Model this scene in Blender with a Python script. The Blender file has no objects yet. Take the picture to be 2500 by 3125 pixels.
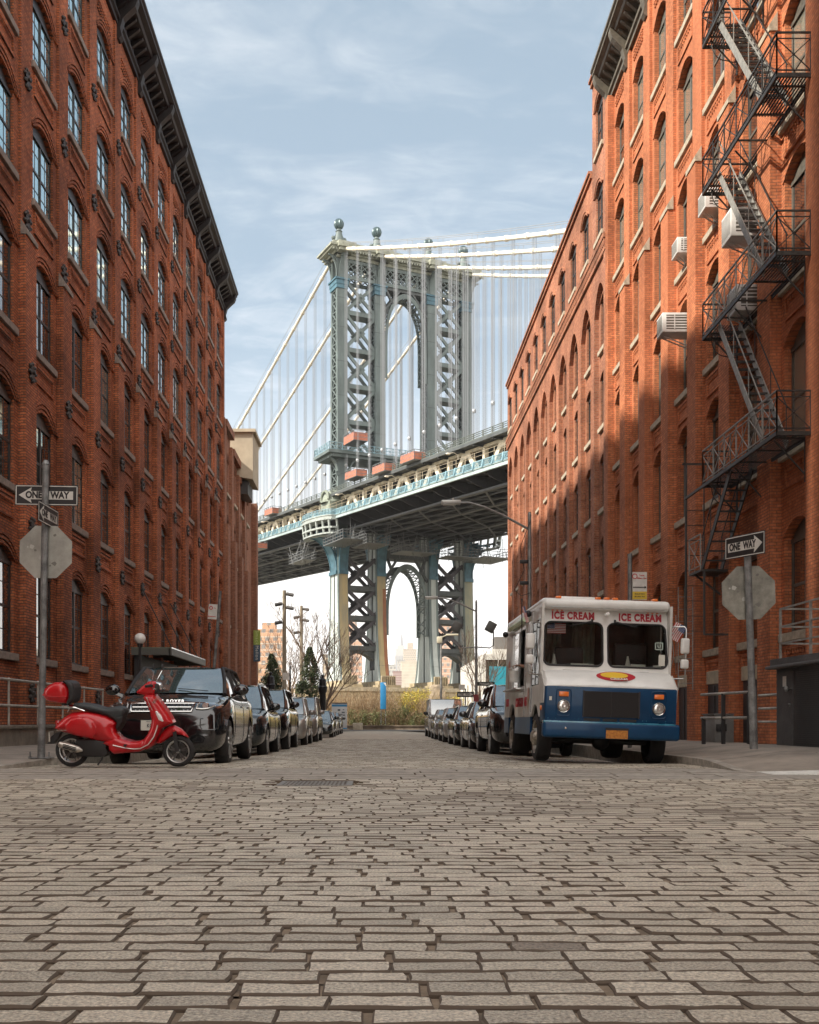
import bpy, bmesh, math, random
from mathutils import Vector, Matrix, Euler
from mathutils.geometry import delaunay_2d_cdt
R = math.radians
rnd = random.Random(7)
sc = bpy.context.scene
col = sc.collection
# ---------------------------------------------------------------- camera
CAMH = 0.70; F = 3200.0; VX, VY = 1145.0, 2200.0
cd = bpy.data.cameras.new('camera'); cam = bpy.data.objects.new('camera', cd); col.objects.link(cam)
cam.location = (0, 0, CAMH); cam.rotation_euler = (R(90), 0, 0)
cd.sensor_fit = 'HORIZONTAL'; cd.sensor_width = 36; cd.lens = 36 * F / 2500
cd.shift_x = (1250 - VX) / 2500; cd.shift_y = (VY - 1562.5) / 2500
cd.clip_start = 0.1; cd.clip_end = 20000
sc.camera = cam
sc.render.resolution_x = 819; sc.render.resolution_y = 1024
# ---------------------------------------------------------------- sun, sky, exposure
SUN = Vector((-1.0, -0.45, 0.84)).normalized()
elev = math.asin(SUN.z); azim = math.atan2(SUN.x, SUN.y)
sl = bpy.data.lights.new('sun', 'SUN'); sl.energy = 4.1; sl.angle = R(1.4); sl.color = (1, .93, .82)
so = bpy.data.objects.new('sun', sl); col.objects.link(so); so.rotation_euler = SUN.to_track_quat('Z', 'Y').to_euler()
so.location = (-40, -20, 60)
w = bpy.data.worlds.new('World'); sc.world = w; w.use_nodes = True
nt = w.node_tree; N = nt.nodes; Lk = nt.links
for n in list(N): N.remove(n)
out = N.new('ShaderNodeOutputWorld'); bg = N.new('ShaderNodeBackground'); sky = N.new('ShaderNodeTexSky')
sky.sky_type = 'NISHITA'; sky.sun_disc = False; sky.sun_elevation = elev; sky.sun_rotation = azim
sky.altitude = 0; sky.air_density = 1.0; sky.dust_density = 2.2; sky.ozone_density = 1.0
bg.inputs[1].default_value = 0.14
tc = N.new('ShaderNodeTexCoord'); sep = N.new('ShaderNodeSeparateXYZ'); Lk.new(tc.outputs['Generated'], sep.inputs[0])
def wmath(op, a, b=None, clamp=False):
    m = N.new('ShaderNodeMath'); m.operation = op; m.use_clamp = clamp
    for i, v in enumerate((a, b)):
        if v is None: continue
        if isinstance(v, (int, float)): m.inputs[i].default_value = v
        else: Lk.new(v, m.inputs[i])
    return m.outputs[0]
zz = wmath('ADD', wmath('MAXIMUM', sep.outputs[2], 0.0), 0.12)
px_ = wmath('DIVIDE', sep.outputs[0], zz); py_ = wmath('DIVIDE', sep.outputs[1], zz)
cmb = N.new('ShaderNodeCombineXYZ'); Lk.new(wmath('MULTIPLY', px_, 1.0), cmb.inputs[0]); Lk.new(wmath('MULTIPLY', py_, 1.5), cmb.inputs[1])
n1 = N.new('ShaderNodeTexNoise'); n1.inputs['Scale'].default_value = 1.1; n1.inputs['Detail'].default_value = 9; n1.inputs['Roughness'].default_value = .62; n1.inputs['Distortion'].default_value = .5
Lk.new(cmb.outputs[0], n1.inputs['Vector'])
n2 = N.new('ShaderNodeTexNoise'); n2.inputs['Scale'].default_value = 9.0; n2.inputs['Detail'].default_value = 5; n2.inputs['Distortion'].default_value = .8
Lk.new(cmb.outputs[0], n2.inputs['Vector'])
cl = wmath('ADD', wmath('MULTIPLY', n1.outputs[0], 0.8), wmath('MULTIPLY', n2.outputs[0], .22))
r1 = N.new('ShaderNodeMapRange'); r1.inputs[1].default_value = .46; r1.inputs[2].default_value = .74; r1.inputs[3].default_value = 0; r1.inputs[4].default_value = .30; r1.interpolation_type = 'SMOOTHSTEP'
Lk.new(cl, r1.inputs[0])
hz = N.new('ShaderNodeMapRange'); hz.inputs[1].default_value = 0.36; hz.inputs[2].default_value = 0.0; hz.inputs[3].default_value = 0; hz.inputs[4].default_value = .9; hz.interpolation_type = 'SMOOTHSTEP'
Lk.new(sep.outputs[2], hz.inputs[0])
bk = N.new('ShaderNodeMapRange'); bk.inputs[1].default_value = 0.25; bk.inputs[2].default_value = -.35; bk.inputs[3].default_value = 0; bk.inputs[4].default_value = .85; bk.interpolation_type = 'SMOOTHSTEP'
Lk.new(sep.outputs[1], bk.inputs[0])   # brighter overcast added behind the camera to fill the shaded street
cf = wmath('MAXIMUM', r1.outputs[0], hz.outputs[0])
mx = N.new('ShaderNodeMix'); mx.data_type = 'RGBA'; Lk.new(cf, mx.inputs[0])
mx0 = N.new('ShaderNodeMix'); mx0.data_type = 'RGBA'; mx0.inputs[0].default_value = .6; Lk.new(sky.outputs[0], mx0.inputs[6]); mx0.inputs[7].default_value = (1.55, 1.95, 2.05, 1)
Lk.new(mx0.outputs[2], mx.inputs[6]); mx.inputs[7].default_value = (7.4, 7.0, 6.6, 1)
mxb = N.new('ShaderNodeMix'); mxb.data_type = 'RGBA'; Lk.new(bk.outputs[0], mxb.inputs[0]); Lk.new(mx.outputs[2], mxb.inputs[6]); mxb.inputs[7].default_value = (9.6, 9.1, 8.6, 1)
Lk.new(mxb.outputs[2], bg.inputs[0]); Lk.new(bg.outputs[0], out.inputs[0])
sc.view_settings.view_transform = 'Standard'; sc.view_settings.look = 'None'; sc.view_settings.gamma = 1; sc.view_settings.exposure = 1.0
sc.cycles.max_bounces = 8; sc.cycles.transparent_max_bounces = 12
# ---------------------------------------------------------------- helpers
WM = {}
def P(x, y, Y): return Vector(((x - VX) / F * Y, Y, CAMH + (VY - y) / F * Y))
MATS = {}
def lin(c): return tuple(c) + (1,)
def M(name, c, rough=.6, metal=0, noise=None, bump=None, c2=None, spec=.5, coat=0, stretch=(1, 1, 1), trans=0, emit=0, thr=None):
    if name in MATS: return MATS[name]
    m = bpy.data.materials.new(name); m.use_nodes = True; MATS[name] = m
    t = m.node_tree; b = t.nodes['Principled BSDF']; L = t.links
    b.inputs['Base Color'].default_value = lin(c); b.inputs['Roughness'].default_value = rough
    b.inputs['Metallic'].default_value = metal; b.inputs['Specular IOR Level'].default_value = spec
    b.inputs['Coat Weight'].default_value = coat; b.inputs['Coat Roughness'].default_value = .05
    b.inputs['Transmission Weight'].default_value = trans
    if emit: b.inputs['Emission Color'].default_value = lin(c); b.inputs['Emission Strength'].default_value = emit
    if noise or bump:
        tc = t.nodes.new('ShaderNodeTexCoord'); mp = t.nodes.new('ShaderNodeMapping'); mp.inputs['Scale'].default_value = stretch
        L.new(tc.outputs['Object'], mp.inputs[0])
    if noise:
        n = t.nodes.new('ShaderNodeTexNoise'); n.inputs['Scale'].default_value = noise[0]; n.inputs['Detail'].default_value = 6; n.inputs['Roughness'].default_value = .65
        L.new(mp.outputs[0], n.inputs['Vector'])
        r = t.nodes.new('ShaderNodeMapRange'); lo, hi = thr or (.36, .64); r.inputs[1].default_value = lo; r.inputs[2].default_value = hi
        L.new(n.outputs[0], r.inputs[0])
        x = t.nodes.new('ShaderNodeMix'); x.data_type = 'RGBA'; L.new(r.outputs[0], x.inputs[0])
        k = noise[1]; x.inputs[6].default_value = lin(c2 if c2 else [v * (1 - k) for v in c]); x.inputs[7].default_value = lin([min(1, v * (1 + k * .6)) for v in c] if not c2 else c)
        L.new(x.outputs[2], b.inputs['Base Color'])
        rr = t.nodes.new('ShaderNodeMapRange'); rr.inputs[3].default_value = max(.02, rough * .85); rr.inputs[4].default_value = min(1, rough * 1.2 + .02); L.new(n.outputs[0], rr.inputs[0]); L.new(rr.outputs[0], b.inputs['Roughness'])
    if bump:
        n = t.nodes.new('ShaderNodeTexNoise'); n.inputs['Scale'].default_value = bump[0]; n.inputs['Detail'].default_value = 5
        L.new(mp.outputs[0], n.inputs['Vector'])
        bp = t.nodes.new('ShaderNodeBump'); bp.inputs['Strength'].default_value = bump[1]; bp.inputs['Distance'].default_value = bump[2] if len(bump) > 2 else .02
        L.new(n.outputs[0], bp.inputs['Height']); L.new(bp.outputs[0], b.inputs['Normal'])
    return m
def brickmat(name, ca, cb, cm, bw=.215, rh=.075, ms=.011, big=.35, wash=None):
    m = bpy.data.materials.new(name); m.use_nodes = True; MATS[name] = m
    t = m.node_tree; b = t.nodes['Principled BSDF']; L = t.links; nn = t.nodes.new
    tc = nn('ShaderNodeTexCoord'); s = nn('ShaderNodeSeparateXYZ'); L.new(tc.outputs['Object'], s.inputs[0])
    a = nn('ShaderNodeMath'); a.operation = 'ADD'; L.new(s.outputs[0], a.inputs[0]); L.new(s.outputs[1], a.inputs[1])
    c = nn('ShaderNodeCombineXYZ'); L.new(a.outputs[0], c.inputs[0]); L.new(s.outputs[2], c.inputs[1])
    k = nn('ShaderNodeTexBrick'); k.inputs['Scale'].default_value = 1; k.inputs['Brick Width'].default_value = bw; k.inputs['Row Height'].default_value = rh
    k.inputs['Mortar Size'].default_value = ms; k.inputs['Mortar Smooth'].default_value = .3; k.inputs['Bias'].default_value = -.1
    k.inputs['Color1'].default_value = lin(ca); k.inputs['Color2'].default_value = lin(cb); k.inputs['Mortar'].default_value = lin(cm)
    L.new(c.outputs[0], k.inputs['Vector'])
    def nz(sc_, det, lo, hi, l3, h3, vec=None, st=None):
        n = nn('ShaderNodeTexNoise'); n.inputs['Scale'].default_value = sc_; n.inputs['Detail'].default_value = det; n.inputs['Roughness'].default_value = .6
        if st:
            mp = nn('ShaderNodeMapping'); mp.inputs['Scale'].default_value = st; L.new(tc.outputs['Object'], mp.inputs[0]); L.new(mp.outputs[0], n.inputs['Vector'])
        else: L.new(tc.outputs['Object'], n.inputs['Vector'])
        r = nn('ShaderNodeMapRange'); r.inputs[1].default_value = lo; r.inputs[2].default_value = hi; r.inputs[3].default_value = l3; r.inputs[4].default_value = h3
        L.new(n.outputs[0], r.inputs[0]); return r.outputs[0], n.outputs[0]
    v1, _ = nz(.35, 5, .3, .7, 1 - big, 1 + big * .6)
    v2, _ = nz(1.2, 6, .3, .7, .8, 1.15, st=(1, 1, .25))
    v3, nf = nz(9, 4, .3, .7, .72, 1.22)
    mm = nn('ShaderNodeMath'); mm.operation = 'MULTIPLY'; L.new(v1, mm.inputs[0]); L.new(v2, mm.inputs[1])
    m2 = nn('ShaderNodeMath'); m2.operation = 'MULTIPLY'; L.new(mm.outputs[0], m2.inputs[0]); L.new(v3, m2.inputs[1])
    x = nn('ShaderNodeVectorMath'); x.operation = 'SCALE'; L.new(k.outputs['Color'], x.inputs[0]); L.new(m2.outputs[0], x.inputs['Scale'])
    last = x.outputs[0]
    if wash:
        ww, _ = nz(.22, 7, .45, .62, 0, wash[1], st=(1, 1, .35))
        y = nn('ShaderNodeMix'); y.data_type = 'RGBA'; L.new(ww, y.inputs[0]); L.new(last, y.inputs[6]); y.inputs[7].default_value = lin(wash[0]); last = y.outputs[2]
    L.new(last, b.inputs['Base Color']); b.inputs['Roughness'].default_value = .85; b.inputs['Specular IOR Level'].default_value = .25
    ad = nn('ShaderNodeMath'); ad.operation = 'MULTIPLY_ADD'; L.new(k.outputs['Fac'], ad.inputs[0]); ad.inputs[1].default_value = -1.0; L.new(nf, ad.inputs[2])
    bp = nn('ShaderNodeBump'); bp.inputs['Strength'].default_value = .55; bp.inputs['Distance'].default_value = .02
    L.new(ad.outputs[0], bp.inputs['Height']); L.new(bp.outputs[0], b.inputs['Normal'])
    return m
class MB:
    def __init__(s, M4=None): s.v = []; s.f = []; s.mi = []; s.M = M4; s.sm = []
    def add(s, pts, faces, mi=0, smooth=False):
        o = len(s.v)
        for p in pts:
            p = Vector(p)
            s.v.append(s.M @ p if s.M else p)
        for f in faces: s.f.append([o + i for i in f]); s.mi.append(mi); s.sm.append(smooth)
    def quad(s, a, b, c, d, mi=0): s.add([a, b, c, d], [(0, 1, 2, 3)], mi)
    def poly(s, pts, mi=0): s.add(pts, [tuple(range(len(pts)))], mi)
    def box(s, x0, x1, y0, y1, z0, z1, mi=0):
        if x0 > x1: x0, x1 = x1, x0
        if y0 > y1: y0, y1 = y1, y0
        if z0 > z1: z0, z1 = z1, z0
        s.add([(x0, y0, z0), (x1, y0, z0), (x1, y1, z0), (x0, y1, z0), (x0, y0, z1), (x1, y0, z1), (x1, y1, z1), (x0, y1, z1)],
              [(0, 3, 2, 1), (4, 5, 6, 7), (0, 1, 5, 4), (1, 2, 6, 5), (2, 3, 7, 6), (3, 0, 4, 7)], mi)
    def bbox(s, x0, x1, y0, y1, z0, z1, r, mi=0, seg=2):
        b = bmesh.new(); bmesh.ops.create_cube(b, size=1)
        for v in b.verts: v.co = Vector(((x0 + x1) / 2 + v.co.x * (x1 - x0), (y0 + y1) / 2 + v.co.y * (y1 - y0), (z0 + z1) / 2 + v.co.z * (z1 - z0)))
        bmesh.ops.bevel(b, geom=b.edges[:], offset=r, segments=seg, affect='EDGES', profile=.5)
        b.verts.index_update(); s.add([v.co.copy() for v in b.verts], [[v.index for v in f.verts] for f in b.faces], mi, True); b.free()
    def bar(s, p, q, w=.1, h=None, mi=0, up=(0, 0, 1)):
        p, q = Vector(p), Vector(q); h = h or w; d = (q - p)
        if d.length < 1e-6: return
        d.normalize(); u = Vector(up)
        if abs(d.dot(u)) > .98: u = Vector((0, 1, 0))
        a = d.cross(u).normalized() * w / 2; b = a.cross(d).normalized() * h / 2
        s.add([p - a - b, p + a - b, p + a + b, p - a + b, q - a - b, q + a - b, q + a + b, q - a + b],
              [(0, 1, 2, 3), (7, 6, 5, 4), (0, 4, 5, 1), (1, 5, 6, 2), (2, 6, 7, 3), (3, 7, 4, 0)], mi)
    def cyl(s, p, q, r, n=12, mi=0, r2=None, caps=True):
        p, q = Vector(p), Vector(q); r2 = r if r2 is None else r2; d = (q - p).normalized()
        u = Vector((0, 0, 1)) if abs(d.z) < .9 else Vector((1, 0, 0))
        a = d.cross(u).normalized(); b = d.cross(a)
        pts = [p + (a * math.cos(t) + b * math.sin(t)) * r for t in [2 * math.pi * i / n for i in range(n)]]
        pts += [q + (a * math.cos(t) + b * math.sin(t)) * r2 for t in [2 * math.pi * i / n for i in range(n)]]
        s.add(pts, [(i, (i + 1) % n, n + (i + 1) % n, n + i) for i in range(n)], mi, True)
        if caps: s.add(pts[:n], [tuple(range(n))[::-1]], mi); s.add(pts[n:], [tuple(range(n))], mi)
    def tube(s, pts, r, n=8, mi=0, closed=False, r_end=None):
        pts = [Vector(p) for p in pts]; m = len(pts); rings = []; pa = None
        for i, p in enumerate(pts):
            if closed: d = pts[(i + 1) % m] - pts[i - 1]
            else: d = pts[min(i + 1, m - 1)] - pts[max(i - 1, 0)]
            d.normalize()
            if pa is None:
                u = Vector((0, 0, 1)) if abs(d.z) < .9 else Vector((1, 0, 0)); a = d.cross(u).normalized()
            else: a = (pa - d * pa.dot(d)).normalized()
            pa = a; b = d.cross(a); rr = r if r_end is None else r + (r_end - r) * i / (m - 1)
            rings.append([p + (a * math.cos(2 * math.pi * k / n) + b * math.sin(2 * math.pi * k / n)) * rr for k in range(n)])
        fl = []
        for i in range(m if closed else m - 1):
            j = (i + 1) % m
            for k in range(n): fl.append((i * n + k, i * n + (k + 1) % n, j * n + (k + 1) % n, j * n + k))
        s.add([p for r_ in rings for p in r_], fl, mi, True)
        if not closed: s.add(rings[0], [tuple(range(n))], mi); s.add(rings[-1], [tuple(range(n))], mi)
    def lathe(s, prof, c=(0, 0, 0), n=20, mi=0, axis='z', flute=0):
        c = Vector(c); pts = []; m = len(prof)
        for (r, h) in prof:
            for k in range(n):
                t = 2 * math.pi * k / n; rr = r * (1 - (flute if k % 2 else 0))
                p = (rr * math.cos(t), rr * math.sin(t), h)
                if axis == 'y': p = (p[0], h, p[1])
                if axis == 'x': p = (h, p[0], p[1])
                pts.append(c + Vector(p))
        s.add(pts, [(i * n + k, i * n + (k + 1) % n, (i + 1) * n + (k + 1) % n, (i + 1) * n + k) for i in range(m - 1) for k in range(n)], mi, True)
    def sph(s, c, r, n=12, mi=0, sx=1, sy=1, sz=1):
        c = Vector(c); m = max(4, n // 2 + 1); pts = []; fl = []
        for i in range(m + 1):
            a = math.pi * i / m
            for k in range(n):
                t = 2 * math.pi * k / n
                pts.append(c + Vector((r * sx * math.sin(a) * math.cos(t), r * sy * math.sin(a) * math.sin(t), r * sz * math.cos(a))))
        for i in range(m):
            for k in range(n): fl.append((i * n + k, (i + 1) * n + k, (i + 1) * n + (k + 1) % n, i * n + (k + 1) % n))
        s.add(pts, fl, mi, True)
    def prism(s, poly, a, b, plane='xz', mi=0, smooth=False):
        n = len(poly)
        def T(p, d): return (p[0], d, p[1]) if plane == 'xz' else ((d, p[0], p[1]) if plane == 'yz' else (p[0], p[1], d))
        pts = [T(p, a) for p in poly] + [T(p, b) for p in poly]
        s.add(pts, [tuple(range(n)), tuple(range(2 * n - 1, n - 1, -1))], mi)
        s.add(pts, [(i, n + i, n + (i + 1) % n, (i + 1) % n) for i in range(n)], mi, smooth)
    def loft(s, rings, mi=0, closed=True, caps=True, smooth=True):
        n = len(rings[0]); pts = [p for r in rings for p in r]; fl = []
        for i in range(len(rings) - 1):
            for k in range(n if closed else n - 1): fl.append((i * n + k, i * n + (k + 1) % n, (i + 1) * n + (k + 1) % n, (i + 1) * n + k))
        s.add(pts, fl, mi, smooth)
        if caps: s.add(rings[0], [tuple(range(n))], mi); s.add(rings[-1], [tuple(range(n))[::-1]], mi)
    def inflate(s, outline, hw, r, step=.03, mi=0, c=0.0, minw=.15):
        """pillow shape from a side outline in local x,z; thickness along y"""
        ol = []
        k = len(outline)
        for i in range(k):
            a = Vector(outline[i]); b = Vector(outline[(i + 1) % k]); m = max(1, int((b - a).length / step))
            for j in range(m): ol.append(a.lerp(b, j / m))
        xs = [p.x for p in ol]; zs = [p.y for p in ol]
        def inside(x, z):
            c_ = False; n = len(ol)
            for i in range(n):
                a, b = ol[i], ol[i - 1]
                if (a.y > z) != (b.y > z) and x < (b.x - a.x) * (z - a.y) / (b.y - a.y) + a.x: c_ = not c_
            return c_
        def dist(x, z): return min((p.x - x) ** 2 + (p.y - z) ** 2 for p in ol) ** .5
        pts = list(ol); dd = [0] * len(ol); x = min(xs) + step / 2; row = 0
        while x < max(xs):
            z = min(zs) + (step / 2 if row % 2 else 0)
            while z < max(zs):
                if inside(x, z):
                    d = dist(x, z)
                    if d > step * .45: pts.append(Vector((x, z))); dd.append(d)
                z += step
            x += step; row += 1
        n0 = len(ol)
        res = delaunay_2d_cdt([Vector((p.x, p.y)) for p in pts], [], [list(range(n0))], 1, 1e-5)
        vs, fs, orig = res[0], res[2], res[3]
        V = []
        for sgn in (1, -1):
            for i, p in enumerate(vs):
                d = dd[orig[i][0]] if orig[i] else 0
                t = min(d / r, 1); h = hw * (minw + (1 - minw) * math.sqrt(max(0, 1 - (1 - t) ** 2)))
                V.append((p.x, c + sgn * h, p.y))
        m = len(vs); FF = [tuple(f) for f in fs] + [tuple(m + i for i in f[::-1]) for f in fs]
        s.add(V, FF, mi, True)
        bd = {orig_i: i for i, o in enumerate(orig) for orig_i in o if orig_i < n0}
        s.add(V, [(bd[i], bd[(i + 1) % n0], m + bd[(i + 1) % n0], m + bd[i]) for i in range(n0) if i in bd and (i + 1) % n0 in bd], mi, True)
    def build(s, name, mats, parent=None, world=False, ang=35, loc=None, rot=None):
        me = bpy.data.meshes.new(name)
        vs = s.v
        if world and parent is not None:
            I = WM[parent].inverted(); vs = [I @ v for v in vs]
        me.from_pydata([tuple(v) for v in vs], [], s.f); 
        for m in (mats if isinstance(mats, (list, tuple)) else [mats]): me.materials.append(m)
        me.polygons.foreach_set('material_index', s.mi); me.polygons.foreach_set('use_smooth', s.sm)
        me.validate(); me.update()
        if any(s.sm) and len(me.polygons): me.set_sharp_from_angle(angle=R(ang))
        o = bpy.data.objects.new(name, me); col.objects.link(o)
        if loc is not None: o.location = loc
        if rot is not None: o.rotation_euler = rot
        if parent is not None: o.parent = parent
        WM[o] = (WM[parent] if parent is not None else Matrix()) @ (Matrix.Translation(Vector(loc or (0, 0, 0))) @ Euler(rot or (0, 0, 0)).to_matrix().to_4x4())
        return o
def tag(o, label=None, cat=None, group=None, kind=None):
    if label: o['label'] = label
    if cat: o['category'] = cat
    if group: o['group'] = group
    if kind: o['kind'] = kind
    return o
def thing(name, label, cat, loc=(0, 0, 0), rot=(0, 0, 0), group=None, scale=1.0):
    o = bpy.data.objects.new(name, None); col.objects.link(o); o.location = loc; o.rotation_euler = rot; o.empty_display_size = .3
    o.scale = (scale,) * 3
    WM[o] = Matrix.Translation(Vector(loc)) @ Euler(rot).to_matrix().to_4x4() @ Matrix.Scale(scale, 4)
    return tag(o, label, cat, group)
def kids(o): return [c for c in KID.get(o, [])]
def copy_tree(o, loc=None, rot=None, label=None, parent=None):
    c = o.copy(); col.objects.link(c)
    if parent is not None: c.parent = parent
    if loc is not None: c.location = loc
    if rot is not None: c.rotation_euler = rot
    if label: c['label'] = label
    for ch in list(o.children): copy_tree(ch, parent=c)
    return c
def bake(o, mods):
    """apply modifiers given as (type, dict) and keep one plain mesh"""
    for t, kw in mods:
        m = o.modifiers.new(t, t)
        for k, v in kw.items(): setattr(m, k, v)
    dg = bpy.context.evaluated_depsgraph_get(); dg.update()
    me = bpy.data.meshes.new_from_object(o.evaluated_get(dg)); o.modifiers.clear(); o.data = me
def txt(s, size, mat, parent, loc, rot=(R(90), 0, 0), ext=.004, name='lettering', align='CENTER', bold=0.0, sx=1.0, shear=0, space=1.0):
    c = bpy.data.curves.new(name, 'FONT'); c.body = s; c.size = size; c.extrude = ext; c.align_x = align; c.align_y = 'CENTER'; c.offset = bold; c.shear = shear; c.space_character = space
    o = bpy.data.objects.new(name, c); col.objects.link(o); dg = bpy.context.evaluated_depsgraph_get(); dg.update()
    me = bpy.data.meshes.new_from_object(o.evaluated_get(dg)); bpy.data.objects.remove(o); me.materials.clear(); me.materials.append(mat)
    for v in me.vertices: v.co.x *= sx
    o = bpy.data.objects.new(name, me); col.objects.link(o); o.location = loc; o.rotation_euler = rot
    if parent is not None: o.parent = parent
    return o
def smooth(t): t = max(0., min(1., t)); return t * t * (3 - 2 * t)
def g(x, y):
    z = .035 * smooth((y - 11.5) / 2.5) * smooth((21 - y) / 4) - .10 * smooth((y - 18) / 22)
    z -= .12 * smooth((abs(x) - 1.3) / 3.2) * smooth((y - 15.5) / 5)
    return z
from mathutils import noise
# ================================================================ ground
stone = [M('block_warm', (.51, .45, .35), .5, noise=(95, .6), bump=(38, .9, .02)),
         M('block_grey', (.44, .39, .305), .5, noise=(110, .6), bump=(45, .9, .02)),
         M('block_pale', (.57, .50, .39), .5, noise=(90, .55), bump=(34, .9, .02)),
         M('block_dark', (.26, .22, .17), .6, noise=(90, .55), bump=(38, .9, .02))]
joint = M('joint_filler', (.22, .165, .11), .95, noise=(6, .45), bump=(40, .5))
granite = M('kerb_granite', (.31, .275, .23), .75, noise=(8, .35), bump=(50, .4))
concrete = M('pavement_concrete', (.25, .215, .18), .85, noise=(1.6, .35), bump=(30, .3))
asph = M('asphalt', (.12, .108, .095), .9, noise=(1.2, .35), bump=(60, .4))
mb = MB()
# base sheet under the blocks
ys = [0.5 + i * .75 for i in range(125)]; xs = [-34 + i * 1.0 for i in range(69)]
pts = [(x, y, g(x, y) - .036) for y in ys for x in xs]; nx = len(xs)
mb.add(pts, [(j * nx + i, j * nx + i + 1, (j + 1) * nx + i + 1, (j + 1) * nx + i) for j in range(len(ys) - 1) for i in range(nx - 1)], 0, True)
# blocks
def block(x0, x1, y0, y1, mi, detail):
    c = .0055 if detail else .008
    j = lambda a: rnd.uniform(-a, a)
    dz = j(.0015); tx = j(.003); ty = j(.003); top = []; bot = []
    corners = [(x0, y0), (x1, y0), (x1, y1), (x0, y1)]
    if detail == 2:
        ring = []
        n = 4
        for (a, b) in zip(corners, corners[1:] + corners[:1]):
            m = n if abs(a[0] - b[0]) > .05 else 2
            for k in range(m): ring.append((a[0] + (b[0] - a[0]) * k / m, a[1] + (b[1] - a[1]) * k / m))
        ring = [(x + j(.005), y + j(.0025)) for x, y in ring]
    else: ring = [(x + j(.004), y + j(.004)) for x, y in corners]
    cx, cy = (x0 + x1) / 2, (y0 + y1) / 2; sx = (x1 - x0) / 2; sy = (y1 - y0) / 2
    for (x, y) in ring:
        z = g(x, y) + dz + tx * (x - cx) / sx * .5 + ty * (y - cy) / sy * .5
        top.append((cx + (x - cx) * (1 - c / sx), cy + (y - cy) * (1 - c / sy), z + (j(.0018) if detail == 2 else 0)))
        bot.append((x, y, z - c * 1.3))
    n = len(ring); low = [(x, y, z - .04) for (x, y, z) in bot]
    f = [(i, (i + 1) % n, n + (i + 1) % n, n + i) for i in range(n)]
    mb.add(low + bot, f, 5, False)
    mb.add(bot + top, f, 5 if detail else 3, False)
    mb.add(top, [tuple(range(n))], mi, False)
y = 1.3; row = 0
while y < 46:
    d = rnd.uniform(.104, .116)
    slab = 12.35 < y < 14.6
    if slab: d = .36
    if y < 13.4: xl, xr = -1145 / F * y - 2.5, 1355 / F * y + 2.5
    else: xl, xr = -4.78, 4.78
    if 13.4 <= y < 16.5: xl = -4.78 - .0 - (16.5 - y) * 0.1
    x = xl - rnd.uniform(0, .3)
    while x < xr:
        L_ = rnd.uniform(.8, 1.5) if slab else rnd.uniform(.205, .262)
        gap = .012 if slab else rnd.choice([.003, .004, .005, .006, .008, .012, .018, .024])
        q = rnd.random(); nv = noise.noise(Vector((x * .5, y * .8, 3))) + .35 * noise.noise(Vector((x * 2, y * 3, 7))); q += nv * .9; mi = 3 if q < .28 else (1 if q < .72 else (2 if q < 1.12 else 4))
        if slab: mi = 5
        if not (-1.08 < x + L_ and x < -.24 and 11.25 < y < 12.15): block(x, min(x + L_, xr + .1), y, y + d - (.002 if not slab else .006), mi - 1 if mi < 5 else 4, 2 if y < 6 else (1 if y < 14 else 0))
        if not slab and y < 16: zf = g(x, y) - .009; mb.add([(x + L_ - .004, y, zf), (x + L_ + gap + .004, y, zf), (x + L_ + gap + .004, y + d - .002, zf), (x + L_ - .004, y + d - .002, zf)], [(0, 1, 2, 3)], -1)
        x += L_ + gap
    y += d + .011 + rnd.uniform(0, .014); row += 1
# material indices: 0 is reserved for the filler
mb.mi = [0 if i < (len(ys) - 1) * (nx - 1) else (m + 1) for i, m in enumerate(mb.mi)]
road = mb.build('road', [joint] + stone + [granite, M('block_side_dirt', (.12, .09, .065), .95)]); tag(road, kind='structure')
for p in []: pass
# far stretch of the road, blocks as surface pattern
far_road = brickmat('far_blocks', (.30, .27, .23), (.22, .195, .165), (.12, .095, .075), bw=.28, rh=.135, ms=.012, big=.2)
mb = MB(); ys = [46 + i * 1.2 for i in range(30)]; xs = [-4.8 + i * .96 for i in range(11)]
nx = len(xs)
mb.add([(x, y, g(x, y) + .0) for y in ys for x in xs], [(j * nx + i, j * nx + i + 1, (j + 1) * nx + i + 1, (j + 1) * nx + i) for j in range(len(ys) - 1) for i in range(nx - 1)], 0, True)
o = mb.build('road', M('far_road_stone', (.46, .40, .32), .85, noise=(3, .3), bump=(12, .5))); tag(o, kind='structure')
mb = MB(); mb.quad((-60, 80.5, -.085), (60, 80.5, -.085), (60, 92.5, -.085), (-60, 92.5, -.085))
tag(mb.build('road', asph), kind='structure')
# one large sheet of land reaching the horizon
mb = MB(); mb.quad((-9000, -300, -.55), (9000, -300, -.55), (9000, 12000, -.55), (-9000, 12000, -.55))
tag(mb.build('ground', M('land', (.20, .18, .13), .95, noise=(.05, .3))), kind='structure')
mb = MB(); mb.box(-60, 80, 93.4, 205, -.5, .05); mb.box(-60, 60, -40, 0.6, -.5, -.02)
tag(mb.build('ground', M('park_soil', (.16, .12, .07), .95, noise=(.8, .4), bump=(8, .6))), kind='structure')
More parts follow.
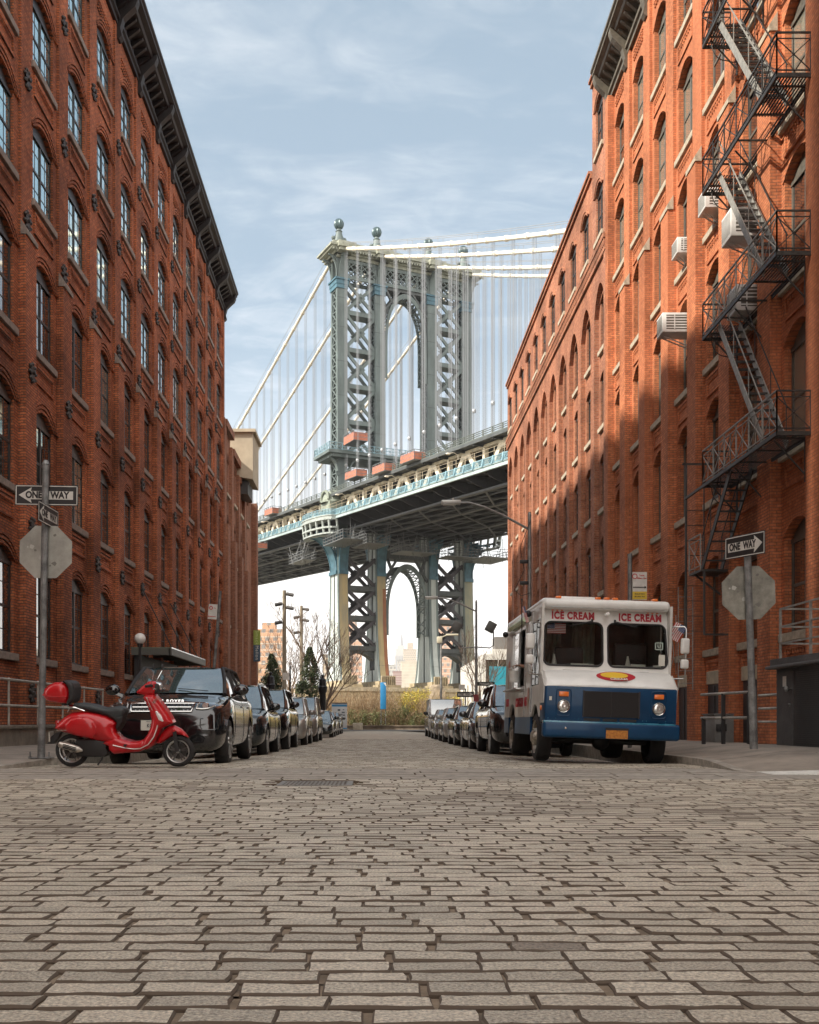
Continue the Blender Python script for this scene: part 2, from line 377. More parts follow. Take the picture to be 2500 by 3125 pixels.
# pavements
def hl(x, y): return .13 * smooth((y - 14.0) / 1.9) + .01 - .12 * smooth((y - 18) / 30)
def hr(x, y): return .02 + .12 * smooth((y - 13.4) / 2.2) + .13 * smooth((x - 4.9) / 1.2) * smooth((24 - y) / 5) * smooth((y - 13.3) / 1.6) - .12 * smooth((y - 22) / 30)
def sidewalk(sgn, h, y0, rc, kerb_h):
    mb = MB(); kb = MB(); x0 = 4.8
    ys = [y0 + i * .25 for i in range(28)]; yy = ys[-1] + 1
    while yy < 81: ys.append(yy); yy += 1.6
    ys.append(80.6)
    xs = [0, .16] + [.16 + .45 * i for i in range(1, 12)]
    rows = []
    for y in ys:
        t = (y - y0) / rc; off = rc * (1 - math.sqrt(max(0, 1 - (1 - t) ** 2))) if t < 1 else 0
        rows.append([(sgn * (x0 + off + a), y, h(x0 + off + a, y)) for a in xs])
    nx = len(xs); pts = [p for r in rows for p in r]
    F1 = [(j * nx + i, j * nx + i + 1, (j + 1) * nx + i + 1, (j + 1) * nx + i) for j in range(len(ys) - 1) for i in range(1, nx - 1)]
    mb.add(pts, F1, 0, True)
    # outer reach along the cross street
    mb.add([(sgn * (x0 + rc + .2), y0, h(x0 + rc, y0)), (sgn * 40, y0, h(12, y0)), (sgn * 40, y0 + 4, h(12, y0 + 4)), (sgn * 9.0, y0 + 4, h(9, y0 + 4))], [(0, 1, 2, 3)], 0)
    for j in range(len(ys) - 1):
        a, b, c, d = rows[j][0], rows[j][1], rows[j + 1][1], rows[j + 1][0]
        kb.quad(a, b, c, d); kb.quad((a[0], a[1], -.4), a, d, (d[0], d[1], -.4))
    p = rows[0][0]; kb.box(p[0], sgn * 40, y0 - .16, y0, -.3, h(9, y0) + .012)
    return mb, kb
mb, kb = sidewalk(-1, hl, 14.0, 2.2, .13); tag(mb.build('pavement', concrete), kind='structure'); tag(kb.build('kerb', granite), kind='structure')
mb, kb = sidewalk(1, hr, 13.1, 1.1, .13); tag(mb.build('pavement', M('pavement_right', (.255, .215, .175), .85, noise=(1.4, .3), bump=(30, .3))), kind='structure'); tag(kb.build('kerb', granite), kind='structure')
# joints scored in the pavement, kerb ramps with pimpled pads
mb = MB()
for x in (-6.4, -7.9): mb.box(x, x + .012, 15.8, 79, -.2, -.19)
tactile = M('white_pad', (.62, .60, .55), .7, noise=(9, .2))
def pad(name, x0, x1, y0, y1, h, sg, lab):
    mb = MB(); n = 14
    c = [(sg * x0, y0), (sg * x1, y0), (sg * x1, y1), (sg * x0, y1)]
    mb.add([(x, y, h(abs(x), y) + .006) for x, y in c] + [(x, y, h(abs(x), y) - .05) for x, y in c], [(0, 1, 2, 3), (0, 1, 5, 4), (1, 2, 6, 5), (2, 3, 7, 6), (3, 0, 4, 7)])
    for i in range(int((x1 - x0) / .06)):
        for j in range(int((y1 - y0) / .06)):
            x = sg * (x0 + .03 + i * .06); y = y0 + .03 + j * .06
            mb.cyl((x, y, h(abs(x), y) + .002), (x, y, h(abs(x), y) + .013), .012, 6)
    tag(mb.build(name, tactile), lab, 'kerb ramp pad')
pad('tactile_pad', 5.0, 6.1, 13.16, 13.75, hr, 1, 'white pimpled ramp pad at the right pavement corner')
pad('tactile_pad', 5.15, 6.6, 14.03, 14.4, hl, -1, 'white pimpled ramp pad at the left pavement corner')
# drain grate
iron = M('cast_iron', (.07, .06, .055), .55, .6, noise=(20, .3))
mb = MB(); mb.box(-1.07, -.25, 11.28, 11.34, -.02, .006); mb.box(-1.07, -.25, 12.06, 12.12, -.02, .006); mb.box(-1.07, -1.01, 11.34, 12.06, -.02, .006); mb.box(-.31, -.25, 11.34, 12.06, -.02, .006)
for i in range(16): x = -1.0 + i * .045; mb.box(x, x + .022, 11.34, 12.06, -.03, .002)
for y in (11.52, 11.7, 11.88): mb.box(-1.01, -.31, y - .012, y + .012, -.03, .004)
tag(mb.build('drain_grate', M('grate_iron', (.22, .20, .175), .5, .5, noise=(20, .3))), 'iron drain grate set in the cobbles left of centre', 'grate')

# scored joints and patches on the pavements
cutm = M('joint_dark', (.09, .075, .06), .95)
for x in (6.3, 7.7):
    m_ = MB(); m_.add([(x, yy, hr(x, yy) + .003) for yy in (13.6, 15, 17, 20, 24, 30, 40)] + [(x + .018, yy, hr(x + .018, yy) + .003) for yy in (13.6, 15, 17, 20, 24, 30, 40)], [(i, i + 1, 8 + i, 7 + i) for i in range(6)]); tag(m_.build('pavement_joint', cutm), kind='structure')
    m_ = MB(); m_.add([(-x, yy, hl(x, yy) + .003) for yy in (14.6, 15.5, 17, 20, 24, 30, 40)] + [(-x - .018, yy, hl(x, yy) + .003) for yy in (14.6, 15.5, 17, 20, 24, 30, 40)], [(i, i + 1, 8 + i, 7 + i) for i in range(6)]); tag(m_.build('pavement_joint', cutm), kind='structure')
for yy in (15.2, 16.7, 18.2, 19.8, 21.5, 23.5, 26):
    m_ = MB(); xs_ = [5.0 + .3 * i for i in range(14)]; m_.add([(x, yy, hr(x, yy) + .004) for x in xs_] + [(x, yy + .018, hr(x, yy + .018) + .004) for x in xs_], [(i, i + 1, 15 + i, 14 + i) for i in range(13)]); tag(m_.build('pavement_joint', cutm), kind='structure')
    m_ = MB(); m_.add([(-x, yy + .4, hl(x, yy + .4) + .004) for x in xs_] + [(-x, yy + .418, hl(x, yy + .418) + .004) for x in xs_], [(i, i + 1, 15 + i, 14 + i) for i in range(13)]); tag(m_.build('pavement_joint', cutm), kind='structure')
# ================================================================ brick buildings
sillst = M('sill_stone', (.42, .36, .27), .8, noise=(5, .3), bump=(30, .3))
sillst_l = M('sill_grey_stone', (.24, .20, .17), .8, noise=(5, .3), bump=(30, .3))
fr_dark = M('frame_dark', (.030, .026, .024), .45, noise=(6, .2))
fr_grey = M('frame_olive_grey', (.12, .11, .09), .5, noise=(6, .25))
def glassmat(name, c, rough=.03, spec=1.0, coat=1.0, bump=.10):
    m = M(name, c, rough, 0, bump=(1.3, bump, .006), spec=spec, coat=coat)
    m.node_tree.nodes['Principled BSDF'].inputs['IOR'].default_value = 1.9
    return m
pane_m = [glassmat('pane_dark', (.012, .012, .012)), glassmat('pane_blue', (.42, .66, .68), .04), glassmat('pane_blind', (.20, .20, .16), .1, .6, .8)]
pane_m[1].node_tree.nodes['Principled BSDF'].inputs['Metallic'].default_value = .82
roofm = M('roof_tar', (.10, .095, .09), .9)
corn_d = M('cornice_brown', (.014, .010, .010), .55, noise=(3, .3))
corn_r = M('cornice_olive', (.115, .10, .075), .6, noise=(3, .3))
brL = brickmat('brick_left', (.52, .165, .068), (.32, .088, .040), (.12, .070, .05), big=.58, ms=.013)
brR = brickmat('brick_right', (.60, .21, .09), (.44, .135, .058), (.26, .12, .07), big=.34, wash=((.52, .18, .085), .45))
brF = brickmat('brick_far', (.42, .165, .09), (.27, .085, .05), (.34, .22, .15), big=.45)
def arc(uc, w, zsp, rise, n=8, o=0):
    hw = w / 2 + o; r = rise + o
    return [(uc - hw + 2 * hw * i / n, zsp + r * (1 - (2 * i / n - 1) ** 2)) for i in range(n + 1)]
def cell(mb, Pf, u0, u1, z0, z1, uc, w, zs, zsp, rise, dep=.3, mi=0, rings=3, d0=0.0, rd=.035):
    a, b = uc - w / 2, uc + w / 2
    q = lambda p, r, s, t: mb.quad(Pf(*p), Pf(*r), Pf(*s), Pf(*t), mi)
    q((u0, d0, z0), (a, d0, z0), (a, d0, z1), (u0, d0, z1)); q((b, d0, z0), (u1, d0, z0), (u1, d0, z1), (b, d0, z1))
    q((a, d0, z0), (b, d0, z0), (b, d0, zs), (a, d0, zs))
    A = arc(uc, w, zsp, rise)
    for p, r in zip(A[:-1], A[1:]):
        q((p[0], d0, p[1]), (r[0], d0, r[1]), (r[0], d0, z1), (p[0], d0, z1))
        q((p[0], d0, p[1]), (r[0], d0, r[1]), (r[0], d0 - dep, r[1]), (p[0], d0 - dep, p[1]))
    q((a, d0, zs), (b, d0, zs), (b, d0 - dep, zs), (a, d0 - dep, zs))
    q((a, d0, zs), (a, d0, zsp), (a, d0 - dep, zsp), (a, d0 - dep, zs)); q((b, d0, zs), (b, d0, zsp), (b, d0 - dep, zsp), (b, d0 - dep, zs))
    for k in range(rings):
        o1, o2 = .02 + k * .12, .10 + k * .12; dd = d0 + rd * (1 + k * .5)
        A1, A2 = arc(uc, w, zsp, rise, 8, o1), arc(uc, w, zsp, rise, 8, o2)
        for i in range(8):
            p, r, s, t = A1[i], A1[i + 1], A2[i + 1], A2[i]
            q((p[0], dd, p[1]), (r[0], dd, r[1]), (s[0], dd, s[1]), (t[0], dd, t[1]))
            q((p[0], dd, p[1]), (r[0], dd, r[1]), (r[0], d0, r[1]), (p[0], d0, p[1]))
            q((t[0], dd, t[1]), (s[0], dd, s[1]), (s[0], d0, s[1]), (t[0], d0, t[1]))
        p, t = A1[0], A2[0]; q((p[0], dd, p[1]), (t[0], dd, t[1]), (t[0], d0, t[1]), (p[0], d0, p[1]))
        p, t = A1[-1], A2[-1]; q((p[0], dd, p[1]), (t[0], dd, t[1]), (t[0], d0, t[1]), (p[0], d0, p[1]))
def ubox(mb, Pf, u0, u1, d0, d1, z0, z1, mi=0):
    a = Pf(u0, d0, z0); b = Pf(u1, d1, z1); mb.box(a[0], b[0], a[1], b[1], a[2], b[2], mi)
WIN = {}
def make_window(key, w, hs, rise, frame, pane, sill, munt=True, sl=.10, sw=.3, dp=.08):
    """local x = along the wall, y = outward, z up from the sill; returns template spec"""
    if key in WIN: return WIN[key]
    f = MB(); t = .075; yb, yf = -dp - .1, -dp
    a = w / 2; zt = hs
    f.box(-a, -a + t, yb, yf, 0, zt); f.box(a - t, a, yb, yf, 0, zt); f.box(-a, a, yb, yf, 0, t)
    f.box(-.05, .05, yb, yf + .005, t, zt); mz = zt * .50
    for s in (-1, 1):
        x0, x1 = (t - a, -.055) if s < 0 else (.055, a - t)
        f.box(x0, x1, yb, yf - .003, mz - .035, mz + .035)
        if munt:
            xm = (x0 + x1) / 2
            f.box(xm - .012, xm + .012, yb, yf - .016, t, zt - t)
            for q in (.25, .75): f.box(x0, x1, yb, yf - .015, zt * q - .012, zt * q + .012)
    A = arc(0, w, zt - t, rise + t)
    f.prism([(-a, zt - t)] + A[1:-1] + [(a, zt - t)], yf - .03, yf - .008, 'xz')
    f.box(-a, a, yf - .004, yf + .02, zt - t * 1.6, zt - t * .4)
    p = MB(); p.box(-a + .02, a - .02, yb - .02, yf - .024, .02, zt - .02)
    s_ = MB(); s_.bbox(-w / 2 - sw / 2, w / 2 + sw / 2, -dp - .12, sl, -.20, -.004, .012, 0, 1)
    fo = f.build('window', frame); po = p.build('pane', pane, fo); so_ = s_.build('sill', sill, fo)
    WIN[key] = fo; fo['_u'] = 0
    return fo
used_w = set()
def put_window(key, bld, sgn, u, X, z, spec):
    first = make_window(key, **spec)
    o = first if key not in used_w else copy_tree(first)
    used_w.add(key)
    if '_u' in o: del o['_u']
    o.parent = bld
    I = WM[bld].inverted(); o.location = I @ Vector((X, u, z)); o.rotation_euler = (0, 0, R(-90) if sgn < 0 else R(90))
    return o
def corbel(mb, Pf, uc, w, z, d, mi=0):
    for r in range(3):
        n = int(w / .16)
        for i in range(n):
            u = uc - w / 2 + .16 * i + (.08 if r % 2 else 0); ubox(mb, Pf, u, u + .085, d, d + .05, z + r * .16, z + r * .16 + .085, mi)
# ---------------- left building
W0 = 9.5
LB = thing('brick_warehouse', 'tall red brick warehouse lining the left side of the street under a dark bracketed cornice', 'warehouse', (-W0, 16, 0))
PL = lambda u, d, z: (-W0 + d, u, z)
bay = 3.36; cs = [30.0 + bay * k for k in range(-4, 11)]
sills = [2.47, 6.88, 11.05, 15.15, 18.97, 22.65]; tops = [5.20, 9.45, 13.60, 17.5, 21.1, 24.75]; RZ = 26.1
zb = [0, 5.9, 10.1, 14.2, 18.1, 21.75, RZ]; ww = 1.82; rise = .30
mb = MB(); u0 = 14.88; uend = cs[-1] + bay / 2
cap = MB(); anch = None
def rosette():
    m = MB(); 
    m.cyl((0, 0, 0), (0, .05, 0), .10, 10); m.cyl((0, .05, 0), (0, .12, 0), .05, 8)
    for k in range(8):
        a = k * math.pi / 4; m.bar((0, .03, 0), (.24 * math.cos(a), .03, .24 * math.sin(a)), .085, .05, up=(0, 1, 0)); m.sph((.23 * math.cos(a), .04, .23 * math.sin(a)), .055, 6)
    return m
n_win = 0
for ci, c in enumerate(cs):
    a, b = c - bay / 2, c + bay / 2
    for i in range(6):
        zt = tops[i] - rise
        cell(mb, PL, a, b, zb[i], zb[i + 1], c, ww, sills[i], zt, rise)
        if i > 0:
            pz = sills[i] - .28   # sunk panel under the sill
            for (x0, x1, y0, y1) in ((-.85, .85, -.08, 0), (-.85, .85, -.62, -.54), (-.85, -.77, -.54, -.08), (.77, .85, -.54, -.08)):
                ubox(mb, PL, c + x0, c + x1, .002, .05, pz + y0, pz + y1)
            ubox(mb, PL, c - .7, c + .7, .05, .075, pz - .2, pz - .13)
        q = rnd.random()
        key = ('L', i, 1 if i > 3 or (i == 3 and q < .8) or (i == 2 and q < .25) else (0 if q < .9 else 2))
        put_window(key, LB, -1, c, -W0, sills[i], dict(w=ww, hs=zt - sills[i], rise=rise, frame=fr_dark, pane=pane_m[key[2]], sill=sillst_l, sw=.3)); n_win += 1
    corbel(mb, PL, c, 1.9, 25.05, .002)
    pw = .82
    u = a
    ubox(mb, PL, u - pw / 2, u + pw / 2, -.02, .08, 0, RZ)
    ubox(mb, PL, u - pw / 2 - .03, u + pw / 2 + .03, .08, .21, 0, 13.65)
    cap.prism([(.2, 13.65), (.49, 13.65), (.49, 13.78), (.2, 14.15)], u - pw / 2 - .15, u + pw / 2 + .15, 'yz') if False else None
# end pilaster, ends, roof
ubox(mb, PL, uend - .45, uend + .05, -.02, .12, 0, RZ)
mb.quad((-W0, u0, 0), (-W0 - 22, u0, 0), (-W0 - 22, u0, RZ), (-W0, u0, RZ)); mb.quad((-W0, uend, 0), (-W0 - 22, uend, 0), (-W0 - 22, uend, RZ), (-W0, uend, RZ))
mb.quad((-W0 - 22, u0, 0), (-W0 - 22, uend, 0), (-W0 - 22, uend, RZ), (-W0 - 22, u0, RZ)); mb.quad((-W0, u0, RZ - .01), (-W0, uend, RZ - .01), (-W0 - 22, uend, RZ - .01), (-W0 - 22, u0, RZ - .01))
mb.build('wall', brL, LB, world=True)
cm = MB(); cm.add([(-.47, 0.08, 0), (.47, .08, 0), (.47, .25, 0), (-.47, .25, 0), (-.47, .08, .4), (.47, .08, .4), (.47, .25, .12), (-.47, .25, .12)], [(0, 1, 2, 3), (4, 5, 6, 7), (0, 1, 5, 4), (1, 2, 6, 5), (2, 3, 7, 6), (3, 0, 4, 7)])
c0 = cm.build('pilaster_cap', sillst_l, LB); an0 = rosette().build('wall_anchor', iron, LB)
first = True
I = WM[LB].inverted()
for ci, c in enumerate(cs):
    u = c - bay / 2
    o = c0 if first else copy_tree(c0, parent=LB)
    o.location = I @ Vector((-W0, u, 13.65)); o.rotation_euler = (0, 0, R(-90))
    for i, s in enumerate(sills):
        if ci == 0: continue
        o = an0 if (ci == 1 and i == 0) else copy_tree(an0, parent=LB)
        o.location = I @ Vector((-W0 + (.21 if s - .95 < 13.6 else .08), u, s - .95 if i else 1.45)); o.rotation_euler = (0, rnd.uniform(0, .5), R(-90))
    first = False
# cornice
def cornice(PfX, sgn, X0, ua, ub, z, D, H, mat_, parent, step, big, name='cornice'):
    m = MB()
    prof = [(0, 0), (.12, 0), (.12, .16), (.2, .2), (.2, .34), (.1, .36), (.1, H * .55), (D * .72, H * .66), (D * .78, H * .74), (D, H * .80), (D, H * .88), (D + .07, H * .92), (D + .07, H), (0, H)]
    m.prism([(sgn * (X0 - d), z + h) for d, h in prof], ua, ub, 'xz') if False else m.add(
        [(sgn * (X0 - d), uu, z + h) for uu in (ua, ub) for d, h in prof],
        [tuple(range(len(prof))), tuple(range(2 * len(prof) - 1, len(prof) - 1, -1))] + [(i, len(prof) + i, len(prof) + (i + 1) % len(prof), (i + 1) % len(prof)) for i in range(len(prof))])
    u = ua + .3
    while u < ub - .2:
        X = lambda d: sgn * (X0 - d)
        m.add([(X(.1), u - .07, z + H * .35), (X(.1), u + .07, z + H * .35), (X(D * .62), u + .07, z + H * .60), (X(D * .62), u - .07, z + H * .60), (X(.1), u - .07, z + H * .75), (X(.1), u + .07, z + H * .75), (X(D * .70), u + .07, z + H * .75), (X(D * .70), u - .07, z + H * .75)],
              [(0, 1, 2, 3), (4, 5, 6, 7), (0, 1, 5, 4), (1, 2, 6, 5), (2, 3, 7, 6), (3, 0, 4, 7)])
        u += step
    o = m.build(name, mat_, parent, world=True)
    u = big[0]
    k = None
    while u < ub:
        b = MB(); t = .16
        pts = [(0, -.5), (.16, -.5), (.26, -.38), (.2, -.1), (.3, .25), (.55, .5), (D * .85, H * .5), (D * .95, H * .66), (D * .95, H * .8), (0, H * .8)]
        b.add([(sgn * (X0 - d), u + s * t, z + h) for s in (-1, 1) for d, h in pts], [tuple(range(10)), tuple(range(19, 9, -1))] + [(i, 10 + i, 10 + (i + 1) % 10, (i + 1) % 10) for i in range(10)])
        b.build('cornice_bracket', mat_, o if False else parent, world=True); u += big[1]
    return o
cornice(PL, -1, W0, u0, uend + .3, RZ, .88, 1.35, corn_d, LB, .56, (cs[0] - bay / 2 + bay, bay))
# lower continuation of the same side
LB2 = thing('brick_warehouse', 'lower brick warehouse wing beyond the cornice at the far left end of the street', 'warehouse', (-W0, uend, 0))
mb = MB(); ue2 = 81.5; H2 = 19.4; H3 = 17.4
c2 = [uend + 1.7 + bay * k for k in range(4)]
cs2 = [c for c in c2]
for ci, c in enumerate(c2):
    Ht = H2 if ci < 1 else (18.4 if ci < 2 else H3)
    a, b = c - bay / 2, c + bay / 2
    zb2 = [0, 5.9, 10.1, 14.2, Ht]
    for i in range(4):
        cell(mb, PL, a, b, zb2[i], zb2[i + 1], c, 1.2, sills[i], min(tops[i], Ht - .5) - .2, .2)
        put_window(('L2', i, int(Ht)), LB2, -1, c, -W0, sills[i], dict(w=1.2, hs=min(tops[i], Ht - .5) - .2 - sills[i], rise=.2, frame=fr_dark, pane=pane_m[0], sill=sillst, munt=False, sl=.2))
    ubox(mb, PL, a - .45, a + .45, -.02, .2, 0, Ht + .1); ubox(mb, PL, a - .5, a + .5, .2, .42, 0, 12.9 - ci * .5)
    ubox(mb, PL, a, b, .0, .3, Ht - .35, Ht + .12); mb.quad(PL(a, 0, Ht), PL(b, 0, Ht), PL(b, -22, Ht), PL(a, -22, Ht)); mb.quad(PL(b, 0, 0), PL(b, -22, 0), PL(b, -22, Ht), PL(b, 0, Ht))
ubox(mb, PL, ue2 - 2.9, ue2, -22, .0, 0, H3); ubox(mb, PL, ue2 - 1, ue2, 0, .4, 0, H3)
mb.build('wall', brickmat('brick_left_far', (.36, .15, .085), (.24, .085, .05), (.27, .18, .13), big=.35), LB2, world=True)
beige = M('beige_render', (.40, .34, .25), .8, noise=(1, .15))
BX = thing('roof_bulkhead', 'beige box shaped bulkhead jutting from the far end of the left brick warehouse', 'bulkhead', (-W0, 71, 17.5))
mb = MB(); X1, X2, Y1, Y2 = -W0 - .6, -8.4, 72.0, 75.6; Z1, Z2 = 17.3, 20.5
mb.add([(X1, Y1, Z1 + .3), (X2, Y1, Z1), (X2, Y2, Z1), (X1, Y2, Z1 + .3), (X1, Y1, Z2), (X2, Y1, Z2), (X2, Y2, Z2), (X1, Y2, Z2)], [(0, 1, 2, 3), (4, 5, 6, 7), (0, 1, 5, 4), (1, 2, 6, 5), (2, 3, 7, 6), (3, 0, 4, 7)]); mb.build('housing', beige, BX, world=True)
mb = MB(); mb.box(X1, X2 + .2, Y1 - .2, Y2 + .25, Z2 + .01, Z2 + .22); mb.build('coping', beige, BX, world=True)
mb = MB(); mb.box(X1 + .3, X2 - .4, Y1 + .5, Y2 - .3, Z1 - .9, Z1); mb.bar((X1, Y1 + .6, Z1 - 1.5), (X2 - .3, Y1 + .6, Z1 - .1), .14); mb.build('support', fr_dark, BX, world=True)
# ---------------- right building, near
RW = 9.66
RB = thing('brick_warehouse', 'sunlit orange painted brick warehouse on the right carrying the fire escape', 'warehouse', (RW, 16, 0))
PR = lambda u, d, z: (RW - d, u, z)
bay = 2.9; cr = [29.7 + bay * k for k in range(-5, 5)]
sillr = [2.75, 7.02, 10.95, 14.8, 18.56, 22.4]; topr = [5.35, 9.85, 13.75, 17.5, 21.2, 24.9]; RZ2 = 25.95
zb = [0, 6.1, 10.15, 14.0, 17.75, 21.5, RZ2]; ww = 1.52; rise = .36
mb = MB(); ua = cr[0] - bay / 2; ub = cr[-1] + bay / 2
lint = M('lintel_cream', (.50, .44, .32), .8, noise=(4, .2))
lm = MB(); cell_d = MB()
for ci, c in enumerate(cr):
    a, b = c - bay / 2, c + bay / 2
    wide = ci <= 3
    for i in range(6):
        w_ = ww + (.12 if wide else 0); zt = topr[i] - rise
        cell(mb, PR, a, b, zb[i], zb[i + 1], c, w_, sillr[i], zt, rise, rings=1, rd=.03)
        if i > 0 or True:
            pz = sillr[i] - .30
            for (x0, x1, y0, y1) in ((-.75, .75, -.08, 0), (-.75, -.67, -.5, -.08), (.67, .75, -.5, -.08), (-.75, .75, -.58, -.5)):
                ubox(mb, PR, c + x0, c + x1, .002, .045, pz + y0, pz + y1)
            for k in range(9): ubox(mb, PR, c - .62 + k * .145, c - .56 + k * .145, .002, .035, pz - .2, pz - .09)
        q = rnd.random(); key = ('R', i, wide, 0 if q < .68 else 2)
        put_window(key, RB, 1, c, RW, sillr[i], dict(w=w_, hs=zt - sillr[i], rise=rise, frame=fr_grey, pane=pane_m[key[3]], sill=sillst, munt=False, sw=.36, dp=.16))
    corbel(mb, PR, c, 1.5, 25.25, .002)
    pw = .86
    ubox(mb, PR, a - pw / 2, a + pw / 2, -.02, .10, 0, RZ2)
    ubox(mb, PR, a - pw / 2 + .01, a + pw / 2 - .01, .10, .27, 0, 17.1)
    if ci in (1,): ubox(mb, PR, a - pw / 2 - .1, a + pw / 2 + .1, .38, .5, 0, 24)
ubox(mb, PR, ub - .45, ub, -.02, .27, 0, RZ2)
mb.quad((RW, ua, 0), (RW + 22, ua, 0), (RW + 22, ua, RZ2), (RW, ua, RZ2)); mb.quad((RW, ub, 0), (RW + 22, ub, 0), (RW + 22, ub, RZ2), (RW, ub, RZ2)); mb.quad((RW, ua, RZ2 - .01), (RW, ub, RZ2 - .01), (RW + 22, ub, RZ2 - .01), (RW + 22, ua, RZ2 - .01))
mb.quad((RW + 22, ua, 0), (RW + 22, ub, 0), (RW + 22, ub, RZ2), (RW + 22, ua, RZ2))
mb.build('wall', brR, RB, world=True)
cm = MB(); cm.add([(-.46, 0.1, 0), (.46, .1, 0), (.46, .30, 0), (-.46, .30, 0), (-.46, .1, .45), (.46, .1, .45), (.46, .30, .14), (-.46, .30, .14)], [(0, 1, 2, 3), (4, 5, 6, 7), (0, 1, 5, 4), (1, 2, 6, 5), (2, 3, 7, 6), (3, 0, 4, 7)])
c0 = cm.build('pilaster_cap', sillst, RB); I = WM[RB].inverted()
for ci, c in enumerate(cr):
    o = c0 if ci == 0 else copy_tree(c0, parent=RB); o.location = I @ Vector((RW, c - bay / 2, 17.1)); o.rotation_euler = (0, 0, R(90))
cornice(PR, 1, RW, ua, ub + .1, RZ2, .8, 1.3, corn_r, RB, .5, (cr[0] - bay / 2 + bay, bay))
# ground floor doors with pale lintels
doorm = M('door_black', (.025, .02, .02), .5, noise=(5, .2))
for ci, c in enumerate(cr):
    if ci < 2 or ci > 7: continue
    m = MB(); m.bbox(RW - .05, RW + .1, c - .72, c + .72, 1.75, 2.12, .01, 0, 1); m.build('lintel', lint, RB, world=True)
    m = MB(); m.box(RW - .04, RW + .05, c - .6, c + .6, .1, 1.74); m.box(RW - .06, RW - .03, c - .04, c + .04, .1, 1.7); m.build('basement_door', doorm, RB, world=True)
# ---------------- right building, far: two volumes
bay = 2.91
RF = thing('brick_warehouse', 'tall narrow brown brick block stepping up between the orange warehouse and the arcaded one', 'warehouse', (RW, ub, 0))
mb = MB(); c3 = [ub + bay / 2, ]
RG = thing('brick_warehouse', 'long brick warehouse at the far right with tall arched bays and a corbelled band', 'warehouse', (RW, ub + bay, 0))
mg = MB()
cf = [ub + bay / 2 + bay * k for k in range(11)]
s3 = [2.4, 6.2, 9.7, 13.2, 16.5, 21.1, 24.0]; uend = cf[-1] + bay / 2
for ci, c in enumerate(cf):
    m_ = mb if ci < 1 else mg; B_ = RF if ci < 1 else RG
    a, b = c - bay / 2, c + bay / 2
    zb = [0, 5.0, 8.6, 12.2, 15.6, 19.9]
    for i in range(5):
        zt = (s3[i] + 2.05); cell(m_, PR, a, b, zb[i], zb[i + 1], c, 1.3, s3[i], zt, .22, rings=1)
        put_window(('F', i % 2), B_, 1, c, RW, s3[i], dict(w=1.3, hs=2.05, rise=.22, frame=fr_dark, pane=pane_m[0], sill=sillst, munt=False, sl=.12, sw=.3))
    # arcade in front
    D = .20; A = arc(c, bay - .74, 18.0, 1.15)
    for p, r in zip(A[:-1], A[1:]):
        m_.quad(PR(p[0], D, p[1]), PR(r[0], D, r[1]), PR(r[0], D, 19.95), PR(p[0], D, 19.95)); m_.quad(PR(p[0], D, p[1]), PR(r[0], D, r[1]), PR(r[0], 0, r[1]), PR(p[0], 0, p[1]))
    ubox(m_, PR, a, a + .37, -.01, D, 0, 19.95); ubox(m_, PR, b - .37, b, -.01, D, 0, 19.95)
    ubox(m_, PR, a - (0), b, 0, D + .10, 19.95, 20.15); ubox(m_, PR, a, b, 0, D + .16, 20.45, 20.65)
    for k in range(14): ubox(m_, PR, a + .05 + k * .208, a + .15 + k * .208, D, D + .13, 20.15, 20.45)
    ubox(m_, PR, a, b, D - .02, D + .04, 20.15, 20.45)
    PU = lambda u, d, z: PR(u, d + D, z)
    top = 24.35 if ci >= 1 else 28.2
    ztops = [(21.1, 20.65, 24.35)] + ([(24.8, 24.35, 28.2)] if ci < 1 else [])
    for (zs, z0, z1) in ztops:
        cell(m_, PU, a, b, z0, z1, c, 1.3, zs, zs + 1.95, .3, rings=2, rd=.06)
        put_window(('G', 0), B_, 1, c, RW - D, zs, dict(w=1.3, hs=1.95, rise=.3, frame=fr_dark, pane=pane_m[0], sill=sillst, munt=False, sl=.1, sw=.3))
    ubox(m_, PR, a, b, 0, D + .1, top, top + .18); ubox(m_, PR, a, b, 0, D + .18, top + .18, top + .3)
for (m_, B_, a, b, t, mt) in ((mb, RF, ub, ub + bay, 28.2, brF), (mg, RG, ub + bay, uend, 24.35, brickmat('brick_far2', (.44, .17, .088), (.28, .088, .05), (.33, .20, .13), big=.45))):
    a += .012; m_.quad(PR(a, -.05, 0), PR(a, -22, 0), PR(a, -22, t), PR(a, -.05, t)); m_.quad(PR(b, .20, 0), PR(b, -22, 0), PR(b, -22, t), PR(b, .20, t)); m_.quad(PR(a, .20, t), PR(b, .20, t), PR(b, -22, t), PR(a, -22, t))
    m_.quad(PR(a, -22, 0), PR(b, -22, 0), PR(b, -22, t), PR(a, -22, t))
    ubox(m_, PR, a - .02, a + .34, -.02, .27, 0, t) if B_ is RF else None
    m_.build('wall', mt, B_, world=True)
# ---------------- unseen tall block, added and shaped to shade the crossing
TB = thing('shade_block', 'unseen tall brick block added beyond the left corner to shade the crossing', 'building', (-48, -17, 0))
mb = MB(); mb.box(-46, -40, -42, -1.8, -.4, 84); mb.build('wall', brL, TB, world=True)
NB = thing('brick_warehouse', 'brick warehouse on the near side of the crossing behind the camera', 'warehouse', (-20, -20, 0))
mb = MB(); mb.box(-34, -9.6, -42, -1.5, -.4, 26); mb.build('wall', brL, NB, world=True)

NC = thing('brick_warehouse', 'unseen brick warehouse behind the camera at right, added to cut light from behind', 'warehouse', (20, -20, 0))
mb = MB(); mb.box(9.8, 34, -42, -1.5, -.4, 24); mb.build('wall', brL, NC, world=True)  # unseen volume, added to reduce sky light from behind the camera
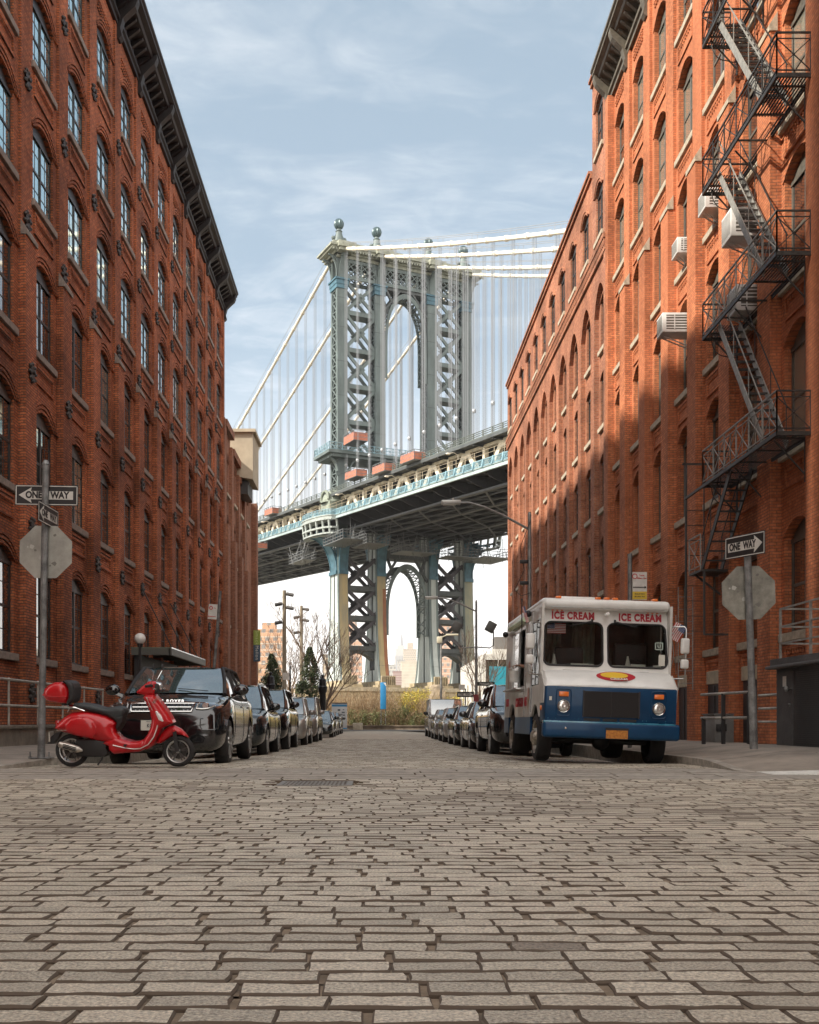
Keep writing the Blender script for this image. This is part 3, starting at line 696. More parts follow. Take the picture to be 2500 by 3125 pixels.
# ================================================================ suspension bridge
steel = M('bridge_steel', (.115, .145, .14), .55, .1, noise=(.5, .28), bump=(3, .15, .05), stretch=(1, 1, .3))
steel_d = M('bridge_steel_dark', (.07, .078, .078), .6, .1, noise=(.6, .3))
steel_pale = M('bridge_pale', (.40, .44, .42), .6, noise=(.6, .2), stretch=(1, 1, .25))
golden = M('bridge_rust_ochre', (.37, .29, .15), .75, noise=(.7, .5), c2=(.24, .21, .14), stretch=(1, 1, .22))
rust = M('bridge_rust', (.30, .13, .06), .8, noise=(1.5, .4), c2=(.20, .08, .045), stretch=(1, 1, .3))
teal = M('bridge_teal', (.055, .13, .17), .5, .1, noise=(.8, .3))
teal_l = M('bridge_sky_teal', (.20, .33, .38), .5, noise=(1, .25))
creamm = M('bridge_cream', (.80, .71, .54), .55, noise=(.8, .22))
cablem = M('cable_cream', (.74, .68, .56), .55, noise=(.5, .15))
ropem = M('rope_grey', (.30, .31, .32), .5, .2)
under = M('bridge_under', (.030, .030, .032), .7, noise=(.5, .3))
orange = M('orange_net', (.42, .14, .08), .7, noise=(2, .25))
BC = Vector((5.85, 221.35, 0)); BA = R(25)
BR = thing('suspension_bridge', 'grey steel suspension bridge crossing high behind the end of the street', 'bridge', BC, (0, 0, BA))
Bz = lambda s: 41.2 + .052 * s
LX = (-14.65, -6.1, 6.1, 14.65)
def legd(z):
    pts = [(8.8, 8.6), (11, 7.4), (14, 6.3), (20, 5.2), (28, 4.6), (40, 4.2), (56, 3.9), (97, 3.1)]
    for (a, da), (b, db) in zip(pts[:-1], pts[1:]):
        if z <= b: return da + (db - da) * (z - a) / (b - a)
    return pts[-1][1]
zs_ = [8.8, 9.8, 11, 12.5, 14, 16.5, 20, 24, 28, 34, 40, 48, 56, 66, 76, 86, 96.5]
for li, x in enumerate(LX):
    m = MB(); hw = 1.08
    for side in (-1, 1):      # near and far plates of the leg
        rings = []
        for z in zs_:
            d = legd(z) / 2; t = .62
            y0, y1 = (side * d, side * (d - t))
            rings.append([(x - hw, y0, z), (x + hw, y0, z), (x + hw, y1, z), (x - hw, y1, z)])
        m.loft(rings, 0, smooth=False)
        rings = []        # raised edge strips on the face
    for z0, z1 in zip(zs_[:-1], zs_[1:]):
        if z1 <= 42:       # closed sides low down, with a groove
            for sx in (-1, 1):
                for s0 in (-1, 1):
                    a0, a1 = legd(z0) / 2 - .5, legd(z1) / 2 - .5
                    xx = x + sx * (hw - .06)
                    m.quad((xx, s0 * .25, z0), (xx, s0 * a0, z0), (xx, s0 * a1, z1), (xx, s0 * .25, z1), 1 if sx < 0 else 0)  # left sides get the paler steel, sunlight put into the colour
                m.quad((x + sx * (hw - .5), -.3, z0), (x + sx * (hw - .5), .3, z0), (x + sx * (hw - .5), .3, z1), (x + sx * (hw - .5), -.3, z1), 2)
    z = 42.5
    while z < 90:          # laced sides above the deck
        for sx in (-1, 1):
            xx = x + sx * (hw - .15); d = legd(z) / 2 - .5
            m.bar((xx, -d, z), (xx, d, z + 2.2), .16, .22, 0); m.bar((xx, d, z), (xx, -d, z + 2.2), .16, .22, 0); m.bar((xx, -d, z), (xx, d, z), .16, .2, 0)
        z += 2.2
    for z0, z1 in ((42, 96.5),):
        m.box(x - .35, x + .35, -.9, .9, z0, z1, 2)
    for z in (12, 17, 22, 27, 32, 46, 51, 60, 67, 74, 81, 87):    # plate joints
        d = legd(z) / 2; m.box(x - hw - .02, x + hw + .02, -d - .02, -d + .15, z, z + .09, 2); 
    o = m.build('tower_leg', [steel, steel_pale, steel_d, golden], BR)
    # weathered plates at the foot of each front face
    m = MB(); zz_ = [9.3, 11, 14, 20, 28, 33.5 if li != 0 else 31]
    if li < 2: zz_ = zz_[:]
    hwf = .95 if li != 2 else .55
    for z0, z1 in zip(zz_[:-1], zz_[1:]):
        m.quad((x - hwf, -legd(z0) / 2 - .03, z0), (x + hwf, -legd(z0) / 2 - .03, z0), (x + hwf, -legd(z1) / 2 - .03, z1), (x - hwf, -legd(z1) / 2 - .03, z1))
    m.build('front_plate', [golden, golden, steel_pale, M('plate_green_ochre', (.30, .28, .18), .7, noise=(.7, .4), c2=(.20, .21, .16), stretch=(1, 1, .25))][li], o)
    if li == 1:
        m = MB()
        for z0, z1 in zip(zz_[:-2], zz_[1:-1]):
            m.quad((x + hwf - .7, -legd(z0) / 2 - .06, z0), (x + hwf + .04, -legd(z0) / 2 - .06, z0), (x + hwf + .04, -legd(z1) / 2 - .06, z1), (x + hwf - .7, -legd(z1) / 2 - .06, z1))
        m.build('front_plate', rust, o)
    # capital band, top brackets
    m = MB(); d = legd(90) / 2
    m.box(x - hw - .3, x + hw + .3, -d - .3, d + .3, 89.7, 90.6); m.box(x - hw - .5, x + hw + .5, -d - .5, d + .5, 90.6, 90.95); m.box(x - hw - .2, x + hw + .2, -d - .2, d + .2, 88.9, 89.7)
    m.build('capital', teal, o)
    # finial
    m = MB(); m.box(x - 1.2, x + 1.2, -1.5, 1.5, 97.7, 98.6)
    m.lathe([(1.25, 98.6), (1.15, 99.2), (.85, 100.0), (.62, 100.9), (.75, 101.1), (.5, 101.3), (.42, 101.6)], (x, 0, 0), 12)
    for sx in (-1, 1): m.sph((x + sx * 1.25, 0, 99.6), .45, 8); m.bar((x + sx * 1.25, 0, 99.4), (x, 0, 100.9), .35)
    m.box(x - .45, x + .45, -2.6, -1.3, 96.9, 98.3)
    fo = m.build('finial', steel, BR)
    m = MB(); prof = [(max(.02, 1.05 * math.sin(math.pi * i / 12)), 102.6 - 1.15 * math.cos(math.pi * i / 12)) for i in range(13)]
    m.lathe(prof, (x, 0, 0), 28, flute=.13); m.build('ball', M('finial_ball', (.055, .09, .095), .35, .3, noise=(1, .3)), fo)
# bracing of the outer pairs
def xpanel(m, xa, xb, z0, z1, y, w=.62, mi=0):
    m.bar((xa, y, z0), (xb, y, z1), .35, w, mi); m.bar((xb, y, z0), (xa, y, z1), .35, w, mi)
    cx, cz = (xa + xb) / 2, (z0 + z1) / 2
    m.prism([(cx - 1.1, cz), (cx, cz + 1.1), (cx + 1.1, cz), (cx, cz - 1.1)], y - .1, y + .1, 'xz', mi)
    for sx, sz in ((xa, z0), (xb, z0), (xa, z1), (xb, z1)):
        dx = 1.0 if sx == xa else -1.0; dz = 1.1 if sz == z0 else -1.1
        m.prism([(sx, sz), (sx + dx, sz), (sx, sz + dz)], y - .1, y + .1, 'xz', mi)
HS = [54.5, 61.9, 69.3, 76.7, 84.3, 91.0]
for xa, xb in ((-13.6, -7.15), (7.15, 13.6)):
    for i, (z0, z1) in enumerate(zip(HS[:-1], HS[1:])):
        m = MB()
        for y in (-1.25, 1.25): xpanel(m, xa, xb, z0 + .4, z1 - .4, y)
        m.build('cross_brace', steel_d if False else steel, BR)
        m = MB(); m.box(xa, xb, -1.45, 1.45, z0 - .45, z0 + .45); m.build('strut', steel, BR)
    LS = [15.6, 21.8, 27.9, 34.4]
    for i, (z0, z1) in enumerate(zip(LS[:-1], LS[1:])):
        m = MB()
        for y in (-1.6, 1.6): xpanel(m, xa, xb, z0 + .35, z1 - .35, y, .72)
        m.build('cross_brace', M('brace_purple_grey', (.05, .045, .05), .6, noise=(1, .3)), BR)
        m = MB(); m.box(xa, xb, -1.8, 1.8, z0 - .5, z0 + .5); m.build('strut', steel_d, BR)
    m = MB()      # low arch under the last strut
    A = [(xa + (xb - xa) * i / 10, 13.2 + 1.5 * math.sin(math.pi * i / 10)) for i in range(11)]
    m.prism([(xa, 11.2), (xa, 15.4), (xb, 15.4), (xb, 11.2)] + [(p[0], p[1]) for p in A[::-1]], -1.2, 1.2, 'xz'); m.build('base_arch', steel_d, BR)
# frieze lattice, cornice
m = MB()
for y in (-1.6, 1.6):
    for xa, xb, n in ((-13.5, -7.2, 2), (-5.0, 5.0, 4), (7.2, 13.5, 2)):
        w_ = (xb - xa) / n
        m.box(xa, xb, y - .15, y + .15, 91.0, 91.7); m.box(xa, xb, y - .15, y + .15, 94.3, 95.0)
        for k in range(n):
            a = xa + k * w_; b = a + w_; m.box(a - .15, a + .15, y - .14, y + .14, 91.7, 94.3)
            for (p, q) in (((a, 91.7), (b, 94.3)), ((b, 91.7), (a, 94.3)), ((a, 93), ((a + b) / 2, 94.3)), (((a + b) / 2, 94.3), (b, 93)), ((b, 93), ((a + b) / 2, 91.7)), (((a + b) / 2, 91.7), (a, 93))):
                m.bar((p[0], y, p[1]), (q[0], y, q[1]), .2, .2)
m.build('frieze_lattice', steel, BR)
m = MB()
for (ex, ey, z0, z1) in ((15.9, 2.0, 95.0, 95.6), (16.5, 2.6, 95.6, 96.1), (17.6, 3.5, 96.1, 96.5), (18.0, 3.9, 96.5, 96.9), (17.2, 3.1, 96.9, 97.75)):
    m.box(-ex, ex, -ey, ey, z0, z1)
for k in range(60): x = -17.4 + k * .59; m.box(x, x + .3, -3.6, -3.3, 95.75, 96.1)
for x in LX:
    m.box(x - 1.9, x + 1.9, -4.6, 4.6, 96.2, 97.3); m.box(x - 1.6, x + 1.6, -4.2, 4.2, 95.6, 96.2)
m.build('tower_cornice', M('bridge_stone_green', (.27, .28, .22), .6, noise=(1.2, .35)), BR)
for x in LX:
    m = MB()
    for sx in (-1, 1):
        if (x == LX[1] and sx < 0) or (x == LX[2] and sx > 0) : pass
        pts = [(x + sx * (1.0 + 1.9 * (1 - math.cos(t))), 91.0 + 4.4 * math.sin(t)) for t in [math.pi / 2 * i / 8 for i in range(9)]]
        for y in (-1.5, 1.5):
            for p, q in zip(pts[:-1], pts[1:]): m.bar((p[0], y, p[1]), (q[0], y, q[1]), .3, .3)
            m.bar((x + sx * 1.05, y, 91), (x + sx * 1.05, y, 95.5), .3)
            for i in range(0, 8): m.bar((x + sx * 1.05, y, pts[i][1]), (pts[i + 1][0], y, pts[i + 1][1]), .14)
            for i in range(1, 8): m.bar((x + sx * 1.05, y, pts[i][1]), (pts[i - 1][0], y, pts[i - 1][1]), .14)
    for p, q in zip(pts[:-1], pts[1:]): m.bar((x, -1.6 - (p[0] - x) * .9 * (1 if sx > 0 else -1) + .9, p[1]), (x, -1.6 - (q[0] - x) * .9 + .9, q[1]), 1.2, .2)
    m.build('bracket', steel, BR)
# arches between the middle legs
def archrib(zs, zc, half, t, y0, y1, mt, name, stem):
    m = MB(); n = 20
    inn = [(-half * math.cos(math.pi * i / n), zs + (zc - zs) * math.sin(math.pi * i / n) ** .9) for i in range(n + 1)]
    outr = [(-(half + t * .55) * math.cos(math.pi * i / n), zs + (zc - zs + t) * math.sin(math.pi * i / n) ** .9) for i in range(n + 1)]
    for y in (y0, y1):
        for i in range(n):
            a, b, c, d = inn[i], inn[i + 1], outr[i + 1], outr[i]
            m.add([(p[0], y - .12, p[1]) for p in (a, b, c, d)] + [(p[0], y + .12, p[1]) for p in (a, b, c, d)], [(0, 1, 2, 3), (7, 6, 5, 4), (0, 4, 5, 1), (1, 5, 6, 2), (2, 6, 7, 3), (3, 7, 4, 0)])
    for i in range(n):
        a, b = inn[i], inn[i + 1]
        m.bar((a[0], y0, a[1]), (b[0], y1, b[1]), .16); m.bar((a[0], y1, a[1]), (b[0], y0, b[1]), .16); m.bar((a[0], y0, a[1]), (a[0], y1, a[1]), .14)
    for sx in (-1, 1):
        for y in (y0, y1): m.box(sx * half, sx * (half + t * .55), y - .12, y + .12, stem, zs)
        z = stem
        while z < zs - 1:
            m.bar((sx * half, y0, z), (sx * half, y1, z + 1.8), .16); m.bar((sx * half, y1, z), (sx * half, y0, z + 1.8), .16); z += 1.8
    m.build(name, mt, BR)
archrib(79.5, 89.2, 4.35, 1.0, -1.5, 1.5, steel, 'upper_arch', 72)
archrib(23.0, 32.4, 4.35, 1.1, -2.1, 2.1, steel, 'lower_arch', 18.5)
m = MB()
m.box(-5, 5, -1.5, 1.5, 90.4, 91.0)
for y in (-1.4, 1.4):
    for sx in (-1, 1):
        m.bar((sx * 5, y, 91), (sx * 3.0, y, 87.6), .45); m.bar((sx * 5, y, 86), (sx * 1.5, y, 90.5), .4); m.bar((sx * 5.0, y, 84), (sx * 4.2, y, 86.5), .3)
m.build('spandrel_truss', steel_d, BR); m = MB()
m.box(-5, 5, -2, 2, 34.5, 36)
for sx in (-1, 1): m.bar((sx * 5, -1.6, 36), (sx * 3.0, -1.6, 31), .5); m.bar((sx * 5, -1.6, 30), (sx * 1.8, -1.6, 35), .45)
m.build('spandrel_truss', steel_d, BR)
# platform round the tower above the deck
m = MB(); m.box(-18.6, 18.6, -4.2, 4.2, 54.6, 55.2); m.box(-17.8, 17.8, -3.6, 3.6, 54.0, 54.6)
for x in (-14.65, 14.65):
    for sx in (-1, 1):
        for i in range(6):
            t0, t1 = math.pi / 2 * i / 6, math.pi / 2 * (i + 1) / 6
            m.bar((x + sx * (1.1 + 2.2 * (1 - math.cos(t0))), -2.2, 50.5 + 3.5 * math.sin(t0)), (x + sx * (1.1 + 2.2 * (1 - math.cos(t1))), -2.2, 50.5 + 3.5 * math.sin(t1)), .9, .3)
pf = m.build('tower_platform', steel, BR)
def railing(m, p, q, h, n, r=.09, mesh=True, posts=True, mi=0, mi2=1):
    p, q = Vector(p), Vector(q)
    for zf in (1.0, .55, .12): m.bar(p + Vector((0, 0, h * zf)), q + Vector((0, 0, h * zf)), r, r, mi)
    for i in range(n + 1):
        a = p.lerp(q, i / n); m.bar(a, a + Vector((0, 0, h)), r * 1.3, r * 1.3, mi)
        if mesh and i < n:
            b = p.lerp(q, (i + 1) / n); m.bar(a + Vector((0, 0, .1)), b + Vector((0, 0, h)), r * .6, r * .6, mi); m.bar(a + Vector((0, 0, h)), b + Vector((0, 0, .1)), r * .6, r * .6, mi)
m = MB()
for p, q, n in (((-18.4, -4.0, 55.2), (18.4, -4.0, 55.2), 26), ((-18.4, -4.0, 55.2), (-18.4, 4.0, 55.2), 6), ((-18.4, 4.0, 55.2), (18.4, 4.0, 55.2), 26), ((18.4, -4, 55.2), (18.4, 4, 55.2), 6)): railing(m, p, q, 1.5, n)
m.build('platform_railing', teal_l, pf)
# ---- deck
S0, S1 = -160, 250
def seg(m, x0, x1, za, zb, s0=S0, s1=S1, mi=0):
    pts = [(x, s, Bz(s) + z) for s in (s0, s1) for z in (za, zb) for x in (x0, x1)]
    m.add(pts, [(0, 1, 3, 2), (4, 6, 7, 5), (0, 4, 5, 1), (2, 3, 7, 6), (0, 2, 6, 4), (1, 5, 7, 3)], mi)
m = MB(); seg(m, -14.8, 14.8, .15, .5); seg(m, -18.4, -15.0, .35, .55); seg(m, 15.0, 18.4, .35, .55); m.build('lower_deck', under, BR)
m = MB(); seg(m, -17.0, -5.0, 5.35, 5.6); seg(m, 5.0, 17.0, 5.35, 5.6); 
for x in (-17, -14.65, -10, -6.1, 6.1, 10, 14.65, 17): seg(m, x - .18, x + .18, 5.1, 5.6)
s = S0
while s < S1:
    for xa, xb in ((-17, -5), (5, 17)): m.box(xa, xb, s - .15, s + .15, Bz(s) + 4.9, Bz(s) + 5.35)
    s += 5.65
m.build('upper_deck', steel_d, BR)
m = MB()
for sx in (-1, 1):
    seg(m, sx * 17.05, sx * 16.85, 5.4, 5.8)
    for dz in (6.05, 6.35, 6.65): seg(m, sx * 17.0, sx * 16.88, dz, dz + .09)
    s = S0
    while s < S1: m.box(sx * 17.02, sx * 16.85, s - .08, s + .08, Bz(s) + 5.5, Bz(s) + 6.74); s += 2.825
m.build('upper_deck_railing', M('rail_dark_green', (.10, .115, .10), .6), BR)
for sx in (-1, 1):      # fascia and walkway railing
    m = MB(); seg(m, sx * 18.35, sx * 18.6, -.1, .42); seg(m, sx * 18.3, sx * 18.75, .42, .50); seg(m, sx * 18.3, sx * 18.7, -.2, -.08); m.build('fascia_girder', M('fascia_grey_blue', (.30, .37, .37), .55, noise=(.6, .25), stretch=(1, .3, 1)), BR)
    m = MB()
    for dz in (.62, 1.55): seg(m, sx * 18.62, sx * 18.50, dz, dz + .11)
    s = S0; k = 0
    while s < S1 - 2.8:
        z0, z1 = Bz(s), Bz(s + 2.825)
        m.prism([(sx * 18.4, z0 + .1), (sx * 18.9, z0 + .5), (sx * 18.65, z0 + 1.75), (sx * 18.4, z0 + 1.75)], s - .13, s + .13, 'xz')
        if -110 < s < 90 and sx < 0:
            for j in range(8):
                a = s + j * 2.825 / 8; b = a + 2.825 / 8 * 2
                m.bar((sx * 18.56, a, Bz(a) + .65), (sx * 18.56, min(b, s + 2.8), Bz(b) + 1.58), .05); m.bar((sx * 18.56, min(b, s + 2.8), Bz(b) + .65), (sx * 18.56, a, Bz(a) + 1.58), .05)
        s += 2.825
    m.build('walkway_railing', teal_l, BR)
    m = MB()
    for dz in (2.4, 3.0): seg(m, sx * 18.42, sx * 18.37, dz, dz + .035)
    s = S0
    while s < S1: m.box(sx * 18.42, sx * 18.36, s - .03, s + .03, Bz(s) + 1.6, Bz(s) + 3.05); s += 2.825
    m.build('walkway_fence', M('fence_tan', (.45, .38, .27), .6), BR)
# trusses
for x in (-14.9, -6.1, 6.1, 14.9):
    m = MB(); seg(m, x - .3, x + .3, .5, 1.1); seg(m, x - .28, x + .28, 4.75, 5.2)
    s = S0 + 11.3 * 4 - 7.66 - .9; s = -7.66 - 11.3 * 13
    while s < S1:
        zb_ = Bz(s)
        if x < 0 or True:
            w = .85 if x == -14.9 else .4
            for ds in (-3.6, 3.6):
                m.bar((x - .22, s + ds, Bz(s + ds) + 1.0), (x - .22, s + ds * .16, zb_ + 4.9), .2, w); m.bar((x + .22, s + ds, Bz(s + ds) + 1.0), (x + .22, s + ds * .16, zb_ + 4.9), .2, w)
                for k in range(5):
                    t = (k + .5) / 5; zc_ = Bz(s) + 1.0 + 4.3 * t; sc_ = s + ds * (1 - t * .84); m.box(x - .25, x + .25, sc_ - .07, sc_ + .07, zc_ - .07, zc_ + .07)
            m.prism([(s - 1.2, zb_ + 5.15), (s + 1.2, zb_ + 5.15), (s + .6, zb_ + 3.9), (s - .6, zb_ + 3.9)], x - .33, x - .25, 'yz')
            sv = s + 5.65; m.box(x - .35, x + .35, sv - .35, sv + .35, Bz(sv) + .9, Bz(sv) + 4.9)
        s += 11.3
    m.build('truss', creamm, BR)
# floor beams with curved cantilever ends
m = MB(); s = S0
while s < S1:
    z = Bz(s)
    m.box(-14.8, 14.8, s - .16, s + .16, z - 1.7, z + .2)
    for sx in (-1, 1):
        n = 7; pts = [(sx * (14.7 + 3.7 * i / n), z - 1.75 + 1.5 * (i / n) ** .6 - .35 * math.sin(math.pi * i / n)) for i in range(n + 1)]
        m.prism([(sx * 14.7, z + .3), (sx * 18.4, z + .3)] + pts[::-1], s - .12, s + .12, 'xz')
    s += 5.65
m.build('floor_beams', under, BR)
m = MB()
for x in (-14.8, -6.2, 6.2, 14.8): seg(m, x - .45, x + .45, -2.0, -1.65)
for x in (-12, -9, -3, 0, 3, 9, 12): seg(m, x - .12, x + .12, -1.85, -1.65)
s = S0
while s < S1 - 12:
    for xa, xb in ((-14.8, -6.2), (-6.2, 6.2), (6.2, 14.8)): m.bar((xa, s, Bz(s) - 1.9), (xb, s + 11.3, Bz(s + 11.3) - 1.9), .3, .2); m.bar((xb, s, Bz(s) - 1.9), (xa, s + 11.3, Bz(s + 11.3) - 1.9), .3, .2)
    s += 11.3
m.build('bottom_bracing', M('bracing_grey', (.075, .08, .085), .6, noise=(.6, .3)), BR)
# bulging balcony round each outer leg, curved brackets, domed niche
for sx in (-1, 1):
    m = MB(); n = 16; R0 = 7.6
    pts = [(sx * (18.4 + 2.6 * math.sin(math.pi * i / n) ** .6), -R0 * math.cos(math.pi * i / n)) for i in range(n + 1)]
    top = [(p[0], p[1], Bz(p[1]) + .45) for p in pts]; bot = [(p[0], p[1], Bz(p[1]) - .3) for p in pts]
    for i in range(n):
        m.quad(bot[i], bot[i + 1], top[i + 1], top[i]); m.bar(top[i], top[i + 1], .3, .2); m.bar(bot[i], bot[i + 1], .5, .3)
        a = Vector(bot[i]); b = Vector(bot[i + 1]); dz = Vector((-sx * .2, 0, -1.6)); m.bar(a + dz, b + dz, .5, .35); m.bar(a + dz * 1.7, b + dz * 1.7, .4, .3)
        if i % 2 == 0: m.bar(a, a + dz * 1.7, .3, .5)
    m.poly(bot); m.poly([(p[0] - sx * .3, p[1], p[2] - 3.0) for p in bot])
    bo = m.build('balcony', M('balcony_stone', (.30, .33, .31), .65, noise=(1, .3)), BR)
    m = MB()
    for i in range(n): railing(m, top[i], top[i + 1], 1.2, 2, .08)
    m.build('balcony_railing', teal_l, bo)
for sx in (-1, 1):
    m = MB(); cx = sx * 16.9; cz = 45.5; n = 12; Rr = 2.5
    def dome(a, b, rr): return (cx + sx * (-1.2 + rr * math.cos(b) * math.cos(a)), rr * math.cos(b) * math.sin(a), cz + rr * math.sin(b))
    for rr, flip in ((Rr, 0), (Rr * .86, 1)):
        for i in range(12):
            for j in range(6):
                a0, a1 = -math.pi + 2 * math.pi * i / 12, -math.pi + 2 * math.pi * (i + 1) / 12; b0, b1 = math.pi / 2 * j / 6, math.pi / 2 * (j + 1) / 6
                if rr < Rr and not abs(a0) < 0: continue
                m.quad(dome(a0, b0, rr), dome(a1, b0, rr), dome(a1, b1, rr), dome(a0, b1, rr))
    m.lathe([(Rr + .25, cz - .35), (Rr + .25, cz + .1), (Rr, cz + .12)], (cx - sx * 1.2, 0, 0), 24)
    arcp = [(cx + sx * 0.9, 1.9 * math.cos(t), cz + .1 + 1.9 * math.sin(t)) for t in [math.pi * i / 12 for i in range(13)]]
    m.tube(arcp, .28, 6); m.tube([(cx - sx * .4, p[1], p[2]) for p in arcp], .22, 6)
    m.add([(cx + sx * .8, p[1], p[2]) for p in arcp] + [(cx + sx * .8, 0, cz)], [(i, i + 1, 13) for i in range(12)], 1)
    m.box(cx - sx * 2.6, cx + sx * 0.8, -2.4, 2.4, cz - 4.0, cz - .3, 0)
    m.build('domed_niche', [M('niche_green', (.22, .25, .20), .6, noise=(1.2, .35)), steel_d], BR)
def qbracket(m, base, dirx, diry, r, h, th):
    """quarter curved bracket growing up and out of a leg"""
    n = 10; pr = []
    for i in range(n + 1):
        t = math.pi / 2 * i / n; pr.append((r * (1 - math.cos(t)), h * math.sin(t)))
    outl = [(0, 0)] + pr + [(r, h + .9), (0, h + .9)]
    w = Vector((-diry, dirx, 0)) * th / 2; d = Vector((dirx, diry, 0)); base = Vector(base)
    for sgn in (-1, 1):      # two webs with openings read as a frame
        o = base + w * sgn
        for a, b in zip(pr[:-1], pr[1:]): m.bar(o + d * a[0] + Vector((0, 0, a[1])), o + d * b[0] + Vector((0, 0, b[1])), .2, .35)
        m.bar(o, o + Vector((0, 0, h + .9)), .3, .3); m.bar(o + Vector((0, 0, h + .7)), o + d * r + Vector((0, 0, h + .7)), .3, .35)
        for k in (2, 4, 6, 8): a = pr[k]; m.bar(o + Vector((0, 0, a[1])), o + d * a[0] + Vector((0, 0, a[1])), .22, .22); m.bar(o + Vector((0, 0, pr[k - 2][1])), o + d * a[0] + Vector((0, 0, a[1])), .16)
    for i in range(n):
        a, b = pr[i], pr[i + 1]; p0 = base + d * a[0] + Vector((0, 0, a[1])); p1 = base + d * b[0] + Vector((0, 0, b[1])); m.add([p0 - w, p0 + w, p1 + w, p1 - w], [(0, 1, 2, 3)])
    m.bar(base - w * 1.2 + Vector((0, 0, -.3)), base + w * 1.2 + Vector((0, 0, -.3)), .7, .7)
for x in LX:
    m = MB(); qbracket(m, (x, -legd(33) / 2 - .1, 31.2), 0, -1, 2.6, 6.6, 1.7); qbracket(m, (x, legd(33) / 2 + .1, 31.2), 0, 1, 2.6, 6.6, 1.7); m.build('curved_bracket', teal, BR)
for sx in (-1, 1):
    m = MB(); qbracket(m, (sx * 15.8, 0, 31.2), sx, 0, 4.6, 6.8, 3.2); m.build('curved_bracket', teal, BR)
# ---- cables and hangers
def kz(s): return (97.6 - .41 * (-s) + .0004 * s * s) if s < 0 else (98.0 - .31 * s + .00025 * s * s - .4 * math.exp(-s / 8))
for x in LX:
    m = MB(); m.tube([(x, s, kz(s)) for s in [S0 + 60 + i * 5.0 for i in range(21)]], .34, 10); m.tube([(x, s, kz(s)) for s in [0 + i * 6.25 for i in range(41)]], .34, 10)
    s = -100 + 1.9
    while s < 245:
        if abs(s) > 3: m.cyl((x, s - .3, kz(s - .3)), (x, s + .3, kz(s + .3)), .46, 10)
        s += 5.65
    c = m.build('main_cable', cablem, BR)
    m = MB()
    for dx in (-.5, .5): m.tube([(x + dx, s, kz(s) + 1.25) for s in [-100 + i * 5.0 for i in range(70)] if abs(s) > 2], .045, 4)
    s = -100
    while s < 245:
        if abs(s) > 3:
            for dx in (-.5, .5): m.bar((x + dx, s, kz(s)), (x + dx, s, kz(s) + 1.25), .05)
        s += 5.65 * 2
    m.build('hand_rope', ropem, c)
hang = []
for x in LX:
    for k in range(-15, 40):
        s = k * 5.65 + 1.9
        if abs(s) < 3: continue
        hang.append((BC.y + math.sin(BA) * x + math.cos(BA) * s, x, s))
hang.sort(); rest = MB()
for i, (d, x, s) in enumerate(hang):
    m = MB() if i < 96 else rest
    zb_ = Bz(s) + 5.6
    for dy in (-.32, .32):
        for dx in (-.12, .12): m.bar((x + dx, s + dy, zb_), (x + dx, s + dy, kz(s)), .058, .058)
    if i < 96:
        if k % 1 == 0: m.sph((x, s, zb_ + 1.2 + (4.5 if x == LX[0] else 3)), .38, 6)
        m.build('hanger', ropem, BR)
tag(rest.build('hanger', ropem, BR), kind='stuff')
# lamps along the deck
s = -120
while s < 60:
    m = MB(); z = Bz(s) - .7; m.bar((-16.2, s, z + 4.6), (-16.2, s, z + 5.4), .12); m.tube([(-16.2, s, z + 5.3), (-17, s, z + 5.6), (-17.8, s, z + 5.4)], .07, 5); m.sph((-18.0, s, z + 5.3), .28, 8, sx=1.6, sz=.6); m.build('deck_lamp', cablem, BR); s += 22.6
# masonry pier
pierm = brickmat('pier_stone', (.52, .42, .27), (.42, .33, .2), (.28, .22, .14), bw=2.2, rh=.8, ms=.04, big=.3)
PI_ = thing('bridge_pier', 'pale stone pier carrying the tower legs behind the bushes', 'pier', BC, (0, 0, BA))
m = MB(); m.box(-21, 21, -8.5, 8.5, -.4, 6.6); m.build('masonry', pierm, PI_)
m = MB(); m.box(-21.6, 21.6, -9.1, 9.1, 6.6, 7.4); m.build('coping', M('pier_coping', (.50, .42, .29), .8, noise=(1, .3)), PI_)
for x in LX:
    m = MB(); m.box(x - 2.6, x + 2.6, -6.2, 6.2, 7.4, 8.0); m.box(x - 1.9, x + 1.9, -5.2, 5.2, 8.0, 8.8)
    for k in range(8): m.box(x - 1.5 + k * .42, x - 1.28 + k * .42, -5.6, -5.2, 8.0, 9.9)
    m.build('leg_footing', M('footing_ochre', (.34, .28, .18), .8, noise=(1, .35)), PI_)
# maintenance platforms (orange netting) on the deck and scaffolds hung below it
def cage(x, s, z, w, d, h, mt, lab, nm='work_platform', cat='work platform', grp=None, sl=0):
    T = thing(nm, lab, cat, BC + Matrix.Rotation(BA, 4, 'Z') @ Vector((x, s, z)), (sl, 0, BA), grp)
    m = MB(); m.box(-w / 2, w / 2, -d / 2, d / 2, 0, .15)
    for sy in (-1, 1):
        for zf in (.35, .7, 1): m.bar((-w / 2, sy * d / 2, h * zf), (w / 2, sy * d / 2, h * zf), .09)
    for sx in (-1, 1):
        for zf in (.35, .7, 1): m.bar((sx * w / 2, -d / 2, h * zf), (sx * w / 2, d / 2, h * zf), .09)
        k = max(2, int(d / 1.2))
        for i in range(k + 1): m.bar((sx * w / 2, -d / 2 + d * i / k, 0), (sx * w / 2, -d / 2 + d * i / k, h), .09)
    m.build('frame', M('scaffold_steel', (.15, .155, .155), .5, .4), T)
    if mt:
        m = MB()
        for sx in (-1, 1): m.box(sx * w / 2 - .03, sx * w / 2 + .03, -d / 2, d / 2, .1, h * .8)
        m.box(-w / 2, w / 2, -d / 2 - .03, -d / 2 + .03, .1, h * .8); m.build('netting', mt, T)
    return T
sl_ = math.atan(.052)
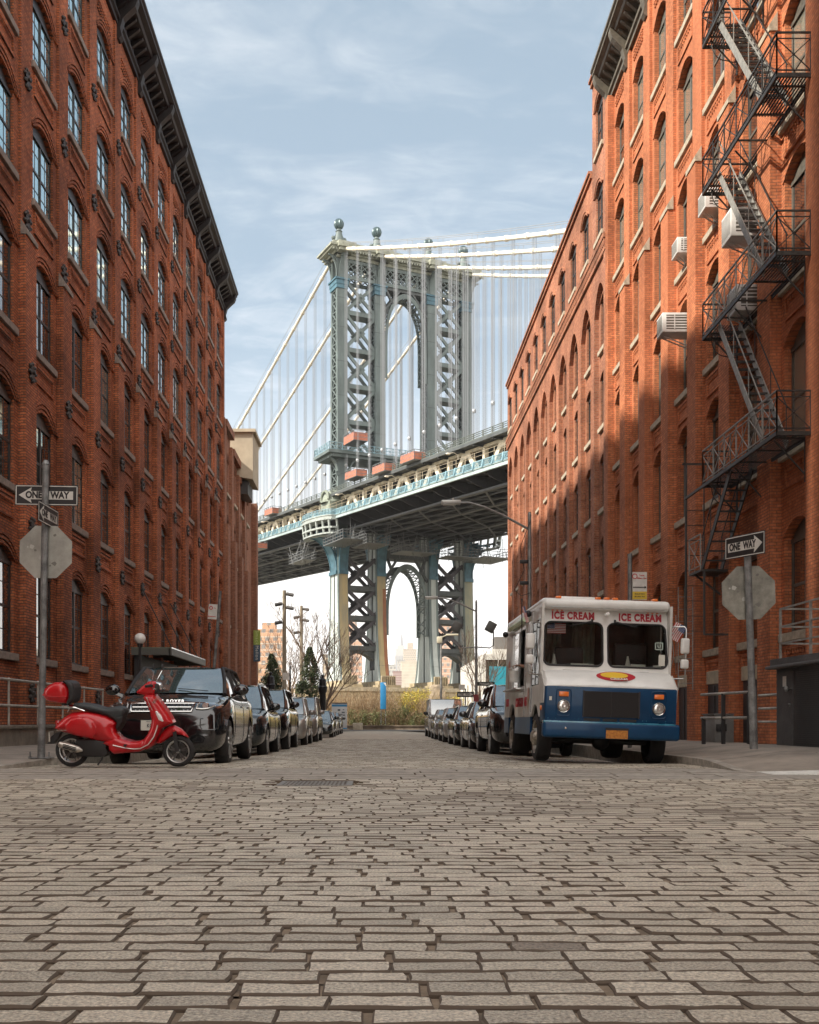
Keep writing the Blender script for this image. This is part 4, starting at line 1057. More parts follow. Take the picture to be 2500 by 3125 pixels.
for i, (s, d, lab) in enumerate(((-38.5, 5.2, 'orange netted work platform on the bridge deck nearest the right warehouse'), (-27, 5.2, 'orange netted work platform on the deck in front of the right hand tower legs'), (-14.5, 5.4, 'orange netted work platform on the deck just right of the left tower leg'), (33, 5.5, 'orange netted work platform on the deck left of the domed niche'), (62, 5.5, 'orange netted work platform on the deck right above the pale bulkhead side of the bridge'))):
    x = -17.3
    cage(x, s, Bz(s) + 5.65 + (1.0 if i == 2 else 0), 2.2, d, 1.7, orange, lab, grp=None, sl=sl_)
cage(-19.8, 38, Bz(38) - 2.2, 2.6, 9, 1.6, orange, 'orange netted cage slung under the bridge fascia left of the tower', sl=sl_)
cage(-14, -7, 56, 3, 5, 2.0, orange, 'orange netted work platform standing on the teal tower gallery')
for i, (x, s, z, w, d) in enumerate(((-17.5, -9, 35.6, 4.5, 10), (-13, -12, 34.8, 5, 7), (-2, -9, 34.5, 8, 5), (8, -9, 34.2, 7, 5), (16.5, -7, 34.6, 7, 9), (-19.2, 9, 34.2, 3, 8))):
    T = cage(x, s, z, w, d, 1.8, None, ['grey scaffold deck hanging beside the leftmost teal bracket', 'grey scaffold deck hanging between the two left tower legs', 'grey scaffold deck hanging over the lower pointed arch', 'grey scaffold deck hanging over the third tower leg', 'grey scaffold deck hanging at the far right tower leg', 'grey scaffold deck behind the leftmost tower leg'][i], 'hanging_scaffold', 'scaffold')
    m = MB(); q = random.Random(i)
    for k in range(16):
        a = (q.uniform(-w / 2, w / 2), q.uniform(-d / 2, d / 2)); m.bar((a[0], a[1], q.uniform(-1, .2)), (a[0] + q.uniform(-1.5, 1.5), a[1] + q.uniform(-1.5, 1.5), q.uniform(2, 5)), .08)
    m.build('hanger_rods', MATS['scaffold_steel'], T)
# ================================================================ cars
from mathutils.bvhtree import BVHTree
def paint(name, c, rough=.22, metal=.0, fl=.3):
    return M(name, c, rough, metal, noise=(3, .08), coat=1.0, spec=.6)
glass_c = M('car_glass', (.012, .015, .016), .02, 0, spec=1, coat=1); glass_c.node_tree.nodes['Principled BSDF'].inputs['IOR'].default_value = 1.75
glass_t = M('car_glass_teal', (.05, .075, .075), .03, 0, spec=1, coat=1); glass_t.node_tree.nodes['Principled BSDF'].inputs['IOR'].default_value = 2.3
rubber = M('tyre_rubber', (.022, .020, .019), .85, noise=(20, .3), bump=(60, .3))
plastic = M('black_plastic', (.018, .016, .016), .55, noise=(30, .3))
chrome = M('chrome', (.75, .74, .72), .12, 1.0)
alloy = M('alloy', (.50, .49, .47), .3, .9, noise=(10, .15))
lens = M('lamp_lens', (.55, .55, .55), .08, .6, coat=1, noise=(40, .5))
dlens = M('lamp_lens_dark', (.10, .09, .09), .08, .5, coat=1, noise=(25, .6))
amber = M('amber_lens', (.75, .22, .03), .15, coat=1)
redl = M('red_lens', (.35, .02, .02), .15, coat=1)
white_p = M('plate_white', (.62, .60, .52), .5); ink = M('ink_dark', (.02, .02, .04), .5)
def wheel_parts(parent, x, y, r, side, w=.22, spokes=5, rimm=None, yaw=0, dish=.0):
    """side +1: outer face towards +x"""
    rimm = rimm or alloy
    T = thing('wheel', None, None, (x, y, r), (0, 0, yaw)); T.parent = parent
    WM[T] = Matrix()
    m = MB(); h = w / 2
    m.lathe([(r * .70, -h), (r * .80, -h * 1.02), (r * .95, -h * .92), (r, -h * .6), (r, h * .6), (r * .95, h * .92), (r * .80, h * 1.02), (r * .70, h), (r * .68, h * .3), (r * .68, -h * .3), (r * .70, -h)], n=32, axis='x')
    m.build('tyre', rubber, T)
    m = MB(); f = side * h
    m.lathe([(r * .72, f * .95), (r * .70, f * 1.0), (r * .66, f * .9), (r * .64, f * .2), (r * .62, f * .15)], n=32, axis='x')
    for k in range(spokes):
        a = 2 * math.pi * k / spokes + .3
        for da in (-.13, .13):
            m.bar((f * .72, .05 * math.cos(a), .05 * math.sin(a)), (f * .88, r * .67 * math.cos(a + da), r * .67 * math.sin(a + da)), .035, .05, up=(1, 0, 0))
    m.cyl((f * .3, 0, 0), (f * .85, 0, 0), r * .16, 14)
    m.build('rim', rimm, T)
    m = MB(); m.cyl((f * .1, 0, 0), (f * .25, 0, 0), r * .6, 20); m.build('brake_disc', M('brake_dark', (.06, .055, .05), .5, .6), T)
    return T
def ring(y, hw, z0, z1, tz=.0, shoulder=.93, crown=.03):
    h = z1 - z0
    half = [(0, z0), (hw * .80, z0), (hw * .95, z0 + .05), (hw * .995, z0 + h * .28), (hw, z0 + h * .55), (hw * .985, z0 + h * .82), (hw * shoulder, z1 - .035), (hw * (shoulder - .16), z1), (0, z1 + crown)]
    pts = [(x, y, z) for x, z in half] + [(-x, y, z) for x, z in half[-2:0:-1]]
    return pts
def patch(bvh, outline, d, parent, mt, name, off=.006, step=.05, th=.0, inset=None, mirror=True):
    """piece of surface that follows the body; d = 'f' front (outline x,z), 's' side (y,z), 'r' rear, 't' top (x,y)"""
    res = []
    sets = [1, -1] if (mirror and d in 'fr' and min(p[0] for p in outline) > .02) or (mirror and d == 's') else [1]
    m = MB()
    ol = []
    for i in range(len(outline)):
        a, b = Vector(outline[i]), Vector(outline[(i + 1) % len(outline)]); n = max(1, int((b - a).length / step))
        for j in range(n): ol.append(a.lerp(b, j / n))
    xs = [p.x for p in ol]; zs = [p.y for p in ol]; pts = list(ol); x = min(xs) + step / 2
    def inside(x, z):
        c_ = False
        for i in range(len(ol)):
            a, b = ol[i], ol[i - 1]
            if (a.y > z) != (b.y > z) and x < (b.x - a.x) * (z - a.y) / (b.y - a.y) + a.x: c_ = not c_
        return c_
    while x < max(xs):
        z = min(zs) + step / 2
        while z < max(zs):
            if inside(x, z) and min((p.x - x) ** 2 + (p.y - z) ** 2 for p in ol) > (step * .4) ** 2: pts.append(Vector((x, z)))
            z += step
        x += step
    r = delaunay_2d_cdt([Vector((p.x, p.y)) for p in pts], [], [list(range(len(ol)))], 1, 1e-5)
    for sg in sets:
        V = []; last = None
        for p in r[0]:
            if d == 'f': o_, dr = Vector((sg * p.x, -3, p.y)), Vector((0, 1, 0))
            elif d == 'r': o_, dr = Vector((sg * p.x, 12, p.y)), Vector((0, -1, 0))
            elif d == 's': o_, dr = Vector((sg * 3, p.x, p.y)), Vector((-sg, 0, 0))
            else: o_, dr = Vector((p.x, p.y, 5)), Vector((0, 0, -1))
            h = bvh.ray_cast(o_, dr)
            if h[0] is None: V.append(last or o_ + dr * 3)
            else: last = h[0] - dr * off + (h[1].normalized() * off * .5 if h[1].dot(-dr) > 0 else Vector()); V.append(last)
        m.add(V, [tuple(f) for f in r[3]], 0, True)
        if sets != [1] : res.append(m.build(name, mt, parent)); m = MB()
    if sets == [1]: res.append(m.build(name, mt, parent))
    return res
BODY = {}
def i_hash(l): return len(l) % 3 != 0   # not every car carries a front plate in the photo
def make_car(label, loc, spec, group='cars parked along the kerbs', name='parked_car', yaw=0, tilt=0):
    S = dict(L=4.4, W=1.86, H=1.62, z0=.24, nose=.78, hood=.98, cowl=1.1, belt=1.02, cowl_y=1.05, ws_y=1.75, roof_end=3.6, rear_y=4.2, deck=1.05, yf=.85, yr=3.5, R=.35, col=None, glass=glass_t,
             grille=(.42, .60, .78), grmat=plastic, head=((.50, .70), (.86, .74), (.84, .64), (.52, .62)), lens=lens, trim=plastic, bars=3, detail=1, rails=False, rearface=False, spokes=5, rim=alloy, taper=.62, arch=plastic, cat='car')
    S.update(spec); hw = S['W'] / 2; L_ = S['L']
    T = thing(name, label, S['cat'], loc, (tilt, 0, yaw), group)
    z0 = S['z0']
    st = [(0.0, .74, z0 + .12, S['nose'] - .10), (.04, .84, z0 + .04, S['nose']), (.14, .92, z0, S['hood'] - .06), (.30, .97, z0, S['hood'] - .01), (S['yf'], 1.0, z0, S['hood'] + .04), (S['cowl_y'], .995, z0, S['cowl']),
          ((S['cowl_y'] + S['roof_end']) / 2, .99, z0, S['belt']), (S['roof_end'], .99, z0, S['belt'] + .02), (S['rear_y'], .97, z0, S['deck']), (L_ - .18, .95, z0 + .02, S['deck'] - .03), (L_ - .05, .88, z0 + .06, S['deck'] - .12), (L_, .80, z0 + .14, S['deck'] - .25)]
    m = MB(); m.loft([ring(y, hw * k, a, b) for y, k, a, b in st], 0, caps=True)
    body = m.build('body', S['col'], T)
    cut = MB()
    for y in (S['yf'], S['yr']):
        for sx in (-1, 1): cut.cyl((sx * (hw - .27), y, S['R'] * 1.0), (sx * (hw + .3), y, S['R'] * 1.0), S['R'] + .055, 28)
    co = cut.build('cut', plastic)
    # weld, smooth, cut the wheel arches
    bm = bmesh.new(); bm.from_mesh(body.data); bmesh.ops.remove_doubles(bm, verts=bm.verts, dist=1e-4); bmesh.ops.recalc_face_normals(bm, faces=bm.faces)
    bm.to_mesh(body.data); bm.free()
    bm = bmesh.new(); bm.from_mesh(co.data); bmesh.ops.remove_doubles(bm, verts=bm.verts, dist=1e-4); bmesh.ops.recalc_face_normals(bm, faces=bm.faces); bm.to_mesh(co.data); bm.free()
    body.parent = None; T_m = T
    bake(body, [('SUBSURF', dict(levels=2, render_levels=2))])
    dgm = BVHTree.FromPolygons([v.co for v in body.data.vertices], [tuple(p.vertices) for p in body.data.polygons])
    bake(body, [('BOOLEAN', dict(object=co, operation='DIFFERENCE', solver='EXACT'))])
    bpy.data.objects.remove(co); body.parent = T
    body.data.polygons.foreach_set('use_smooth', [True] * len(body.data.polygons)); body.data.set_sharp_from_angle(angle=R(40))
    m = MB(); m.box(-hw + .3, hw - .3, .6, L_ - .4, .2, z0 + .25); m.build('underbody', plastic, T)
    # greenhouse
    cy, wy, re, ry = S['cowl_y'], S['ws_y'], S['roof_end'], S['rear_y']; H = S['H']; bz = S['belt'] - .03; cz = S['cowl'] - .02; dz = S['deck'] - .03
    wb = hw * .90; wr = hw * S['taper'] + .06
    def prof(yy):      # (half width low, z low, half width top, z top)
        return None
    n = 9
    A = [(wb * .93, cy - .05, cz), (wr * .96, wy, H - .055)]
    m = MB()           # windscreen, bowed
    g1 = []
    for i in range(5):
        t = i / 4; row = []
        for k in range(n):
            u = -1 + 2 * k / (n - 1); hwid = A[0][0] + (A[1][0] - A[0][0]) * t
            row.append((u * hwid, A[0][1] + (A[1][1] - A[0][1]) * t + .16 * u * u * (1 - t * .4) - .03 * math.sin(math.pi * t), A[0][2] + (A[1][2] - A[0][2]) * t))
        g1.append(row)
    m.loft(g1, 0, closed=False, caps=False); m.build('windscreen', S['glass'], T)
    yo = .16
    Bp = dict(a=(wb * .93, cy - .05 + yo, cz), b=(wr * .96, wy + yo * .6, H - .06), c=(wr * .97, re, H - .07), d=(wb * .90, ry, dz))
    for sx in (-1, 1):
        a, b, c, d = [Vector((sx * Bp[k][0], Bp[k][1], Bp[k][2])) for k in 'abcd']
        e = Vector((sx * wb, cy + .25, bz)); f = Vector((sx * wb, re + .0, bz))
        m = MB(); g2 = []
        ys_ = [0, .2, .4, .6, .8, 1]
        low = [a, e] + [e.lerp(f, t) for t in (.33, .66)] + [f, d]
        top = [a.lerp(b, .02), b.lerp(a, .25)] + [b, b.lerp(c, .5), c, d.lerp(c, .05)]
        for lo, hi in zip(low, top): g2.append([lo, lo.lerp(hi, .5) + Vector((sx * .02, 0, 0)), hi])
        m.loft(g2, 0, closed=False, caps=False); m.build('side_glass', glass_c, T)
        m = MB()
        m.tube([a - Vector((0, .04, .03)), a.lerp(b, .5) + Vector((sx * .01, 0, .012)), b, b.lerp(c, .33) + Vector((0, 0, .015)), b.lerp(c, .66) + Vector((0, 0, .012)), c, d], .035, 8)
        for t in (.36, .74):
            p = e.lerp(f, t); q = b.lerp(c, t * .9 - .04); m.bar(p + Vector((sx * .01, 0, 0)), q + Vector((sx * .005, 0, 0)), .07, .05)
        m.bar(e + Vector((sx * .012, -.1, .0)), f + Vector((sx * .012, .1, .0)), .03, .04)
        m.build('pillar', S['trim'] if S.get('dark_pillar') else S['col'], T)
        if S['rails']:
            m = MB(); m.tube([b + Vector((-sx * .03, .1, .05)), b.lerp(c, .5) + Vector((-sx * .03, 0, .085)), c + Vector((-sx * .03, -.1, .06))], .02, 6); m.build('roof_rail', chrome if S['rails'] == 'c' else plastic, T)
        # mirror
        m = MB(); mc = Vector((sx * (hw + .10), cy + .18, bz + .13))
        m.sph(mc, .12, 14, sx=1.05, sy=.62, sz=.78); m.bar((sx * (hw - .06), cy + .2, bz + .03), mc - Vector((sx * .05, 0, .05)), .06, .05)
        m.build('mirror', S.get('mirror', S['col']), T)
    m = MB(); rr = []
    for i in range(6):
        t = i / 5; y = (wy - .02) + (re + .04 - wy) * t; zc = H - .055 + .05 * math.sin(math.pi * (.12 + .76 * t)); row = []
        for k in range(n): u = -1 + 2 * k / (n - 1); row.append((u * wr, y + .10 * u * u * (1 - t), zc - .045 * u ** 4 + .0))
        rr.append(row)
    m.loft(rr, 0, closed=False, caps=False); m.loft([[(p[0], p[1], p[2] - .03) for p in r_] for r_ in rr], 0, closed=False, caps=False); m.build('roof', S['col'], T)
    m = MB(); g3 = []
    for i in range(4):
        t = i / 3; row = []
        for k in range(n): u = -1 + 2 * k / (n - 1); row.append((u * (wr * .97 + (wb * .9 - wr * .97) * t), re + (ry - re) * t - .06 * u * u, H - .07 + (dz - H + .07) * t))
        g3.append(row)
    m.loft(g3, 0, closed=False, caps=False); m.build('rear_window', glass_c, T)
    # wheels
    for y in (S['yf'], S['yr']):
        for sx in (-1, 1): wheel_parts(T, sx * (hw - .13), y, S['R'], sx, spokes=S['spokes'], rimm=S['rim'])
    # lamps, grille, bumper
    gx, gz0, gz1 = S['grille']
    patch(dgm, [(-gx, gz0), (gx, gz0), (gx * 1.04, gz1), (-gx * 1.04, gz1)], 'f', T, S['grmat'], 'grille', .008)
    gr = T.children[-1]
    for k in range(S['bars']):
        z = gz0 + (gz1 - gz0) * (k + .5) / S['bars']; m = MB(); pp = []
        for i in range(9):
            x = -gx * .96 + gx * 1.92 * i / 8; h = dgm.ray_cast(Vector((x, -3, z)), Vector((0, 1, 0))); pp.append((x, (h[0].y if h[0] else 0) - .016, z))
        m.tube(pp, .011, 6); m.build('grille_bar', S.get('barmat', chrome), gr)
    patch(dgm, S['head'], 'f', T, S['lens'], 'headlight', .010, .035)
    patch(dgm, [(.40, z0 + .10), (.74, z0 + .12), (.72, z0 + .26), (.44, z0 + .24)], 'f', T, plastic, 'air_intake', .006) if S['detail'] else None
    patch(dgm, [(-.6, z0 + .06), (.6, z0 + .06), (.55, z0 + .17), (-.55, z0 + .17)], 'f', T, plastic, 'lower_intake', .006)
    # door seams and handles, sill trim
    if True:
        for y in (cy + .28, (cy + re) / 2 + .28, re + .02):
            for sg in (-1, 1):
                m = MB()
                pp = []
                for i in range(7):
                    z = z0 + .12 + (bz - z0 - .16) * i / 6; h = dgm.ray_cast(Vector((sg * 3, y, z)), Vector((-sg, 0, 0)))
                    if h[0]: pp.append(h[0] + Vector((sg * .001, 0, 0)))
                if len(pp) > 2: m.tube(pp, .006, 4); m.build('door_seam', plastic, T)
    for y in ((cy + re) / 2 + .12, re - .12):
        for sg in (-1, 1):
            h = dgm.ray_cast(Vector((sg * 3, y, bz - .14)), Vector((-sg, 0, 0)))
            if h[0]: m = MB(); m.bbox(h[0].x - .02 * 1, h[0].x + .02, y - .1, y + .1, bz - .155, bz - .125, .008, 0, 1); m.build('door_handle', S.get('handle', S['col']), T)
    patch(dgm, [(S['yf'] + S['R'] + .1, z0 + .01), (S['yr'] - S['R'] - .1, z0 + .01), (S['yr'] - S['R'] - .1, z0 + .12), (S['yf'] + S['R'] + .1, z0 + .12)], 's', T, S['arch'], 'sill_trim', .008, .12)
    if S.get('plate', True):
        h = dgm.ray_cast(Vector((0, -3, S.get('pz', .5))), Vector((0, 1, 0))); m = MB(); y = h[0].y - .02; m.box(-.155, .155, y, y + .02, S.get('pz', .5) - .075, S.get('pz', .5) + .075); m.build('number_plate', S.get('platem', white_p), T) if i_hash(label) else None
    # wipers
    m = MB()
    for x in (-.1, .55): m.bar((x, cy - .02, cz + .03), (x - .5, cy + .02, cz + .07), .016, .012)
    m.build('wiper', plastic, T)
    return T, dgm
blk = paint('paint_black', (.008, .008, .009), .10)
blk2 = paint('paint_black_teal', (.012, .018, .02), .12)
dk = paint('paint_charcoal', (.035, .037, .038), .18)
slv = paint('paint_silver', (.36, .35, .32), .28, .4)
slv2 = paint('paint_warm_grey', (.24, .22, .20), .25, .3)
wht = paint('paint_white', (.55, .54, .52), .3)
cols = [((-3.27, 16.0), dict(col=blk, L=4.37, W=1.92, H=1.66, z0=.22, nose=.86, hood=1.02, cowl=1.19, belt=1.12, cowl_y=1.12, ws_y=1.80, roof_end=3.45, rear_y=4.15, deck=1.15, yf=.86, yr=3.52, R=.37, glass=glass_t, lens=dlens,
          grille=(.47, .855, .985), grmat=alloy, head=((.52, .90), (.56, .985), (.90, 1.02), (.90, .93), (.70, .885)), bars=0, detail=0, plate=False, spokes=7, taper=.66, dark_pillar=True), 'glossy black sport utility vehicle parked right behind the red scooter'),
        ((-3.3, 22.4), dict(col=blk2, L=4.6, W=1.88, H=1.66, hood=.98, nose=.8, cowl=1.1, rails='c', lens=dlens, R=.36, glass=glass_t), 'black crossover with silver roof rails, second in the left row'),
        ((-3.35, 28.2), dict(col=blk, L=5.0, W=1.98, H=1.78, z0=.32, nose=.98, hood=1.12, cowl=1.24, belt=1.2, deck=1.2, cowl_y=1.2, ws_y=1.8, roof_end=4.3, rear_y=4.8, yf=.95, yr=3.95, R=.39, grille=(.62, .78, 1.05), bars=4, head=((.66, .90), (.90, .92), (.90, 1.04), (.66, 1.04)), taper=.7), 'tall black sport utility vehicle with a chrome barred grille, third in the left row'),
        ((-3.2, 34.9), dict(col=slv, L=4.4, W=1.82, H=1.72, hood=1.0, nose=.82, cowl=1.12, belt=1.06, mirror=slv2, cowl_y=1.15, R=.35, taper=.68), 'silver compact utility car, fourth in the left row'),
        ((-3.2, 40.6), dict(col=slv2, L=4.8, W=1.94, H=1.88, hood=1.05, nose=.85, cowl=1.18, belt=1.12, deck=1.1, cowl_y=.95, ws_y=1.7, roof_end=4.5, rear_y=4.75, yf=.9, yr=3.9, taper=.76), 'tall grey minivan, fifth in the left row'),
        ((-2.95, 51.0), dict(col=blk2, L=4.7, W=1.84, H=1.42, z0=.18, nose=.66, hood=.80, cowl=.92, belt=.92, deck=.98, cowl_y=1.35, ws_y=2.05, roof_end=3.5, rear_y=4.3, yf=.9, yr=3.7, R=.32, grille=(.4, .45, .58), head=((.5, .58), (.84, .62), (.82, .70), (.54, .66))), 'low black sedan parked apart from the tall cars on the left'),
        ((-3.0, 58.5), dict(col=slv, L=4.5, W=1.8, H=1.42, z0=.18, nose=.66, hood=.82, cowl=.92, belt=.92, deck=.96, cowl_y=1.3, ws_y=2.0, R=.32, grille=(.4, .45, .58), head=((.5, .58), (.84, .62), (.82, .70), (.54, .66))), 'silver sedan half hidden behind the low black sedan'),
        ((-3.0, 65.5), dict(col=dk, L=4.5, W=1.8, H=1.45, z0=.18, nose=.68, hood=.84, cowl=.94, belt=.93, deck=.96, cowl_y=1.3, ws_y=2.0, R=.32, grille=(.4, .45, .58), head=((.5, .58), (.84, .62), (.82, .70), (.54, .66))), 'dark sedan at the far end of the left row, beside the map board'),
        ((3.62, 23.6), dict(col=blk, L=4.8, W=1.94, H=1.74, z0=.3, nose=.92, hood=1.08, cowl=1.2, belt=1.14, deck=1.15, roof_end=4.1, rear_y=4.6, yf=.92, yr=3.8, R=.38, taper=.7), 'black sport utility vehicle tucked right behind the ice cream truck'),
        ((3.62, 29.4), dict(col=dk, L=4.7, W=1.86, H=1.47, z0=.2, nose=.70, hood=.88, cowl=.98, belt=.96, deck=1.0, cowl_y=1.3, ws_y=2.0, roof_end=3.6, rear_y=4.35, R=.34, grille=(.45, .5, .66), head=((.5, .62), (.86, .66), (.84, .76), (.54, .72))), 'charcoal sedan, second car behind the ice cream truck'),
        ((3.62, 35.2), dict(col=blk2, L=4.7, W=1.86, H=1.46, z0=.2, nose=.70, hood=.88, cowl=.98, belt=.96, deck=1.0, cowl_y=1.3, ws_y=2.0, roof_end=3.6, rear_y=4.35, R=.34, grille=(.45, .5, .66), head=((.5, .62), (.86, .66), (.84, .76), (.54, .72))), 'black sedan with a chrome framed grille, third car behind the ice cream truck'),
        ((3.6, 41.2), dict(col=slv, L=4.5, W=1.82, H=1.46, z0=.2, nose=.70, hood=.88, cowl=.98, belt=.96, deck=1.0, cowl_y=1.25, ws_y=1.95, R=.33, grille=(.45, .5, .62), head=((.5, .60), (.86, .64), (.84, .74), (.54, .70))), 'silver sedan with red tinted lamps, fourth car behind the ice cream truck'),
        ((3.6, 47.2), dict(col=slv2, L=4.5, W=1.82, H=1.46, z0=.2, nose=.70, hood=.88, cowl=.98, belt=.96, deck=1.0, cowl_y=1.25, ws_y=1.95, R=.33, grille=(.45, .5, .62), head=((.5, .60), (.86, .64), (.84, .74), (.54, .70))), 'warm grey sedan in front of the white van at the right'),
        ((3.75, 54.0), dict(col=wht, L=5.2, W=1.98, H=2.1, z0=.28, nose=.9, hood=1.1, cowl=1.25, belt=1.2, deck=1.2, cowl_y=.8, ws_y=1.45, roof_end=5.0, rear_y=5.15, yf=.85, yr=4.2, R=.35, taper=.8, mirror=plastic, cat='van'), 'white delivery van closing the right hand row of parked vehicles')]
for i, ((x, y), sp, lab) in enumerate(cols):
    T, dgm = make_car(lab, (x, y, g(x, y + 2) + .0), sp, name='parked_van' if 'van ' in lab and 'white' in lab else 'parked_car')
    T['group'] = 'vehicles parked along the kerbs'
    if i == 0:
        hero, hb = T, dgm
def fy(b, x, z): h = b.ray_cast(Vector((x, -3, z)), Vector((0, 1, 0))); return h[0].y if h[0] else 0
# front of the large black car
m = MB()
for (zc, hh) in ((.952, .026), (.888, .026)):
    for k in range(15):
        x = -.43 + k * .0615
        hx = [(x + .026 * math.cos(a), zc + hh * .8 * math.sin(a)) for a in [math.pi / 3 * q for q in range(6)]]
        m.add([(p[0], fy(hb, p[0], p[1]) - .020, p[1]) for p in hx], [(0, 1, 2, 3, 4, 5)])
m.build('grille_hole', plastic, [c for c in hero.children if c.name.startswith('grille')][0])
m = MB()
for pts in ([(-.49, .98), (.49, .98)], [(-.46, .855), (.46, .855)], [(-.49, .98), (-.46, .855)], [(.49, .98), (.46, .855)], [(-.45, .92), (.45, .92)]):
    pp = [(pts[0][0] + (pts[1][0] - pts[0][0]) * t, pts[0][1] + (pts[1][1] - pts[0][1]) * t) for t in [i / 8 for i in range(9)]]
    m.tube([(a, fy(hb, a, b) - .018, b) for a, b in pp], .010, 6)
m.build('grille_frame', chrome, hero)
m = MB(); m.lathe([(.0, -.02), (.03, -.02), (.032, -.008), (.0, -.002)], (.27, fy(hb, .27, .89) - .02, .89), 16, 0, 'y'); o = m.build('badge', M('badge_dark', (.05, .07, .05), .3, .5), hero)
for sx in (-1, 1):
    m = MB(); x = sx * .66; m.lathe([(.0, -.03), (.045, -.03), (.05, -.015), (.055, .0)], (x, fy(hb, x, .945) - .012, .945), 20, 0, 'y'); m.build('projector_lens', chrome, hero)
    m = MB(); pp = [(sx * a, b) for a, b in ((.53, .90), (.54, .965), (.56, .985))]; m.tube([(a, fy(hb, a, b) - .02, b) for a, b in pp], .012, 6)
    pp = [(sx * a, b) for a, b in ((.53, .90), (.62, .893), (.70, .90), (.78, .935), (.88, .955))]; m.tube([(a, fy(hb, a, b) - .02, b) for a, b in pp], .010, 6); m.build('light_strip', M('lamp_strip', (.8, .8, .76), .15, .5), hero)
    patch(hb, [(sx * .60, .57) if sx > 0 else (-.87, .57), (sx * .87, .57) if sx > 0 else (-.60, .57), (.87, .74) if sx > 0 else (-.58, .74), (.58, .74) if sx > 0 else (-.87, .74)], 'f', hero, plastic, 'air_intake', .008, mirror=False)
    m = MB(); pp = [(sx * a, b) for a, b in ((.60, .72), (.60, .62), (.63, .575), (.80, .575), (.86, .60), (.87, .74), (.60, .745), (.60, .72))]
    m.tube([(a, fy(hb, a, b) - .014, b) for a, b in pp], .008, 6); m.build('intake_frame', dk, hero)
patch(hb, [(-.56, .50), (.56, .50), (.52, .80), (-.52, .80)], 'f', hero, plastic, 'lower_grille', .006)
m = MB(); y = fy(hb, -.1, .64) - .02; m.box(-.30, .005, y - .01, y, .565, .72); o = m.build('number_plate', white_p, hero)
txt('KGJ', .085, ink, o, (-.155, y - .013, .635), ext=.002, bold=.001, sx=.75); txt('NEW YORK', .028, ink, o, (-.145, y - .013, .700), ext=.001)
txt('RANGE ROVER', .062, chrome, hero, (0, fy(hb, 0, 1.02) - .035, 1.018), rot=(R(62), 0, 0), ext=.004, bold=.002, sx=1.12, space=1.42)
m = MB(); m.box(.42, .56, 1.33, 1.335, 1.23, 1.27); m.build('windscreen_sticker', white_p, hero)
# small lettering plates on others stay plain
# ================================================================ ice cream truck
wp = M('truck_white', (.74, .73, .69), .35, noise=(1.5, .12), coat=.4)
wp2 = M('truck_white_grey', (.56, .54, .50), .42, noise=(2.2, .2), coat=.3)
bp_ = M('truck_blue', (.004, .045, .115), .38, noise=(2, .2), coat=.15, spec=.3)
bl_ = M('truck_blue_pale', (.03, .17, .26), .25, noise=(4, .3), coat=.8)
redm = M('letter_red', (.42, .012, .025), .5); orl = M('marker_orange', (.85, .20, .03), .3, coat=.5)
wgl = M('windscreen_clear', (.75, .82, .80), .0, trans=1.0); wgl.node_tree.nodes['Principled BSDF'].inputs['IOR'].default_value = 1.5
TK = thing('ice_cream_truck', 'white and blue ice cream truck parked at the right kerb facing the camera', 'truck', (3.66, 16.35, g(3.6, 17) + .0), (0, R(1.9), 0))
def rr(x0, x1, z0, z1, r, n=6):
    pts = []
    for cx, cz, a0 in ((x1 - r, z1 - r, 0), (x0 + r, z1 - r, 90), (x0 + r, z0 + r, 180), (x1 - r, z0 + r, 270)):
        for i in range(n): a = R(a0 + 90 * i / (n - 1)); pts.append((cx + r * math.cos(a), cz + r * math.sin(a)))
    return pts
def frame_with_hole(m, outer, hole, f, th, mi=0):
    """outer rect (x0,x1,z0,z1) corner-mapped to a rounded hole; f(x,z)->(x,y,z)"""
    x0, x1, z0, z1 = outer; n = len(hole); cx = sum(p[0] for p in hole) / n; cz = sum(p[1] for p in hole) / n; O = []
    k = n // 4
    cor = [(x1, z1), (x0, z1), (x0, z0), (x1, z0)]
    for q in range(4):
        for i in range(k):
            O.append(cor[q])
    A = [f(*p) for p in O]; B = [f(*p) for p in hole]; C = [(p[0], p[1] + th, p[2]) for p in B]
    m.add(A + B + C, [(i, (i + 1) % n, n + (i + 1) % n, n + i) for i in range(n)] + [(n + i, n + (i + 1) % n, 2 * n + (i + 1) % n, 2 * n + i) for i in range(n)], mi)
fw = lambda x, z: (x * (1.045 - .035 * (z - 1.45)) / 1.045, .52 + .20 * (z - 1.45), z)     # raked front wall
m = MB(); m2 = MB(); m3 = MB()
holeL = rr(-1.0, -.045, 1.56, 2.27, .10); holeR = rr(.045, 1.0, 1.56, 2.27, .10)
frame_with_hole(m, (-1.045, 0, 1.45, 2.36), holeL, fw, .06); frame_with_hole(m, (0, 1.045, 1.45, 2.36), holeR, fw, .06)
m.add([fw(-1.045, 2.36), fw(1.045, 2.36), fw(1.035, 2.60), fw(-1.035, 2.60)], [(0, 1, 2, 3)])
m.build('front_panel', wp, TK)
for hole in (holeL, holeR):
    m = MB(); m.tube([(fw(*p)[0], fw(*p)[1] - .004, fw(*p)[2]) for p in hole], .017, 6, closed=True); m.build('window_gasket', plastic, TK)
    m = MB(); m.poly([(fw(*p)[0], fw(*p)[1] + .03, fw(*p)[2]) for p in hole]); m.build('windscreen', wgl, TK)
